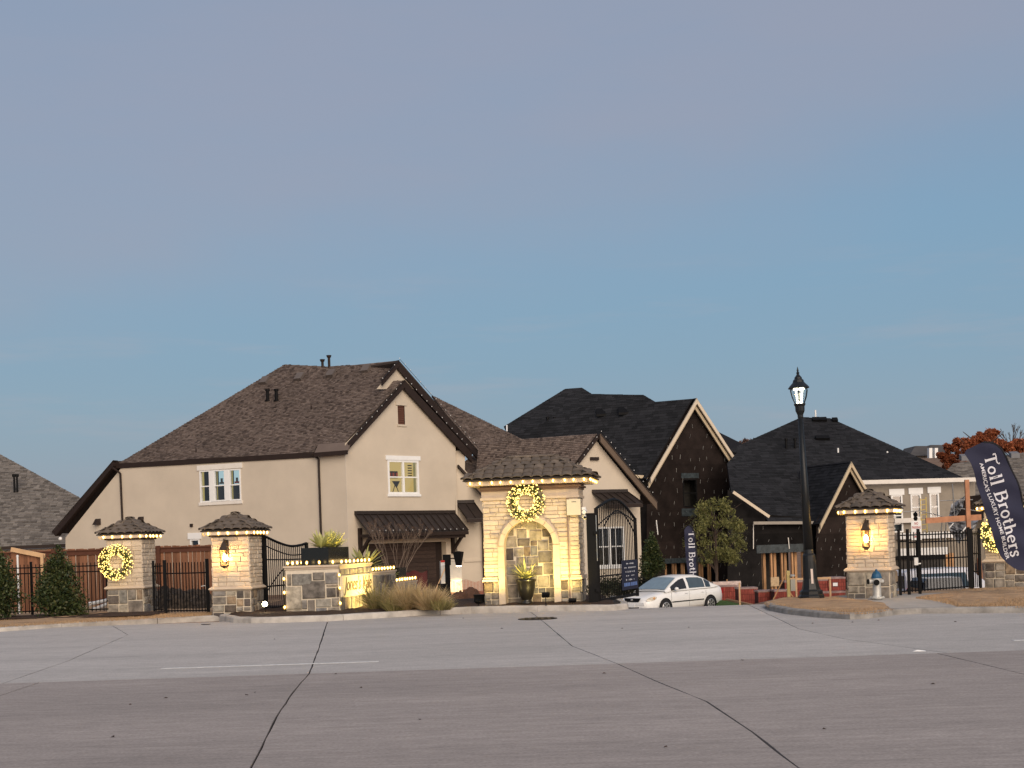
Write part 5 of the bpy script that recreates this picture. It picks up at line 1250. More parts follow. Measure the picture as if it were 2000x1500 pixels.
for a, b in ((0, .12), (.14, .25)):
    for A_, B_ in (((1351, 779), (1261, 934)), ((1350, 779), (1447, 928))):
        P_, Q_ = DG.px(*A_), DG.px(*B_); t_ = DG.n * (.55 - a * 1.6); dn = UP * (.02 + a * 2.0)
        q = MB().prism([P_ + t_ - dn, Q_ + t_ - dn, Q_ + t_ - dn - UP * .30, P_ + t_ - dn - UP * .30], -DG.n * .1); q.build('rake_board', m_tan if a else M('pale_fascia', (.60, .51, .39), .7, .05), d1, world=True)
APd = DG.px(1351, 779) + DG.n * .5; LEd = DG.px(1261, 934) + DG.n * .5; DR = pl3(APd, LEd, LEd + Vector((-3, 1.9, 0)))
shingles([onp(x, y, DR) for x, y in ((1351, 779), (1279, 785), (1150, 790), (1000, 850), (1030, 975), (1261, 934))], d1, m_shd, m_shd0, 'roof', ex=.2, tw=.5, th=.014)
DR2 = pl3(W(1105, 759, 92), W(985, 832, 90), W(1180, 800, 89))
shingles([onp(x, y, DR2) for x, y in ((984, 833), (1104, 759.5), (1136, 757), (1156, 769.5), (1257, 771.5), (1287, 789), (1287, 835), (1010, 880))], d1, m_shd, m_shd0, 'roof', ex=.2, tw=.5, th=.014)
A_, B_ = APd, DG.px(1447, 928) + DG.n * .5; q = MB().prism([A_, B_, B_ - DG.n * 7, A_ - DG.n * 7], -UP * .1); q.build('roof', m_shd0, d1, world=True)
q = MB().beam(DG.px(1236, 930), DG.px(1264, 932), .1, .18); q.build('fascia', m_tan, d1, world=True)
for x in (1070, 1084):
    p = onp(x, 838, DR2); q = MB().tube([p, p + UP * .7], .08, 7).tube([p + UP * .65, p + UP * .8], .12, 7); q.build('vent_pipe', m_black, d1, world=True)
for x, y in ((1174, 809), (1217, 806)):
    p = onp(x, y, DR); q = MB().obox(p + UP * .12, Vector((.3, 0, 0)), Vector((0, .25, .2)), UP * .07); q.build('roof_vent', m_black, d1, world=True)
q = MB().tube([onp(990, 843, DR2) + Vector((0, -.1, 0)), onp(990, 834, DR2) + Vector((0, -.1, .1))], .05, 6); q.build('vent_pipe', m_white, d1, world=True)
for xx in (1282,): q = MB().beam(DG.px(1281, 1016) + DG.n * .05, DG.px(1284, 1044) + DG.n * .05, .05, .03); q.build('loose_strap', m_white, d1, world=True)
for s_, zt, dr in ((dp_[1][0], dp_[1][1], Vector((-9, 5.7, 0))), (dp_[3][0], dp_[3][1], -DG.n * 8)):
    a = DG.at(s_, 0, -.02); q = MB().prism([Vector((a.x, a.y, -1.8)), Vector((a.x, a.y, zt - .15)), Vector((a.x, a.y, zt - .15)) + dr, Vector((a.x, a.y, -1.8)) + dr], (0, .15, 0)); q.build('side_wall', m_wrapb, d1, world=True)
# framed opening with studs
so = dop
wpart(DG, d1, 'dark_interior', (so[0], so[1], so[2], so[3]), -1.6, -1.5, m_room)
n_ = 12
for i in range(n_ + 1):
    s = so[0] + (so[1] - so[0]) * i / n_; wpart(DG, d1, 'stud', (s - .03, s + .03 + .07 * (i % 3 == 0), so[2], so[3]), -.2 - .25 * (i % 2), -.08 - .25 * (i % 2), m_wood)
wpart(DG, d1, 'header', (so[0] - .05, so[1] + .05, so[3] - .02, so[3] + .28), -.1, .05, m_flash)
# ---------------------------------------------------------------- dark house at right with hip roof and taupe upper storey
d2 = thing('unfinished_house', 'unfinished house with broad charcoal hip roof, small gable and taupe upper wall', 'house', (20, 76, -1.5))
EW = Wall(15.5, 74.0, .25)
eop = EW.rect(1489, 1079, 1571, 1200)
q = MB(); ep = [EW.sz(*p) for p in ((1421, 1200), (1421, 956), (1494, 1005), (1605, 1012), (1605, 1200))]
papered(EW, d2, ep, [eop], mat=m_wrapb)
ties(EW, d2, [EW.sz(*p) for p in ((1430, 1190), (1430, 1025), (1600, 1025), (1600, 1190))], [eop], (.7, .62), ln=.22)
for i in range(9):
    s = eop[0] + (eop[1] - eop[0]) * i / 8; wpart(EW, d2, 'stud', (s - .04, s + .06 + .05 * (i % 2), eop[2], eop[3]), -.25 - .3 * (i % 2), -.1 - .3 * (i % 2), m_wood)
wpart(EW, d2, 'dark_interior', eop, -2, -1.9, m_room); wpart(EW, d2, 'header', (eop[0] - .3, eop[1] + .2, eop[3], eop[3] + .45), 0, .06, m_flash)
wpart(EW, d2, 'plywood_sheet', EW.rect(1505, 1127, 1521, 1145), -.05, .05, M('osb', (.45, .33, .20), .9, .25, 8))
FG = Wall(19.0, 74.2, .35)
fp = [FG.sz(*p) for p in ((1594, 1200), (1594, 1018), (1653, 915), (1712, 1010), (1712, 1200))]
papered(FG, d2, fp, []); ties(FG, d2, fp, (), (.55, .5), ln=.22)
for a, b in ((0, .12), (.12, .25)):
    for A_, B_ in (((1654, 902), (1593, 1024)), ((1653, 902), (1716, 1012))):
        P_, Q_ = FG.px(*A_), FG.px(*B_); t_ = FG.n * (.5 - a * 1.5); dn = UP * (.02 + a * 1.9)
        q = MB().prism([P_ + t_ - dn, Q_ + t_ - dn, Q_ + t_ - dn - UP * .26, P_ + t_ - dn - UP * .26], -FG.n * .1); q.build('rake_board', m_tan, d2, world=True)
A_ = FG.px(1654, 902) + FG.n * .4
for B_ in (FG.px(1593, 1024) + FG.n * .4, FG.px(1716, 1012) + FG.n * .4): shingles([A_, B_, B_ - FG.n * 5, A_ - FG.n * 5], d2, m_shd, m_shd0, 'roof', ex=.2, tw=.5, th=.014)
# lower front slope
LS = pl3(EW.px(1464, 1020) + EW.n * .4, EW.px(1598, 1020) + EW.n * .4, W(1520, 885, 80.5))
shingles([onp(x, y, LS) for x, y in ((1428, 962), (1495, 1010), (1500, 1019), (1600, 1021), (1660, 905), (1640, 890), (1500, 880), (1440, 884), (1420, 905))], d2, m_shd, m_shd0, 'roof', ex=.2, tw=.5, th=.014)
q = MB().beam(EW.px(1464, 1022) + EW.n * .5, EW.px(1597, 1021) + EW.n * .5, .08, .16); q.build('fascia', M('grey_fascia', (.30, .27, .23), .7, .1), d2, world=True)
q = MB().beam(EW.px(1424, 962) + EW.n * .55, EW.px(1494, 1010) + EW.n * .55, .08, .16); q.build('rake_board', M('pale_fascia', (.60, .51, .39), .7, .05), d2, world=True)
for a, b in (((1470, 1024), (1470, 1072)), ((1569, 1022), (1569, 1145)), ((1538, 1050), (1540, 1072))): q = MB().beam(EW.px(*a) + EW.n * .1, EW.px(*b) + EW.n * .1, .04, .04); q.build('loose_strap', m_trimw, d2, world=True)
# big hip
BH = pl3(W(1570, 815, 86), W(1622, 817, 86), W(1700, 945, 78.5))
shingles([onp(x, y, BH) for x, y in ((1420, 880), (1565, 815), (1622, 817), (1905, 943), (1680, 947), (1600, 905), (1500, 900))], d2, m_shd, m_shd0, 'roof', ex=.2, tw=.5, th=.014)
BH2 = pl3(W(1400, 845, 90), W(1475, 892, 88), W(1440, 905, 86)); shingles([onp(x, y, BH2) for x, y in ((1398, 841), (1455, 869), (1500, 900), (1400, 930))], d2, m_shd, m_shd0, 'roof', ex=.2, tw=.5, kids=False)
bn = BH[1] if BH[1].z > 0 else -BH[1]
for x, y, w_ in ((1593, 822, .45), (1607, 822, .45), (1630, 823, .35), (1600, 858, .5), (1613, 858, .4)):
    p = onp(x, y, BH); q = MB().obox(p + bn * .1, Vector((w_ * .5, 0, 0)), Vector((0, .12, .1)), bn * .09); q.build('roof_vent', m_black, d2, world=True)
for x in (1536, 1553):
    p = onp(x, 876, BH); q = MB().tube([p, p + UP * .55], .07, 7).tube([p + UP * .5, p + UP * .62], .11, 7); q.build('vent_pipe', m_black, d2, world=True)
for x, y, h in ((1593, 816, .5), (1637, 884, .28), (1733, 884, .08)):
    p = onp(x, y, BH); q = MB().tube([p - UP * .05, p + UP * h], .055, 7); q.build('vent_pipe', m_white, d2, world=True)
# taupe upper wall
TW = Wall(21.0, 77.2, .05); m_taupe = M('taupe_stucco', (.27, .235, .19), .9, .12, 2, .3, 40)
wins = [TW.rect(1741.5, 967, 1763, 1040), TW.rect(1779, 965, 1799, 1012), TW.rect(1816, 963, 1834, 1012)]
q = MB(); TW.fill(q, [TW.sz(*p) for p in ((1670, 1200), (1670, 940), (1905, 935), (1905, 1200))], wins); q.build('wall', m_taupe, d2, world=True)
for h in wins:
    window(TW, d2, h, rail=.45, head=.36, sill=False, fw=.08); room(TW, d2, h, .6, M('blue_film', (.30, .36, .38), .5, .2))
q = MB().beam(TW.px(1672, 943) + TW.n * .45, TW.px(1905, 937) + TW.n * .45, .12, .24); q.build('fascia', m_trimw, d2, world=True)
for y0, y1, x0, x1, mt in ((1012, 1021, 1745, 1795, m_trimw), (1040, 1052, 1750, 1860, m_white), (1070, 1084, 1752, 1848, m_white), (1085, 1092, 1745, 1845, m_black)):
    q = MB(); TW.box(q, *TW.rect(x0, y0, x1, y1), 0, .25 if mt != m_black else .2); q.build('band', mt, d2, world=True)
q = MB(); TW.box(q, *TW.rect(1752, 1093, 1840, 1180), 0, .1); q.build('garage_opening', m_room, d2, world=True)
for x in (1846, 1853, 1858): q = MB(); TW.box(q, *TW.rect(x, 1080, x + 4, 1180), 0.1, .22); q.build('stud', m_wood, d2, world=True)
q = MB(); a = [TW.px(*p) + TW.n * .6 for p in ((1862, 1012), (1885, 970), (1916, 966), (1916, 1012))]; q.prism(a, -TW.n * .4); q.build('dark_gable', m_wrap, d2, world=True)
# ---------------------------------------------------------------- things further off at right
rh = thing('far_house', 'grey-brown shingled house behind the big flag', 'house', (38, 104, 0))
PR = pl3(W(1850, 912, 108), W(2000, 884, 112), W(1950, 985, 98))
shingles([onp(x, y, PR) for x, y in ((1838, 930), (1862, 906), (2000, 884), (2100, 880), (2100, 1010), (1880, 990))], rh, m_shg, m_shg0, 'roof', ex=.22, tw=.45)
q = MB().prism([W(1860, 985, 100), W(2080, 985, 100), W(2080, 1100, 100), W(1860, 1100, 100)], (0, .3, 0)); q.build('wall', m_taupe, rh, world=True)
for x, y in ((1884, 898), (1981, 893)): p = onp(x, y, PR); q = MB().obox(p + UP * .2, Vector((.35, 0, 0)), Vector((0, .3, .1)), UP * .2); q.build('roof_vent', M('vent_metal2', (.16, .16, .17), .6, .1), rh, world=True)
hh = thing('hill_house', 'far house with two pale chimneys on the hill by the red oaks', 'house', W(1815, 905, 200))
m_fr = M('far_roof', (.075, .07, .068), .95, .2, .6); m_fw = M('far_wall', (.36, .31, .26), .9, .1)
for x0, x1, y0, y1, z in ((1776, 1822, 871, 890, 200), (1806, 1850, 869, 888, 203)):
    a, b, c, d = W(x0, y1, z), W(x0 + 12, y0, z + 4), W(x1 - 10, y0, z + 4), W(x1 + 4, y1, z); q = MB().prism([a, b, c, d], (0, 6, 0)); q.build('roof', m_fr, hh, world=True)
    q = MB().prism([W(x0 + 3, y1, z + 1), W(x1, y1, z + 1), W(x1, y1 + 40, z + 1), W(x0 + 3, y1 + 40, z + 1)], (0, 5, 0)); q.build('wall', m_fw, hh, world=True)
for x in (1818, 1829): q = MB().prism([W(x - 3, 875, 198), W(x + 3, 875, 198), W(x + 3, 900, 198), W(x - 3, 900, 198)], (0, 1, 0)); q.build('chimney', m_white, hh, world=True)
# wooden privacy fence at left
wf = thing('wooden_fence', 'tall cedar privacy fence behind the left pillars', 'fence', W(200, 1100, 47))
BOARD = MB().box(-.066, .066, -.012, .012, -.35, 1.78).mesh('board', m_cedar)
x0, x1 = W(-60, 1100, 47).x, W(420, 1100, 47).x
n_ = int((x1 - x0) / .142); zb = .30
for i in range(n_): put('board', BOARD, wf, (x0 + i * .142 - wf.location.x, random.uniform(-.01, .01), zb - wf.location.z + random.uniform(-.02, .02)), (0, random.uniform(-.008, .008), 0))
MB().box(x0, x1, 46.90, 47.06, zb + 1.70, zb + 1.74).build('cap_board', M('dark_cedar', (.085, .032, .018), .8, .2), wf, world=True)
MB().box(x0, x1, 46.94, 46.985, zb + 1.55, zb + 1.70).build('top_rail', MATS['dark_cedar'], wf, world=True)
for x in (105, 204, 310): p = W(x, 1100, 46.9); MB().box(p.x - .06, p.x + .06, 46.86, 46.94, -.3, zb + 1.80).build('post', MATS['dark_cedar'], wf, world=True)
wf2 = thing('wooden_fence', 'lower cedar fence run with pale sloping rail behind the left shrubs', 'fence', W(55, 1100, 43))
for i in range(14):
    f = i / 13; x = 26 + 64 * f; p = W(x, 1075 + 13 * f, 43); put('board', BOARD, wf2, (p.x - wf2.location.x, 0, p.z - 1.82 - wf2.location.z))
MB().beam(W(22, 1073, 42.9), W(88, 1086, 42.9), .09, .14).build('top_rail', M('pale_lumber', (.55, .36, .20), .8, .15), wf2, world=True)
p = W(82, 1084, 42.8); MB().box(p.x - .045, p.x + .045, 42.76, 42.85, p.z - 1.2, p.z + .02).build('post', MATS['pale_lumber'], wf2, world=True)
# ================================================================== OBJECTS
# ---------------------------------------------------------------- white saloon car
def interp(tab, x):
    for (a, b), (c, d) in zip(tab, tab[1:]):
        if a <= x <= c: return b + (d - b) * (x - a) / (c - a)
    return tab[0][1] if x < tab[0][0] else tab[-1][1]
m_carw = M('white_car_paint', (.86, .85, .82), .28, .03, .5, spec=.5, coat=.4)
m_cargl = M('car_glass', (.030, .045, .055), .06, .1, spec=.9)
m_wsh = M('windscreen', (.16, .23, .27), .08, .15, spec=.9)
m_rub = m_rubber = M('tyre_rubber', (.015, .015, .016), .8, .1)
m_rim = M('alloy', (.50, .50, .50), .35, .08, metal=.6)
car = thing('parked_car', 'white four-door saloon car half below the crest beside the gate', 'car', (W(1311, 1100, 55.3).x, 55.3, -1.35), R(42), s=1.08)
TOP = [(-2.26, .56), (-2.2, .66), (-1.9, .76), (-1.2, .90), (-.9, .93), (1.5, .97), (1.75, .99), (2.1, .98), (2.2, .93), (2.26, .80)]
WID = [(-2.26, .52), (-2.2, .66), (-2.0, .78), (-1.7, .835), (-.5, .85), (1.2, .85), (1.8, .81), (2.1, .74), (2.26, .60)]
BOT = [(-2.26, .33), (-2.15, .22), (-1.8, .20), (1.8, .22), (2.15, .28), (2.26, .40)]
def sec(x):
    w, zt, zb = interp(WID, x), interp(TOP, x), interp(BOT, x); h = zt - zb
    half = [(w * .86, zb), (w * .97, zb + h * .16), (w, zb + h * .42), (w * .99, zb + h * .70), (w * .95, zb + h * .88), (w * .84, zt - .01), (w * .45, zt + .015), (0, zt + .02)]
    return [(x, -y, z) for y, z in half] + [(x, y, z) for y, z in half[-2::-1]]
st_ = [-2.26, -2.22, -2.15, -2.0, -1.8, -1.5, -1.2, -.9, -.4, .2, .8, 1.3, 1.6, 1.85, 2.05, 2.18, 2.24, 2.26]
m = MB().loft([sec(x) for x in st_], closed=True); n_ = 15; m.f += [tuple(range(n_))[::-1], tuple(len(m.v) - n_ + i for i in range(n_))]
body = m.build('body', m_carw, car, smooth=True)
GT = [(-1.30, .92), (-.85, 1.17), (-.42, 1.38), (-.15, 1.445), (.3, 1.47), (.75, 1.445), (1.1, 1.34), (1.5, 1.12), (1.85, .985)]
def gsec(x, o=0.0):
    zt = interp(GT, x); zb = interp(TOP, x) - .03; f = (zt - zb) / .55; wb = interp(WID, x) * .955; wt = wb - .22 * f
    half = [(wb + o, zb), ((wb * .55 + wt * .45) + .02 + o, zb + (zt - zb) * .45), (wt + .015 + o, zt - .06 * f), (wt - .06, zt - .008), (wt * .5, zt + .018), (0, zt + .022)]
    return [(x, -y, z) for y, z in half] + [(x, y, z) for y, z in half[-2::-1]]
gs = [-1.30, -1.1, -.85, -.6, -.42, -.15, .1, .3, .55, .75, .95, 1.1, 1.3, 1.5, 1.7, 1.85]
MB().loft([gsec(x) for x in gs]).build('cabin', m_carw, car, smooth=True)
def side_pt(x, t_, sy, o=.006):
    s = gsec(x, o); a, b, c_ = Vector(s[0]), Vector(s[1]), Vector(s[2]); p = a.lerp(b, t_ / .45) if t_ < .45 else b.lerp(c_, (t_ - .45) / .55)
    return Vector((p.x, p.y * -sy, p.z))
def side_win(xa, xb, name, sy, mat, cutf=None, cutr=None):
    m = MB(); k = 8; secs = []
    for i in range(k + 1):
        x = xa + (xb - xa) * i / k; zt = interp(GT, x); top = .93
        secs.append([side_pt(x, .10 + (top - .10) * j / 4, sy) for j in range(5)])
    m.loft(secs); return m.build(name, mat, car, smooth=True)
for sy in (-1, 1):
    side_win(-.98, -.08, 'front_window', sy, M('dark_cabin', (.018, .016, .014), .2, .1, spec=.7)); side_win(.06, .98, 'rear_window', sy, M('blue_car_glass', (.06, .085, .10), .10, .1, spec=.9)); side_win(1.03, 1.32, 'quarter_glass', sy, m_cargl)
m = MB(); secs = []
for i in range(6):
    x = -1.22 + .80 * i / 5; s = gsec(x); zz = interp(GT, x) + .014; w = interp(WID, x) * .955 - .22 * ((zz - .92) / .55) - .06
    secs.append([(x - .03, -w, zz - .005), (x - .035, -w * .5, zz + .016), (x - .036, 0, zz + .02), (x - .035, w * .5, zz + .016), (x - .03, w, zz - .005)])
m.loft(secs).build('windscreen', m_wsh, car, smooth=True)
m = MB(); secs = []
for i in range(5):
    x = 1.05 + .62 * i / 4; zz = interp(GT, x) + .016; w = interp(WID, x) * .955 - .22 * ((zz - .92) / .55) - .06
    secs.append([(x + .03, -w, zz), (x + .035, 0, zz + .025), (x + .03, w, zz)])
m.loft(secs).build('rear_screen', m_cargl, car, smooth=True)
for x in (-1.35, 1.25):
    for sy in (-1, 1):
        y = sy * .845
        q = MB(); N_ = 18; ring = [(math.cos(math.pi * i / N_), math.sin(math.pi * i / N_)) for i in range(N_ + 1)]
        q.poly([(x + a * .365, y + sy * .012, .31 + b * .365) for a, b in ring] + [(x - .365, y + sy * .012, .2), (x + .365, y + sy * .012, .2)]); q.build('wheel_arch', m_rubber, car)
        wh = put('wheel', None, car, (x, y - sy * .06, .31)); 
        q = MB(); q.lathe([(.20, -.09), (.30, -.09), (.312, -.06), (.312, .06), (.30, .09), (.20, .09)], 24); q.v = [(a, c_, b) for a, b, c_ in q.v]; q.build('tyre', m_rubber, wh, smooth=True)
        q = MB(); q.lathe([(.0, .05), (.06, .085), (.19, .07), (.205, .092)], 20)
        q = MB()
        for k in range(7):
            a = k * 2 * math.pi / 7; d = Vector((math.cos(a), 0, math.sin(a))); s_ = Vector((-math.sin(a), 0, math.cos(a))); yy = sy * .085
            q.prism([d * .04 - s_ * .02 + Vector((0, yy, 0)), d * .19 - s_ * .035 + Vector((0, yy, 0)), d * .19 + s_ * .035 + Vector((0, yy, 0)), d * .04 + s_ * .02 + Vector((0, yy, 0))], (0, sy * .012, 0))
        q.tube([(math.cos(a * .3142) * .195, sy * .09, math.sin(a * .3142) * .195) for a in range(21)], .014, 5, cap=False); q.build('rim', m_rim, wh)
for sy in (-1, 1):
    q = MB(); q.beam((-.98, sy * .862, .50), (.86, sy * .862, .52), .012, .035); q.build('side_moulding', m_black, car)
    for xx in (-1.02, .0, .98): q = MB(); q.beam((xx, sy * .852, .30), (xx + (.02 if xx < 1 else .12), sy * .845, .86), .006, .008); q.build('door_gap', M('gap_grey', (.25, .25, .25), .8, .05), car)
    for xx in (-.15, .80): q = MB(); q.beam((xx - .07, sy * .862, .80), (xx + .05, sy * .862, .80), .02, .022); q.build('door_handle', m_carw, car)
    q = MB(); q.ball((-.80, sy * .93, .99), .085, 8, 6, .7); q.build('door_mirror', m_carw, car, smooth=True)
    # headlamp: swept oval on the corner
    q = MB(); pts = []
    for i in range(14):
        a = 2 * math.pi * i / 14; xx = -1.99 + .21 * math.cos(a) ; zz = .665 + .075 * math.sin(a) + (.21 * math.cos(a)) * .20
        w = interp(WID, xx) ; pts.append((xx - .02, sy * (w * .985 + .012), zz))
    q.poly(pts); q.build('headlight', M('headlamp_lens', (.62, .56, .46), .15, .35, 14, spec=.8), car)
    q = MB(); q.ball((-1.93, sy * (interp(WID, -1.93) + .002), .68), .045, 8, 5); q.build('indicator', M('amber_lens', (.6, .30, .12), .2, .1), car)
    q = MB(); q.poly([(-2.235, sy * .33, .30), (-2.16, sy * .66, .33), (-2.15, sy * .68, .40), (-2.24, sy * .38, .37)]); q.build('fog_recess', m_black, car)
    q = MB().box(2.06, 2.20, sy * .66 - .06, sy * .66 + .06, .68, .88); q.build('tail_light', M('red_lens', (.30, .02, .02), .2, .1), car)
q = MB().poly([(-2.285, -.34, .56), (-2.285, .34, .56), (-2.245, .42, .70), (-2.245, -.42, .70)]); q.build('grille', m_black, car); q = MB().ball((-2.285, 0, .635), .05, 8, 5, .7); q.build('badge', m_rim, car)
q = MB().box(-2.29, -2.26, -.33, .33, .26, .36); q.build('lower_intake', m_black, car); q = MB().box(-2.31, -2.29, -.16, .16, .36, .46); q.build('number_plate', m_white, car)
q = MB().box(-2.275, -2.20, -.60, .60, .44, .53); q.build('bumper_strip', m_carw, car)

# ---------------------------------------------------------------- street lamp
p = WG(1585, 1171, TZ); lp = thing('street_lamp', 'tall black lantern street lamp lit at its top', 'street lamp', (p.x, p.y, TZ), 0, ry=-.028, s=.985)
m_lampb = M('lamp_black', (.010, .012, .014), .4, .15)
MB().lathe([(.34, 0), (.34, .10), (.30, .14), (.30, .22), (.24, .27), (.21, .40), (.185, .55)], 8, (0, 0, 0), R(22.5)).build('base', m_lampb, lp)
MB().lathe([(.185, .55), (.175, 1.0), (.165, 1.15), (.13, 1.20), (.125, 1.3)], 16).build('sleeve', m_lampb, lp, smooth=False)
MB().lathe([(.125, 1.3), (.095, 3.0), (.062, 4.72)], 16).build('pole', m_lampb, lp, smooth=True)
MB().lathe([(.062, 4.70), (.075, 4.74), (.075, 4.80), (.12, 4.90), (.125, 5.02), (.15, 5.06), (.15, 5.09)], 12).build('collar', m_lampb, lp)
for k in range(6):
    a = k * math.pi / 3 + .26; d = Vector((math.cos(a), math.sin(a), 0))
    MB().tube([d * .125 + UP * 5.08, d * .20 + UP * 5.25, d * .24 + UP * 5.42, d * .225 + UP * 5.50], .013, 5).build('cage_rib', m_lampb, lp)
MB().lathe([(.11, 5.09), (.185, 5.25), (.222, 5.40), (.205, 5.49)], 18).build('globe', GLASS('globe_glass', (.92, .95, .95), .86, .15), lp, smooth=True)
MB().lathe([(.07, 5.085), (.075, 5.12), (.05, 5.135)], 14).build('lower_diffuser', EM('led_white', (1.0, .93, .66), 7), lp)
MB().lathe([(.14, 5.455), (.14, 5.475)], 14).build('upper_diffuser', MATS['led_white'], lp)
for k in range(2): MB().beam((-.055 + k * .11, -.02, 5.12), (-.095 + k * .19, -.02, 5.46), .012, .012).build('led_strip', MATS['led_white'], lp)
MB().lathe([(.27, 5.485), (.275, 5.50), (.235, 5.55), (.15, 5.64), (.135, 5.70), (.10, 5.73), (.095, 5.77), (.045, 5.83), (.03, 5.86)], 16).build('hood', m_lampb, lp)
MB().lathe([(.03, 5.86), (.045, 5.89), (.02, 5.92), (.028, 5.95), (.004, 6.05)], 10).build('finial', m_lampb, lp)
MB().box(-.03, .03, -.170, -.155, .86, .93).build('tag_plate', m_white, lp); MB().box(-.02, .035, -.195, -.165, .42, .80).build('tag_strip', M('pink_white', (.62, .52, .46), .6, .05), lp)

# ---------------------------------------------------------------- hydrant
p = WG(1684, 1165.5, TZ); hy = thing('fire_hydrant', 'silver fire hydrant with blue bonnet before the right pillar', 'hydrant', (p.x, 33.2, TZ), 0)
m_sil = M('silver_paint', (.52, .52, .49), .4, .15, 8, metal=.4); m_blue = M('blue_paint', (.018, .085, .17), .45, .2, 8)
MB().lathe([(.15, 0), (.15, .02), (.19, .025), (.19, .055), (.11, .065), (.105, .09), (.10, .40), (.125, .42), (.125, .46), (.13, .52)], 20).build('barrel', m_sil, hy, smooth=False)
MB().lathe([(.135, .52), (.135, .545), (.125, .56), (.105, .63), (.06, .69), (.03, .705), (.03, .73), (.018, .745)], 16).build('bonnet', m_blue, hy)
def cyl(a, b, r, name, mat, n=12): return MB().tube([a, b], r, n).build(name, mat, hy)
cyl((0, 0, .42), (-.05, -.17, .42), .085, 'pumper_nozzle', m_sil); cyl((-.05, -.17, .42), (-.055, -.195, .42), .075, 'pumper_cap', m_black)
cyl((0, 0, .44), (-.20, -.02, .44), .06, 'hose_nozzle', m_sil); cyl((-.20, -.02, .44), (-.235, -.022, .44), .065, 'hose_cap', m_black); cyl((.0, 0, .44), (.17, .05, .44), .05, 'hose_nozzle', m_sil)
for k in range(8): a = k * .785; MB().lathe([(.012, .055), (.012, .07)], 6, (math.cos(a) * .16, math.sin(a) * .16, 0)).build('bolt', m_sil, hy)

# ---------------------------------------------------------------- feather flags
def arc(cx, cy, rx, ry, a0, a1, n=10): return [(cx + rx * math.cos(R(a0 + (a1 - a0) * i / n)), cy + ry * math.sin(R(a0 + (a1 - a0) * i / n))) for i in range(n + 1)]
TH, TN = .15, .075
GL = {  # letter: (advance, [(points, width)])
 'T': (.80, [([(.40, 0), (.40, .95)], TH), ([(.28, .02), (.52, .02)], TN), ([(.10, .72), (.12, .9), (.30, .95), (.62, .93), (.74, .98)], TN * 1.4), ([(.10, .72), (.17, .74)], TN), ([(.74, .98), (.82, 1.08), (.76, 1.16)], TN)]),
 'o': (.62, [(arc(.30, .31, .21, .29, 0, 360, 18), TN * 1.6)]),
 'l': (.36, [([(.18, .0), (.18, 1.0)], TH), ([(.06, .02), (.30, .02)], TN), ([(.06, .98), (.18, .98)], TN)]),
 ' ': (.36, []),
 'B': (.80, [([(.20, .0), (.20, .96)], TH), ([(.06, .03), (.44, .03)], TN), ([(.06, .94), (.42, .94)], TN), ([(.2, .53), (.42, .53)], TN)] + [(arc(.42, .735, .20, .205, -90, 90), TN * 1.6), (arc(.44, .28, .25, .25, -90, 90), TN * 1.7)]),
 'r': (.48, [([(.16, 0), (.16, .62)], TH), ([(.04, .02), (.30, .02)], TN), ([(.05, .6), (.16, .6)], TN), ([(.18, .45), (.26, .58), (.38, .60), (.42, .52)], TN * 1.4)]),
 't': (.42, [([(.18, .14), (.18, .85)], TH), ([(.02, .6), (.36, .6)], TN), ([(.18, .14), (.23, .03), (.34, .03), (.40, .10)], TN * 1.2)]),
 'h': (.68, [([(.17, 0), (.17, 1.0)], TH), ([(.05, .98), (.17, .98)], TN), ([(.05, .02), (.29, .02)], TN), ([(.19, .44), (.28, .58), (.42, .60), (.50, .50), (.51, .3), (.51, 0)], TH * .9), ([(.40, .02), (.62, .02)], TN)]),
 'e': (.56, [(arc(.28, .31, .21, .29, 0, 310, 16), TN * 1.6), ([(.08, .33), (.49, .33)], TN)]),
 's': (.46, [([(.38, .46), (.36, .58), (.22, .61), (.10, .52), (.12, .40), (.32, .27), (.37, .14), (.26, .02), (.12, .03), (.07, .17)], TN * 1.6)])}
def stroke(m, pts, w, f, d=.003):
    pts = [Vector((*p, 0)) for p in pts]; L_ = []; 
    for i, p in enumerate(pts):
        t_ = (pts[min(i + 1, len(pts) - 1)] - pts[max(0, i - 1)]); t_.normalize(); nn = Vector((-t_.y, t_.x, 0)) * w / 2; L_.append((p - nn, p + nn))
    top = [[f(a.x, a.y, d), f(b.x, b.y, d)] for a, b in L_]; m.loft(top)
def serif_word(word):
    o = []; x = 0
    for ch in word:
        adv, st__ = GL[ch]; o += [([(x + a, b) for a, b in pts], w) for pts, w in st__]; x += adv
    return o, x
m_navy = M('navy_fabric', (.019, .021, .047), .75, .12, 1.5, stretch=(1, 1, 1)); m_ink = M('white_print', (.62, .62, .66), .7, .04)
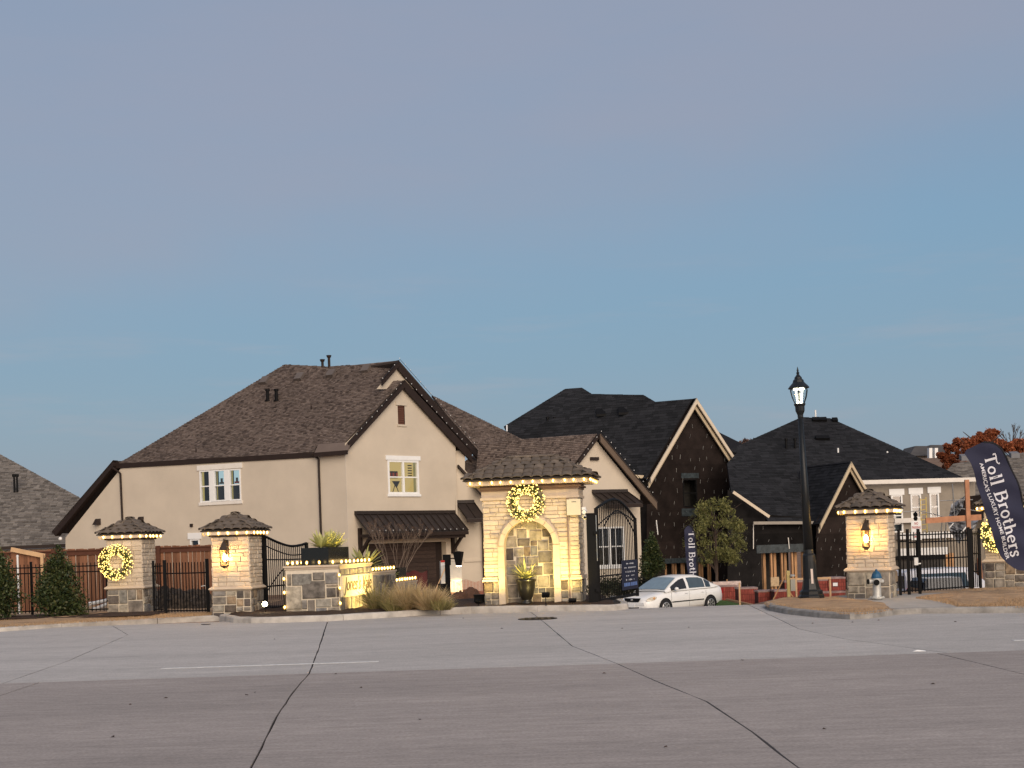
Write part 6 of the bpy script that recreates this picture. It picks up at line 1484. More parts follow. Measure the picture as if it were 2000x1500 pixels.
def flag(label, outline, Y, base1, base2, cap, seed, tagline=True, pole_px=None):
    """outline and baselines in photograph pixels, stood up as a cloth at distance Y with a real billow"""
    P0 = W(outline[0][0], outline[0][1], Y); cx = sum(p[0] for p in outline) / len(outline); cy = sum(p[1] for p in outline) / len(outline)
    gzr = W(pole_px[0], pole_px[1], Y); t = thing('feather_flag', label, 'flag', (gzr.x, Y, gzr.z))
    sc = F / Y
    def bil(x, y): return .05 * math.sin((x * .8 + y * .5) / sc * 5 + seed) + .03 * math.sin((y - x * .4) / sc * 9)
    def P(x, y, off=0.0): p = W(x, y, Y); return Vector((p.x, p.y + bil(x, y) - off, p.z))
    # dense cloth: concentric rings
    m = MB(); k = 10; ol = []
    for (a, b), (c_, d) in zip(outline, outline[1:] + outline[:1]):
        for i in range(4): ol.append((a + (c_ - a) * i / 4, b + (d - b) * i / 4))
    # rows along reading direction
    (bx0, by0), (bx1, by1) = base1; dl = math.hypot(bx1 - bx0, by1 - by0); rx, ry = (bx1 - bx0) / dl, (by1 - by0) / dl; ux, uy = ry, -rx
    q = [((x - bx0) * rx + (y - by0) * ry, (x - bx0) * ux + (y - by0) * uy) for x, y in ol]
    a0, a1 = min(p[0] for p in q), max(p[0] for p in q); NR = 46
    rows = []
    for i in range(NR + 1):
        a = a0 + (a1 - a0) * (i + .02) / (NR + .04); xs__ = []
        for p, r_ in zip(q, q[1:] + q[:1]):
            if (p[0] - a) * (r_[0] - a) < 0: f = (a - p[0]) / (r_[0] - p[0]); xs__.append(p[1] + (r_[1] - p[1]) * f)
        if len(xs__) < 2: continue
        lo, hi = min(xs__), max(xs__); rows.append([(bx0 + rx * a + ux * (lo + (hi - lo) * j / 10), by0 + ry * a + uy * (lo + (hi - lo) * j / 10)) for j in range(11)])
    fr_ = [[P(x, y, .004) for x, y in r_] for r_ in rows]; bk_ = [[P(x, y, -.004) for x, y in r_] for r_ in rows]
    m.loft(fr_); m.loft(bk_); cl = m.build('cloth', m_navy, t, world=True, smooth=True)
    # sleeve and pole up the windward edge
    edge = [r_[-1] for r_ in rows]; MB().tube([P(x, y) for x, y in edge], .022 * Y / 33, 6).build('sleeve', M('black_sleeve', (.012, .012, .014), .7, .1), t, world=True)
    e = edge[-1]; MB().tube([P(*e), gzr], .018 * Y / 33, 6).build('pole', m_black, t, world=True)
    word, wl = serif_word('Toll Brothers'); lm = MB(); s = dl / wl
    def f1(x, y, d): return P(bx0 + rx * x * s + ux * y * cap, by0 + ry * x * s + uy * y * cap, .014)
    for pts, w in word: stroke(lm, pts, w, f1)
    lm.build('lettering', m_ink, cl, world=True)
    if tagline:
        (cx0, cy0), (cx1, cy1) = base2; dl2 = math.hypot(cx1 - cx0, cy1 - cy0); tx, ty = (cx1 - cx0) / dl2, (cy1 - cy0) / dl2
        tm = text_mb("AMERICA'S LUXURY HOME BUILDER", 1.0, 0, 0, bold=True); xx = [v[0] for v in tm.v]; w0, w1 = min(xx), max(xx); k2 = dl2 / (w1 - w0); hk = 10.5
        tm.v = [tuple(P(cx0 + tx * (v[0] - w0) * k2 + ty * v[1] * hk, cy0 + ty * (v[0] - w0) * k2 - tx * v[1] * hk, .014)) for v in tm.v]; tm.build('tagline', m_ink, cl, world=True)
    return t
big = [(1883, 884), (1890, 876), (1902, 869), (1918, 864), (1933, 864), (1946, 869), (1957, 878), (1966, 892), (1975, 911), (1984, 936), (1993, 965), (2001, 996), (2009, 1035), (2014, 1075), (2015, 1108), (2006, 1115), (1995, 1116), (1982, 1111), (1969, 1101), (1957, 1088), (1947, 1071), (1938, 1048), (1930, 1020), (1922, 990), (1913, 958), (1904, 930), (1894, 905)]
flag('big navy feather flag with white lettering at the right edge', big, 32.5, ((1921, 889), (1977, 1090)), ((1911.5, 905), (1967, 1093)), 24.5, 1, True, (2022, 1168))
sml = [(1336, 1035), (1341, 1028), (1347, 1026), (1352, 1030), (1356, 1040), (1359, 1060), (1361, 1090), (1361, 1122), (1358, 1132), (1346, 1132), (1342, 1110), (1339, 1080), (1337, 1055)]
flag('small navy feather flag standing behind the white car', sml, 56.4, ((1344.5, 1037), (1348, 1150)), ((1341, 1040), (1344, 1120)), 12, 2, False, (1363, 1185))

# ---------------------------------------------------------------- foliage
def crown(m, blobs, n, size, rg, droop=0.0):
    tot = sum(b[3] ** 2 for b in blobs)
    for (x, y, z, r, *rest) in blobs:
        ez = rest[0] if rest else 1.0
        for _ in range(int(n * r * r / tot)):
            d = Vector((rg.gauss(0, 1), rg.gauss(0, 1), rg.gauss(0, 1))).normalized(); q = r * rg.random() ** .45 * (1 + .18 * rg.gauss(0, 1)); p = Vector((x + d.x * q, y + d.y * q, z + d.z * q * ez))
            a = Vector((rg.uniform(-1, 1), rg.uniform(-1, 1), rg.uniform(-1, 1) - droop)).normalized(); b = a.cross(Vector((rg.uniform(-1, 1), rg.uniform(-1, 1), rg.uniform(-1, 1)))).normalized(); s = size * rg.uniform(.6, 1.4)
            m.card(p, a * s, b * s * .5)
def trunk(t, base_, top, r, mat, limbs=5, rg=random, spread=.5):
    base_, top = Vector(base_), Vector(top); q = MB(); q.tube([base_, base_.lerp(top, .5) + Vector((rg.uniform(-.05, .05) * (top - base_).length, 0, 0)), top], [r, r * .75, r * .35], 8)
    for i in range(limbs):
        p = base_.lerp(top, rg.uniform(.35, .9)); d = Vector((rg.uniform(-1, 1), rg.uniform(-1, 1), rg.uniform(.4, 1))).normalized() * (top - base_).length * spread * rg.uniform(.6, 1)
        q.tube([p, p + d * .5 + UP * .05, p + d], [r * .4, r * .25, r * .1], 5)
    return q.build('trunk', mat, t)
m_holly = M('holly_leaf', (.03, .05, .015), .5, .2, island=1, palette=[(.010, .019, .006), (.022, .038, .011), (.042, .060, .018), (.070, .072, .022), (.016, .028, .009)])
m_brk = M('grey_bark', (.07, .05, .04), .9, .2)
def shrub(label, x, y, Y, hgt, wid, n, seed, mat=m_holly, size=.045):
    rg = random.Random(seed); p = W(x, y, Y); t = thing('conical_shrub', label, 'shrub', (p.x, Y, p.z), 0, 'clipped evergreen shrubs')
    bl = []
    for i in range(9):
        f = i / 8; r = wid / 2 * (1.02 - .80 * f ** 1.4) * (.62 if i else .55); k = 4 if i < 7 else 2
        for j in range(k): a = rg.uniform(0, 6.28); o = wid / 2 * (1 - .82 * f ** 1.3) * .48; bl.append((math.cos(a) * o, math.sin(a) * o, hgt * (.08 + .84 * f), r, 1.1))
    m = MB(); crown(m, bl, n, size, rg); trunk(t, (0, 0, -.1), (0, 0, hgt * .8), .04, m_brk, 6, rg, .3); m.build('foliage', mat, t, kind='stuff')
shrub('tall evergreen shrub cut by the left edge of the frame', -12, 1199, 37.6, 2.18, 1.75, 9000, 1)
shrub('conical evergreen shrub left of the wreath pillar', 117, 1199, 37.6, 2.02, 1.55, 9500, 2)
shrub('conical evergreen shrub behind the open gate leaf', 1274, 1120, 58.5, 1.95, 1.15, 6500, 3, size=.055)
m_hedge = M('hedge_leaf', (.02, .03, .01), .6, .2, island=1, palette=[(.012, .018, .008), (.028, .036, .014), (.05, .045, .022)])
rg = random.Random(8); p = W(1205, 1140, 60); t = thing('dark_hedge', 'dark low hedge seen through the open gate leaf', 'hedge', (p.x, 60, p.z - .9)); m = MB(); crown(m, [(-1.0 + i * .32, 0, .7 + rg.uniform(-.1, .15), .52) for i in range(9)], 5200, .06, rg); m.build('foliage', m_hedge, t, kind='stuff'); trunk(t, (0, 0, 0), (0, 0, .9), .05, m_brk, 6, rg)
# willow-like green tree
m_wil = M('willow_leaf', (.15, .15, .04), .6, .2, island=1, palette=[(.09, .10, .034), (.175, .175, .055), (.27, .255, .09), (.13, .135, .046)], trans=.3)
rg = random.Random(4); p = W(1398, 1150, 58); t = thing('green_tree', 'young yellow-green tree in front of the unfinished houses', 'tree', (p.x, 58, -1.4))
zc = W(1398, 1045, 58).z + 1.4; bl = []
for i in range(60):
    a = rg.uniform(0, 6.28); f = rg.random(); hz = -1.25 + 2.7 * f; rad = 1.28 * math.sqrt(max(.03, 1 - ((hz - .05) / 1.48) ** 2)) * rg.uniform(.35, 1.0); bl.append((math.cos(a) * rad, math.sin(a) * rad, zc + hz, rg.uniform(.12, .34)))
m = MB(); crown(m, bl, 5600, .058, rg, .5)
for i in range(170):
    a = rg.uniform(0, 6.28); e = rg.uniform(-.6, 1.3); d = Vector((math.cos(a) * math.cos(e), math.sin(a) * math.cos(e), math.sin(e))); r0 = 1.15
    for k in range(10): m.card(Vector((0, 0, zc)) + d * (r0 + k * .045) + Vector((0, 0, -.004 * k * k)), (d + Vector((0, 0, rg.uniform(-.6, .4)))).normalized() * .05, d.cross(UP).normalized() * .022)
m.build('crown', m_wil, t, kind='stuff'); trunk(t, (0, 0, 0), (.05, 0, zc + .9), .07, m_brk, 22, rg, .42)
for sx in (-.5, .5): MB().beam((sx, 0, 0), (sx, 0, 1.3), .05, .05).build('stake', m_wood, t)
# red oaks on the hill
m_oak = M('red_oak_leaf', (.2, .06, .03), .7, .2, island=1, palette=[(.15, .045, .022), (.30, .088, .036), (.42, .14, .06), (.22, .065, .03)], trans=.2)
def oak(label, x, y, Y, blobs, n, seed, mat=m_oak, size=.17):
    rg = random.Random(seed); p = W(x, y, Y); t = thing('red_oak', label, 'tree', (p.x, Y, gz(p.x, Y)), 0, 'russet oaks on the hill'); m = MB(); bl = []
    for bx, by, br in blobs:
        q = W(bx, by, Y) - Vector((p.x, Y, gz(p.x, Y))); r = br * Y / F
        for _ in range(18): bl.append((q.x + rg.uniform(-.85, .85) * r, q.y + rg.uniform(-.8, .8) * r, q.z + rg.uniform(-.4, .4) * r, r * rg.uniform(.14, .40)))
    crown(m, bl, int(n * 1.7), size, rg); m.build('crown', mat, t, kind='stuff')
    tb = W(x, blobs[0][1], Y) - Vector((p.x, Y, gz(p.x, Y))); trunk(t, (0, 0, -1), tb + UP * .5, .3, m_brk, 8, rg, .35)
oak('leftmost russet oak beside the far hill house', 1855, 905, 150, [(1848, 893, 17), (1862, 876, 16), (1876, 866, 14), (1857, 905, 16), (1880, 890, 16)], 9000, 1)
oak('tallest russet oak behind the top of the big flag', 1915, 885, 145, [(1905, 862, 18), (1925, 852, 16), (1938, 846, 12), (1895, 875, 16), (1940, 868, 18)], 9000, 2)
oak('russet oak at the right edge beyond the flag', 1985, 890, 140, [(1965, 874, 16), (1985, 872, 16), (2005, 868, 18), (1992, 884, 14)], 7000, 3)
rg = random.Random(12); p = W(1977, 870, 165); t = thing('bare_tree', 'leafless grey tree above the russet oaks at right', 'tree', (p.x, 165, gz(p.x, 165))); tz = p.z - gz(p.x, 165)
MB().tube([(0, 0, -1), (0, 0, tz)], [.35, .18], 7).build('trunk', m_brk, t); tw = MB(); sd_ = MB()
for i in range(14):
    a = rg.uniform(0, 6.28); e = rg.uniform(.3, 1.4); grow(Vector((0, 0, tz - rg.uniform(0, .8))), Vector((math.cos(a) * math.cos(e), math.sin(a) * math.cos(e), math.sin(e))), 1.1, .07, 3)
tw.build('crown', m_brk, t, kind='stuff')
rg = random.Random(13)
for i, (x, lab) in enumerate(((1452, 'leftmost tiny far treetop between the two charcoal roofs'), (1464, 'middle tiny far treetop between the two charcoal roofs'), (1474, 'rightmost tiny far treetop between the two charcoal roofs'))):
    p = W(x, 872, 240); t = thing('far_tree', lab, 'tree', (p.x, 240, gz(p.x, 240)), 0, 'far treetops between roofs'); zt = p.z - gz(p.x, 240)
    MB().tube([(0, 0, -1), (0, 0, zt)], .2, 6).build('trunk', m_brk, t); m = MB(); crown(m, [(rg.uniform(-.6, .6), 0, zt + rg.uniform(-.5, .9), .6) for _ in range(5)], 260, .3, rg); m.build('crown', M('far_leaf', (.10, .06, .05), .9, .3), t, kind='stuff')

# ---------------------------------------------------------------- brick cubes on the verge
m_pbrick = M('red_brick', (.25, .055, .040), .85, .25, 5, .2, 20, stretch=(6, 6, 1.5), rand=.2); m_film = M('dusty_wrap', (.28, .19, .17), .5, .4, 4)
SLAT = MB().box(-.5, .5, -.5, .5, -.5, .5).mesh('brick', m_pbrick)
def pallet(label, x0, x1, y0, y1, Y, wrap=True, tagp=None):
    a, b = W(x0, y1, Y), W(x1, y1, Y); h = W((x0 + x1) / 2, y0, Y).z - W((x0 + x1) / 2, y1, Y).z; w = b.x - a.x
    t = thing('brick_pallet', label, 'bricks', ((a.x + b.x) / 2, Y, (a.z + b.z) / 2), 0, 'cubes of red brick by the drive')
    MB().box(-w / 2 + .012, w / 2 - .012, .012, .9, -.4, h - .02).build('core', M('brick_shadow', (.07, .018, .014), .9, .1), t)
    k = max(4, int(w / .082))
    for r_ in range(3):
        for i in range(k):
            cx_ = -w / 2 + (i + .5) * w / k; put('brick', SLAT, t, (cx_, .06 + random.uniform(-.008, .008), h * (r_ + .5) / 3 - .01), None, (w / k - .010, .12, h / 3 - .012))
    if wrap: MB().box(-w / 2 - .01, w / 2 + .01, -.01, .92, h - .03, h + .035).build('wrap', m_film, t)
    if tagp: MB().box(tagp[0] * w - .09, tagp[0] * w + .09, -.02, -.012, tagp[1] * h, tagp[1] * h + .13).build('paper_tag', m_white, t)
pallet('brick cube just behind the boot of the white car', 1402, 1441, 1145, 1176, 57)
pallet('second brick cube from the white car', 1443, 1481, 1149, 1183, 54)
pallet('low brick cube before the timber power post', 1482, 1513, 1155, 1187, 52)
pallet('dark brick cube left of the timber power post foot', 1514, 1540, 1154, 1190, 51)
pallet('upper brick cube with paper tag right of the power post', 1534, 1577, 1136, 1180, 55, tagp=(-.35, .55))
pallet('brick cube right of the street lamp, upper layer left', 1592, 1617, 1133, 1155, 51)
pallet('tagged brick cube right of the street lamp, upper layer right', 1618, 1652, 1129, 1153, 51, tagp=(-.1, .35))
pallet('long brick cube right of the street lamp, lower layer', 1592, 1652, 1157, 1185, 50.4)
a = W(1418, 1138, 58); t = thing('wrapped_bundle', 'pale plastic-wrapped bundle on the bricks behind the car', 'bundle', (a.x, 58, a.z - .2)); MB().lathe([(.30, -.62), (.36, -.6), (.37, .6), (.30, .62)], 4, (0, 0, 0), R(45)).build('bundle', M('plastic_wrap', (.50, .40, .36), .3, .4, 5, spec=.5), t).rotation_euler = (0, R(90), 0)
MB().box(-.66, .66, -.1, .1, -.30, -.24).build('runner', m_wood, t)
p = W(1445, 1172, 51.5); t = thing('survey_stake', 'thin pale wooden stake before the brick cubes', 'stake', (p.x, 51.5, p.z - .3)); MB().box(-.03, .03, -.02, .02, 0, .95).build('shaft', MATS['pale_lumber'], t); MB().lathe([(.045, .95), (.002, 1.0)], 4, (0, 0, 0), R(45)).build('tip', MATS['pale_lumber'], t)
# temporary power post
p = W(1541, 1178, 46); t = thing('power_post', 'temporary timber power post with meter and slanted board roof', 'power post', (p.x, 46, p.z - .2)); m_yl = M('treated_lumber', (.45, .36, .15), .8, .15)
MB().box(-.055, .055, -.055, .055, 0, 1.32).build('post', m_yl, t); MB().prism([(-.08, -.22, 1.36), (.42, -.22, 1.29), (.42, .25, 1.29), (-.08, .25, 1.36)], (0, 0, .035)).build('roof_board', m_yl, t)
MB().box(.06, .22, -.10, .02, .62, 1.02).build('panel_box', M('grey_box', (.34, .33, .28), .5, .1), t); MB().lathe([(.085, 0), (.085, .05), (.05, .07)], 14).build('meter', M('meter_glass', (.35, .36, .35), .2, .1), t).location = (.13, -.10, 1.12)
t.children[-1].rotation_euler = (R(90), 0, 0)
MB().beam((-.05, .0, 1.25), (-.62, .1, .15), .07, .04).build('brace', m_wood, t); MB().beam((.05, -.02, .55), (.42, -.1, .0), .06, .04).build('brace', m_wood, t)
p = W(1556, 1176, 47.5); t = thing('timber_rail', 'pale timber rail on posts beside the street lamp', 'rail', (p.x, 47.5, p.z - .2)); MB().box(-.03, .03, -.03, .03, 0, 1.05).build('post', MATS['pale_lumber'], t); MB().box(-.25, 1.25, -.02, .02, .98, 1.06).build('rail', MATS['pale_lumber'], t); MB().box(1.18, 1.24, -.03, .03, 0, .97).build('post', MATS['pale_lumber'], t)

# ---------------------------------------------------------------- call box, lamp, cabinet, mound
p = W(876, 1172, 40); t = thing('call_box', 'black entry call box post with red and white card', 'call box', (p.x, 40, p.z - .05))
MB().box(-.075, .075, -.07, .07, 0, 1.28).build('post', m_black, t); MB().box(-.13, .11, -.12, .0, 1.10, 1.42).build('keypad', m_black, t); MB().box(-.30, -.04, -.05, .05, .12, .55).build('side_box', m_black, t)
MB().box(-.19, -.07, -.14, -.122, 1.10, 1.25).build('card', m_white, t); MB().box(-.19, -.07, -.15, -.142, 1.19, 1.25).build('card_header', M('red_print', (.5, .03, .02), .6, .05), t)
p = W(896, 1092, 66.5); sp_ = GW
t = thing('tapered_lantern', 'black tapered wall lantern glowing downwards beside the garage', 'lantern', (W(896, 1105, 63.5).x, 63.5, W(896, 1105, 63.5).z))
MB().lathe([(.14, 0), (.16, .02), (.29, .62), (.30, .66), (.05, .70)], 4, (0, 0, 0), R(30)).build('shade', m_black, t); MB().beam((-.1, 0, .36), (-.75, .4, .36), .06, .06).build('arm', m_dbrown, t); MB().lathe([(.10, -.03), (.12, -.005)], 8).build('lens', EM('warm_lens', (1, .80, .40), 25), t)
q = WMX[t.name] @ Vector((0, 0, -.06)); lamp('lantern_beam', 'SPOT', q, 260, (1, .76, .36), t, target=q + Vector((-.05, .42, -1)), size=.05, spot=85, blend=.5)
p = W(889, 1160, 64.6); t = thing('utility_cabinet', 'pale utility cabinet lit by the tapered lantern', 'cabinet', (p.x, 64.6, p.z - .4), R(12)); m_cab = M('cabinet_paint', (.62, .60, .54), .5, .08)
MB().box(-.42, .36, 0, .5, 0, 2.0).build('body', m_cab, t); MB().box(-.46, .40, -.04, .54, 2.0, 2.06).build('lid', m_cab, t); MB().box(-.66, -.44, .05, .4, 0.6, 2.02).build('meter_case', M('meter_grey', (.42, .43, .42), .5, .1), t); MB().box(-.40, .34, -.012, 0, .9, 1.9).build('door', m_cab, t)
def heap(label, name, x, y, Y, w, d, h, mat, seed, cat, rough=.05):
    rg = random.Random(seed); p = W(x, y, Y); nx_, ny_ = 30, 14; m = MB(); ph = [rg.uniform(0, 6) for _ in range(6)]
    for j in range(ny_ + 1):
        for i in range(nx_ + 1):
            u, v = i / nx_ * 2 - 1, j / ny_ * 2 - 1; z = h * max(0, 1 - u * u) * max(0, 1 - v * v) ** .8 * (1 + .35 * math.sin(u * 4 + ph[0]) * math.cos(v * 3 + ph[1])) + rg.uniform(-rough, rough) * (abs(u) < .95 and abs(v) < .95)
            m.v.append((u * w / 2, v * d / 2, z - .06))
    for j in range(ny_):
        for i in range(nx_): m.f.append((j * (nx_ + 1) + i, j * (nx_ + 1) + i + 1, (j + 1) * (nx_ + 1) + i + 1, (j + 1) * (nx_ + 1) + i))
    o = m.build(name, mat); o.location = (p.x, Y, p.z); WMX[o.name] = Matrix.Translation(o.location); return tag(o, label, cat)
heap('heap of bare brown soil left of the arched column', 'soil_heap', 905, 1186, 41, 1.55, 1.6, .62, M('red_soil', (.17, .085, .05), .95, .3, 4, .6, 25), 2, 'soil heap')
p = W(916, 1182, 39.7); o = MB().tube([(-.42, 0, .12), (-.2, -.05, .06), (.1, .0, .05), (.45, .02, .03)], [.07, .08, .07, .06], 8).build('silt_sock', M('green_mesh', (.17, .26, .19), .8, .3, 12)); o.location = (p.x, 39.7, p.z - .02); tag(o, 'pale green silt sock lying at the foot of the soil heap', 'silt sock')
heap('dark heap of rubble behind the left pedestrian gate', 'rubble_heap', 357, 1192, 41.5, 2.3, 1.8, .85, M('dark_rubble', (.05, .04, .032), .95, .8, 9, .9, 20), 3, 'rubble heap', .12)
def net(label, x0, x1, y0, y1, Y, mat, nx_, nz_, cat='barrier mesh', tilt=0):
    a, b, c_, d = W(x0, y1, Y), W(x1, y1 + tilt, Y), W(x1, y0 + tilt, Y), W(x0, y0, Y); t = thing('barrier_mesh', label, cat, a); m = MB()
    A_, B_, C_, D_ = [v - a for v in (a, b, c_, d)]
    sag = lambda u: Vector((0, .08 * math.sin(u * 9), -.10 * math.sin(u * math.pi * 2) ** 2))
    for i in range(nx_ + 1): u = i / nx_; m.beam(A_.lerp(B_, u), D_.lerp(C_, u) + sag(u), .016, .006)
    for j in range(nz_ + 1):
        v = j / nz_
        for i in range(12): u, w = i / 12, (i + 1) / 12; m.beam(A_.lerp(B_, u).lerp(D_.lerp(C_, u) + sag(u), v), A_.lerp(B_, w).lerp(D_.lerp(C_, w) + sag(w), v), .020, .006)
    m.build('mesh', mat, t); MB().beam(A_, D_ + UP * .1, .04, .04).build('stake', m_black, t); MB().beam(B_, C_ + UP * .15, .04, .04).build('stake', m_dbrown, t)
net('dark red barrier mesh before the garage door', 783, 836, 1114, 1152, 52, M('maroon_plastic', (.10, .018, .016), .6, .1), 60, 22)
net('orange barrier mesh in front of the utility cabinet', 874, 946, 1132, 1162, 50, M('orange_plastic', (.42, .10, .05), .6, .1), 26, 10)
p = W(843, 1150, 48); t = MB().beam((0, 0, 0), (.55, 0, 1.15), .05, .04).build('leaning_stake', MATS['pale_lumber']); t.location = (p.x, 48, p.z - .35); tag(t, 'pale timber stake leaning before the garage door', 'stake')
p = W(937, 1172, 36.8); t = thing('transformer_box', 'small black box at the left foot of the arched column', 'utility box', (p.x, 36.8, .13), R(10)); MB().box(-.14, .12, -.12, .12, 0, .24).build('body', m_black, t); MB().box(-.16, .14, -.14, .14, .24, .27).build('lid', m_black, t)
# pipes at left
for i, (x0, y0, x1, y1, lab) in enumerate(((173, 1180, 210, 1172, 'upper white plastic pipe lying behind the iron fence'), (182, 1191, 211, 1179, 'lower white plastic pipe lying behind the iron fence'))):
    a, b = W(x0, y0, 41.2), W(x1, y1, 41.2 + .3); d = b - a; t = thing('plastic_pipe', lab, 'pipe', a); MB().tube([(0, 0, 0), d], .055, 10).build('shaft', m_white, t); MB().tube([(0, 0, 0), d * .12], .066, 10).build('socket', m_white, t)
p = W(35, 1115, 41); t = thing('marker_post', 'white plastic marker post beside the leftmost shrub', 'marker', (p.x, 41, .1)); zt = W(35, 1087, 41).z - .1; MB().tube([(0, 0, 0), (0, 0, zt)], .030, 8).build('shaft', m_white, t); MB().lathe([(.04, zt), (.04, zt + .03), (.01, zt + .05)], 8).build('cap', m_white, t)

# ---------------------------------------------------------------- right: sign, scaffold, vehicles
p = W(1793, 1160, 44); t = thing('no_parking_sign', 'white no parking sign with red lettering on a black post', 'sign', (p.x, 44, -.6)); z1, z0 = W(1793, 1017, 44).z + .6, W(1793, 1045, 44).z + .6
MB().tube([(0, 0, 0), (0, 0, z1 + .02)], .035, 8).build('post', m_black, t); MB().lathe([(.045, z1), (.075, z1 + .08), (.05, z1 + .15), (.08, z1 + .22), (.01, z1 + .30)], 10).build('finial', m_black, t)
MB().box(-.17, .17, -.06, -.045, z0 - .16, z1).build('plate', m_white, t)
m_rd = M('red_ink', (.42, .03, .03), .6, .05)
for body_, zz, wd_ in (('NO', z1 - .13, .12), ('PARKING', z1 - .26, .29)):
    tm = text_mb(body_, 1, 0, 0, True); xx = [v[0] for v in tm.v]; k = wd_ / (max(xx) - min(xx)); x0 = min(xx); tm.v = [((v[0] - x0) * k - wd_ / 2, -.064, zz + v[1] * .12) for v in tm.v]; tm.build('lettering', m_rd, t)
q = MB(); [q.box(-.10 + i * .05, -.07 + i * .05, -.066, -.062, z0 + .05, z0 + .075) for i in range(5)]; q.build('lettering', m_rd, t); q = MB(); [q.box(-.12 + i * .05, -.08 + i * .05, -.066, -.062, z0 - .08, z0 - .03) for i in range(5)]; q.build('lettering', m_rd, t)
sc_ = thing('scaffold_frame', 'orange timber scaffold frame in front of the taupe house', 'scaffold', W(1895, 1170, 70)); m_or = M('orange_lumber', (.42, .20, .11), .8, .2)
MB().beam(W(1888, 937, 70), W(1898, 1180, 70), .22, .14, (0, 1, 0)).build('upright', m_or, sc_, world=True); MB().beam(W(1808, 1017, 70.1), W(1916, 1010, 70.1), .12, .30).build('crossbeam', m_or, sc_, world=True); MB().beam(W(1912, 1090, 70), W(1918, 1180, 70), .2, .14, (0, 1, 0)).build('upright', m_or, sc_, world=True)
for a, b in (((1860, 945), (1866, 1030)), ((1840, 1018), (1836, 1060)), ((1848, 1018), (1846, 1060))): MB().tube([W(*a, 71.5), W(*b, 71.5)], .03, 6).build('tube', M('galv_tube', (.25, .25, .25), .4, .1, metal=.5), sc_, world=True)
for a, b in (((1700, 1003), (1798, 998)), ((1798, 998), (1850, 1011)), ((1836, 978), (1900, 976)), ((1875, 993), (1914, 999))): MB().tube([W(*a, 71.8), W(*b, 71.8)], .025, 5).build('brace', MATS['galv_tube'], sc_, world=True)
ld = thing('ladder', 'yellow ladder leaning against the taupe house wall', 'ladder', W(1804, 1040, 71)); m_lad = M('ladder_yellow', (.52, .38, .10), .6, .1)
MB().beam(W(1797.5, 974, 73), W(1800, 1042, 71), .05, .08).build('stile', m_lad, ld, world=True); MB().beam(W(1808.5, 972, 73), W(1811, 1040, 71), .05, .08).build('stile', m_lad, ld, world=True)
for k in range(7): f = (k + .3) / 7; MB().beam(W(1797.5 + 2.5 * f, 974 + 68 * f, 73 - 2 * f), W(1808.5 + 2.5 * f, 972 + 68 * f, 73 - 2 * f), .04, .04).build('rung', m_lad, ld, world=True)
tp_ = thing('plastic_sheet', 'crumpled blue-grey plastic sheet hung on the taupe house', 'tarpaulin', W(1868, 1030, 73)); m_tarp = M('grey_tarp', (.24, .25, .27), .3, .5, 2, .6, 3, spec=.6)
rg = random.Random(6)
for pts in (((1858, 985), (1885, 968), (1880, 992), (1865, 1012), (1852, 1016)), ((1850, 1020), (1912, 1016), (1905, 1030), (1885, 1050), (1872, 1062), (1858, 1042))):
    secs = []; L0 = pts
    n_ = 9; cen = (sum(p_[0] for p_ in pts) / len(pts), sum(p_[1] for p_ in pts) / len(pts)); m = MB(); ring = []
    for (a, b), (c_, d) in zip(pts, pts[1:] + pts[:1]):
        for i in range(5): ring.append((a + (c_ - a) * i / 5, b + (d - b) * i / 5))
    rings = [[W(cen[0] + (x - cen[0]) * f, cen[1] + (y - cen[1]) * f, 73 + rg.uniform(-.22, .22)) for x, y in ring] for f in (1, .75, .5, .25, .05)]
    m.loft(rings, closed=True); m.build('sheet', m_tarp, tp_, world=True)
MB().beam(W(1876, 1042, 72.5), W(1892, 1023, 72.5), .06, .06).build('batten', m_white, tp_, world=True); MB().beam(W(1853, 1032, 72.5), W(1862, 1022, 72.5), .05, .05).build('batten', m_white, tp_, world=True)
# white van seen through the fence
p = W(1757, 1170, 44); van = thing('parked_van', 'white van with glowing tail light behind the right iron gate', 'van', (p.x + .30, 45.5, -1.2), R(14)); m_vanw = M('van_white', (.60, .60, .64), .35, .05, coat=.3)
def vsec(x, w, z0, z1): return [(x, -w, z0), (x, -w, (z0 + z1) * .5), (x, -w * .92, z1 - .15), (x, -w * .8, z1), (x, w * .8, z1), (x, w * .92, z1 - .15), (x, w, (z0 + z1) * .5), (x, w, z0)]
m = MB().loft([vsec(0, .78, .35, 1.55), vsec(.1, .85, .28, 1.62), vsec(2.4, .86, .28, 1.66), vsec(3.1, .85, .28, 1.10), vsec(4.1, .82, .28, .98), vsec(4.3, .72, .34, .75)], closed=True); m.f += [tuple(range(8))[::-1], tuple(len(m.v) - 8 + i for i in range(8))]; m.build('body', m_vanw, van, smooth=False)
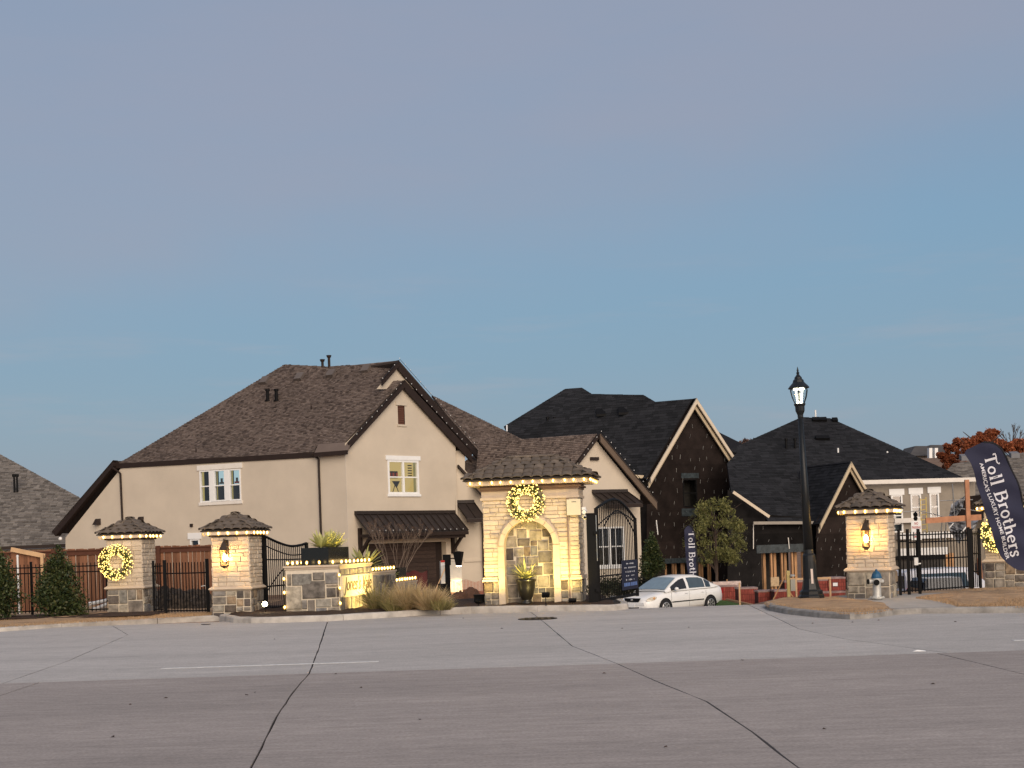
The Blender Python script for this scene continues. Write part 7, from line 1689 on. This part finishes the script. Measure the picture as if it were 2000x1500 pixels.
MB().poly([(-.012, -.62, 1.02), (-.012, .62, 1.02), (-.012, .56, 1.45), (-.012, -.56, 1.45)]).build('rear_screen', m_cargl, van)
for sy in (-1, 1):
    MB().poly([(.5, sy * .872, 1.0), (2.3, sy * .872, 1.0), (2.2, sy * .80, 1.5), (.5, sy * .80, 1.5)]).build('side_window', m_cargl, van)
    MB().box(-.03, .16, sy * .80 - .07, sy * .80 + .07, .78, .96).build('tail_light', EM('tail_red', (1.0, .09, .02), 5.0), van)
    for x in (.8, 3.3): q = MB(); q.lathe([(.18, -.1), (.32, -.1), (.33, .1), (.18, .1)], 16, (0, 0, 0)); q.v = [(a + x, c_ + sy * .78, b + .33) for a, b, c_ in q.v]; q.build('wheel', m_rubber, van)
p = W(1842, 1160, 43); pk = thing('parked_pickup', 'dark pickup behind the right iron gate with a red lamp', 'pickup', (p.x, 43.4, -1.2), R(100), s=.82); m_pkb = M('dark_blue_paint', (.015, .022, .035), .25, .1, coat=.5)
m = MB().loft([vsec(-2.3, .80, .45, .95), vsec(-2.2, .9, .4, 1.10), vsec(-.6, .92, .4, 1.12), vsec(-.45, .92, .4, 1.72), vsec(.7, .92, .4, 1.74), vsec(1.3, .92, .4, 1.18), vsec(2.5, .9, .42, 1.08), vsec(2.65, .8, .5, .9)], closed=True); m.f += [tuple(range(8))[::-1], tuple(len(m.v) - 8 + i for i in range(8))]; m.build('body', m_pkb, pk)
for sy in (-1, 1):
    MB().poly([(-.35, sy * .925, 1.15), (1.05, sy * .925, 1.15), (.6, sy * .87, 1.62), (-.35, sy * .87, 1.62)]).build('side_window', m_cargl, pk)
    MB().box(-2.36, -2.2, sy * .80 - .12, sy * .80 + .12, .70, 1.0).build('tail_light', M('red_lens2', (.45, .02, .03), .2, .1), pk)
    for x in (-1.4, 1.6): q = MB(); q.lathe([(.2, -.12), (.38, -.12), (.38, .12), (.2, .12)], 16); q.v = [(a + x, c_ + sy * .84, b + .38) for a, b, c_ in q.v]; q.build('wheel', m_rubber, pk)
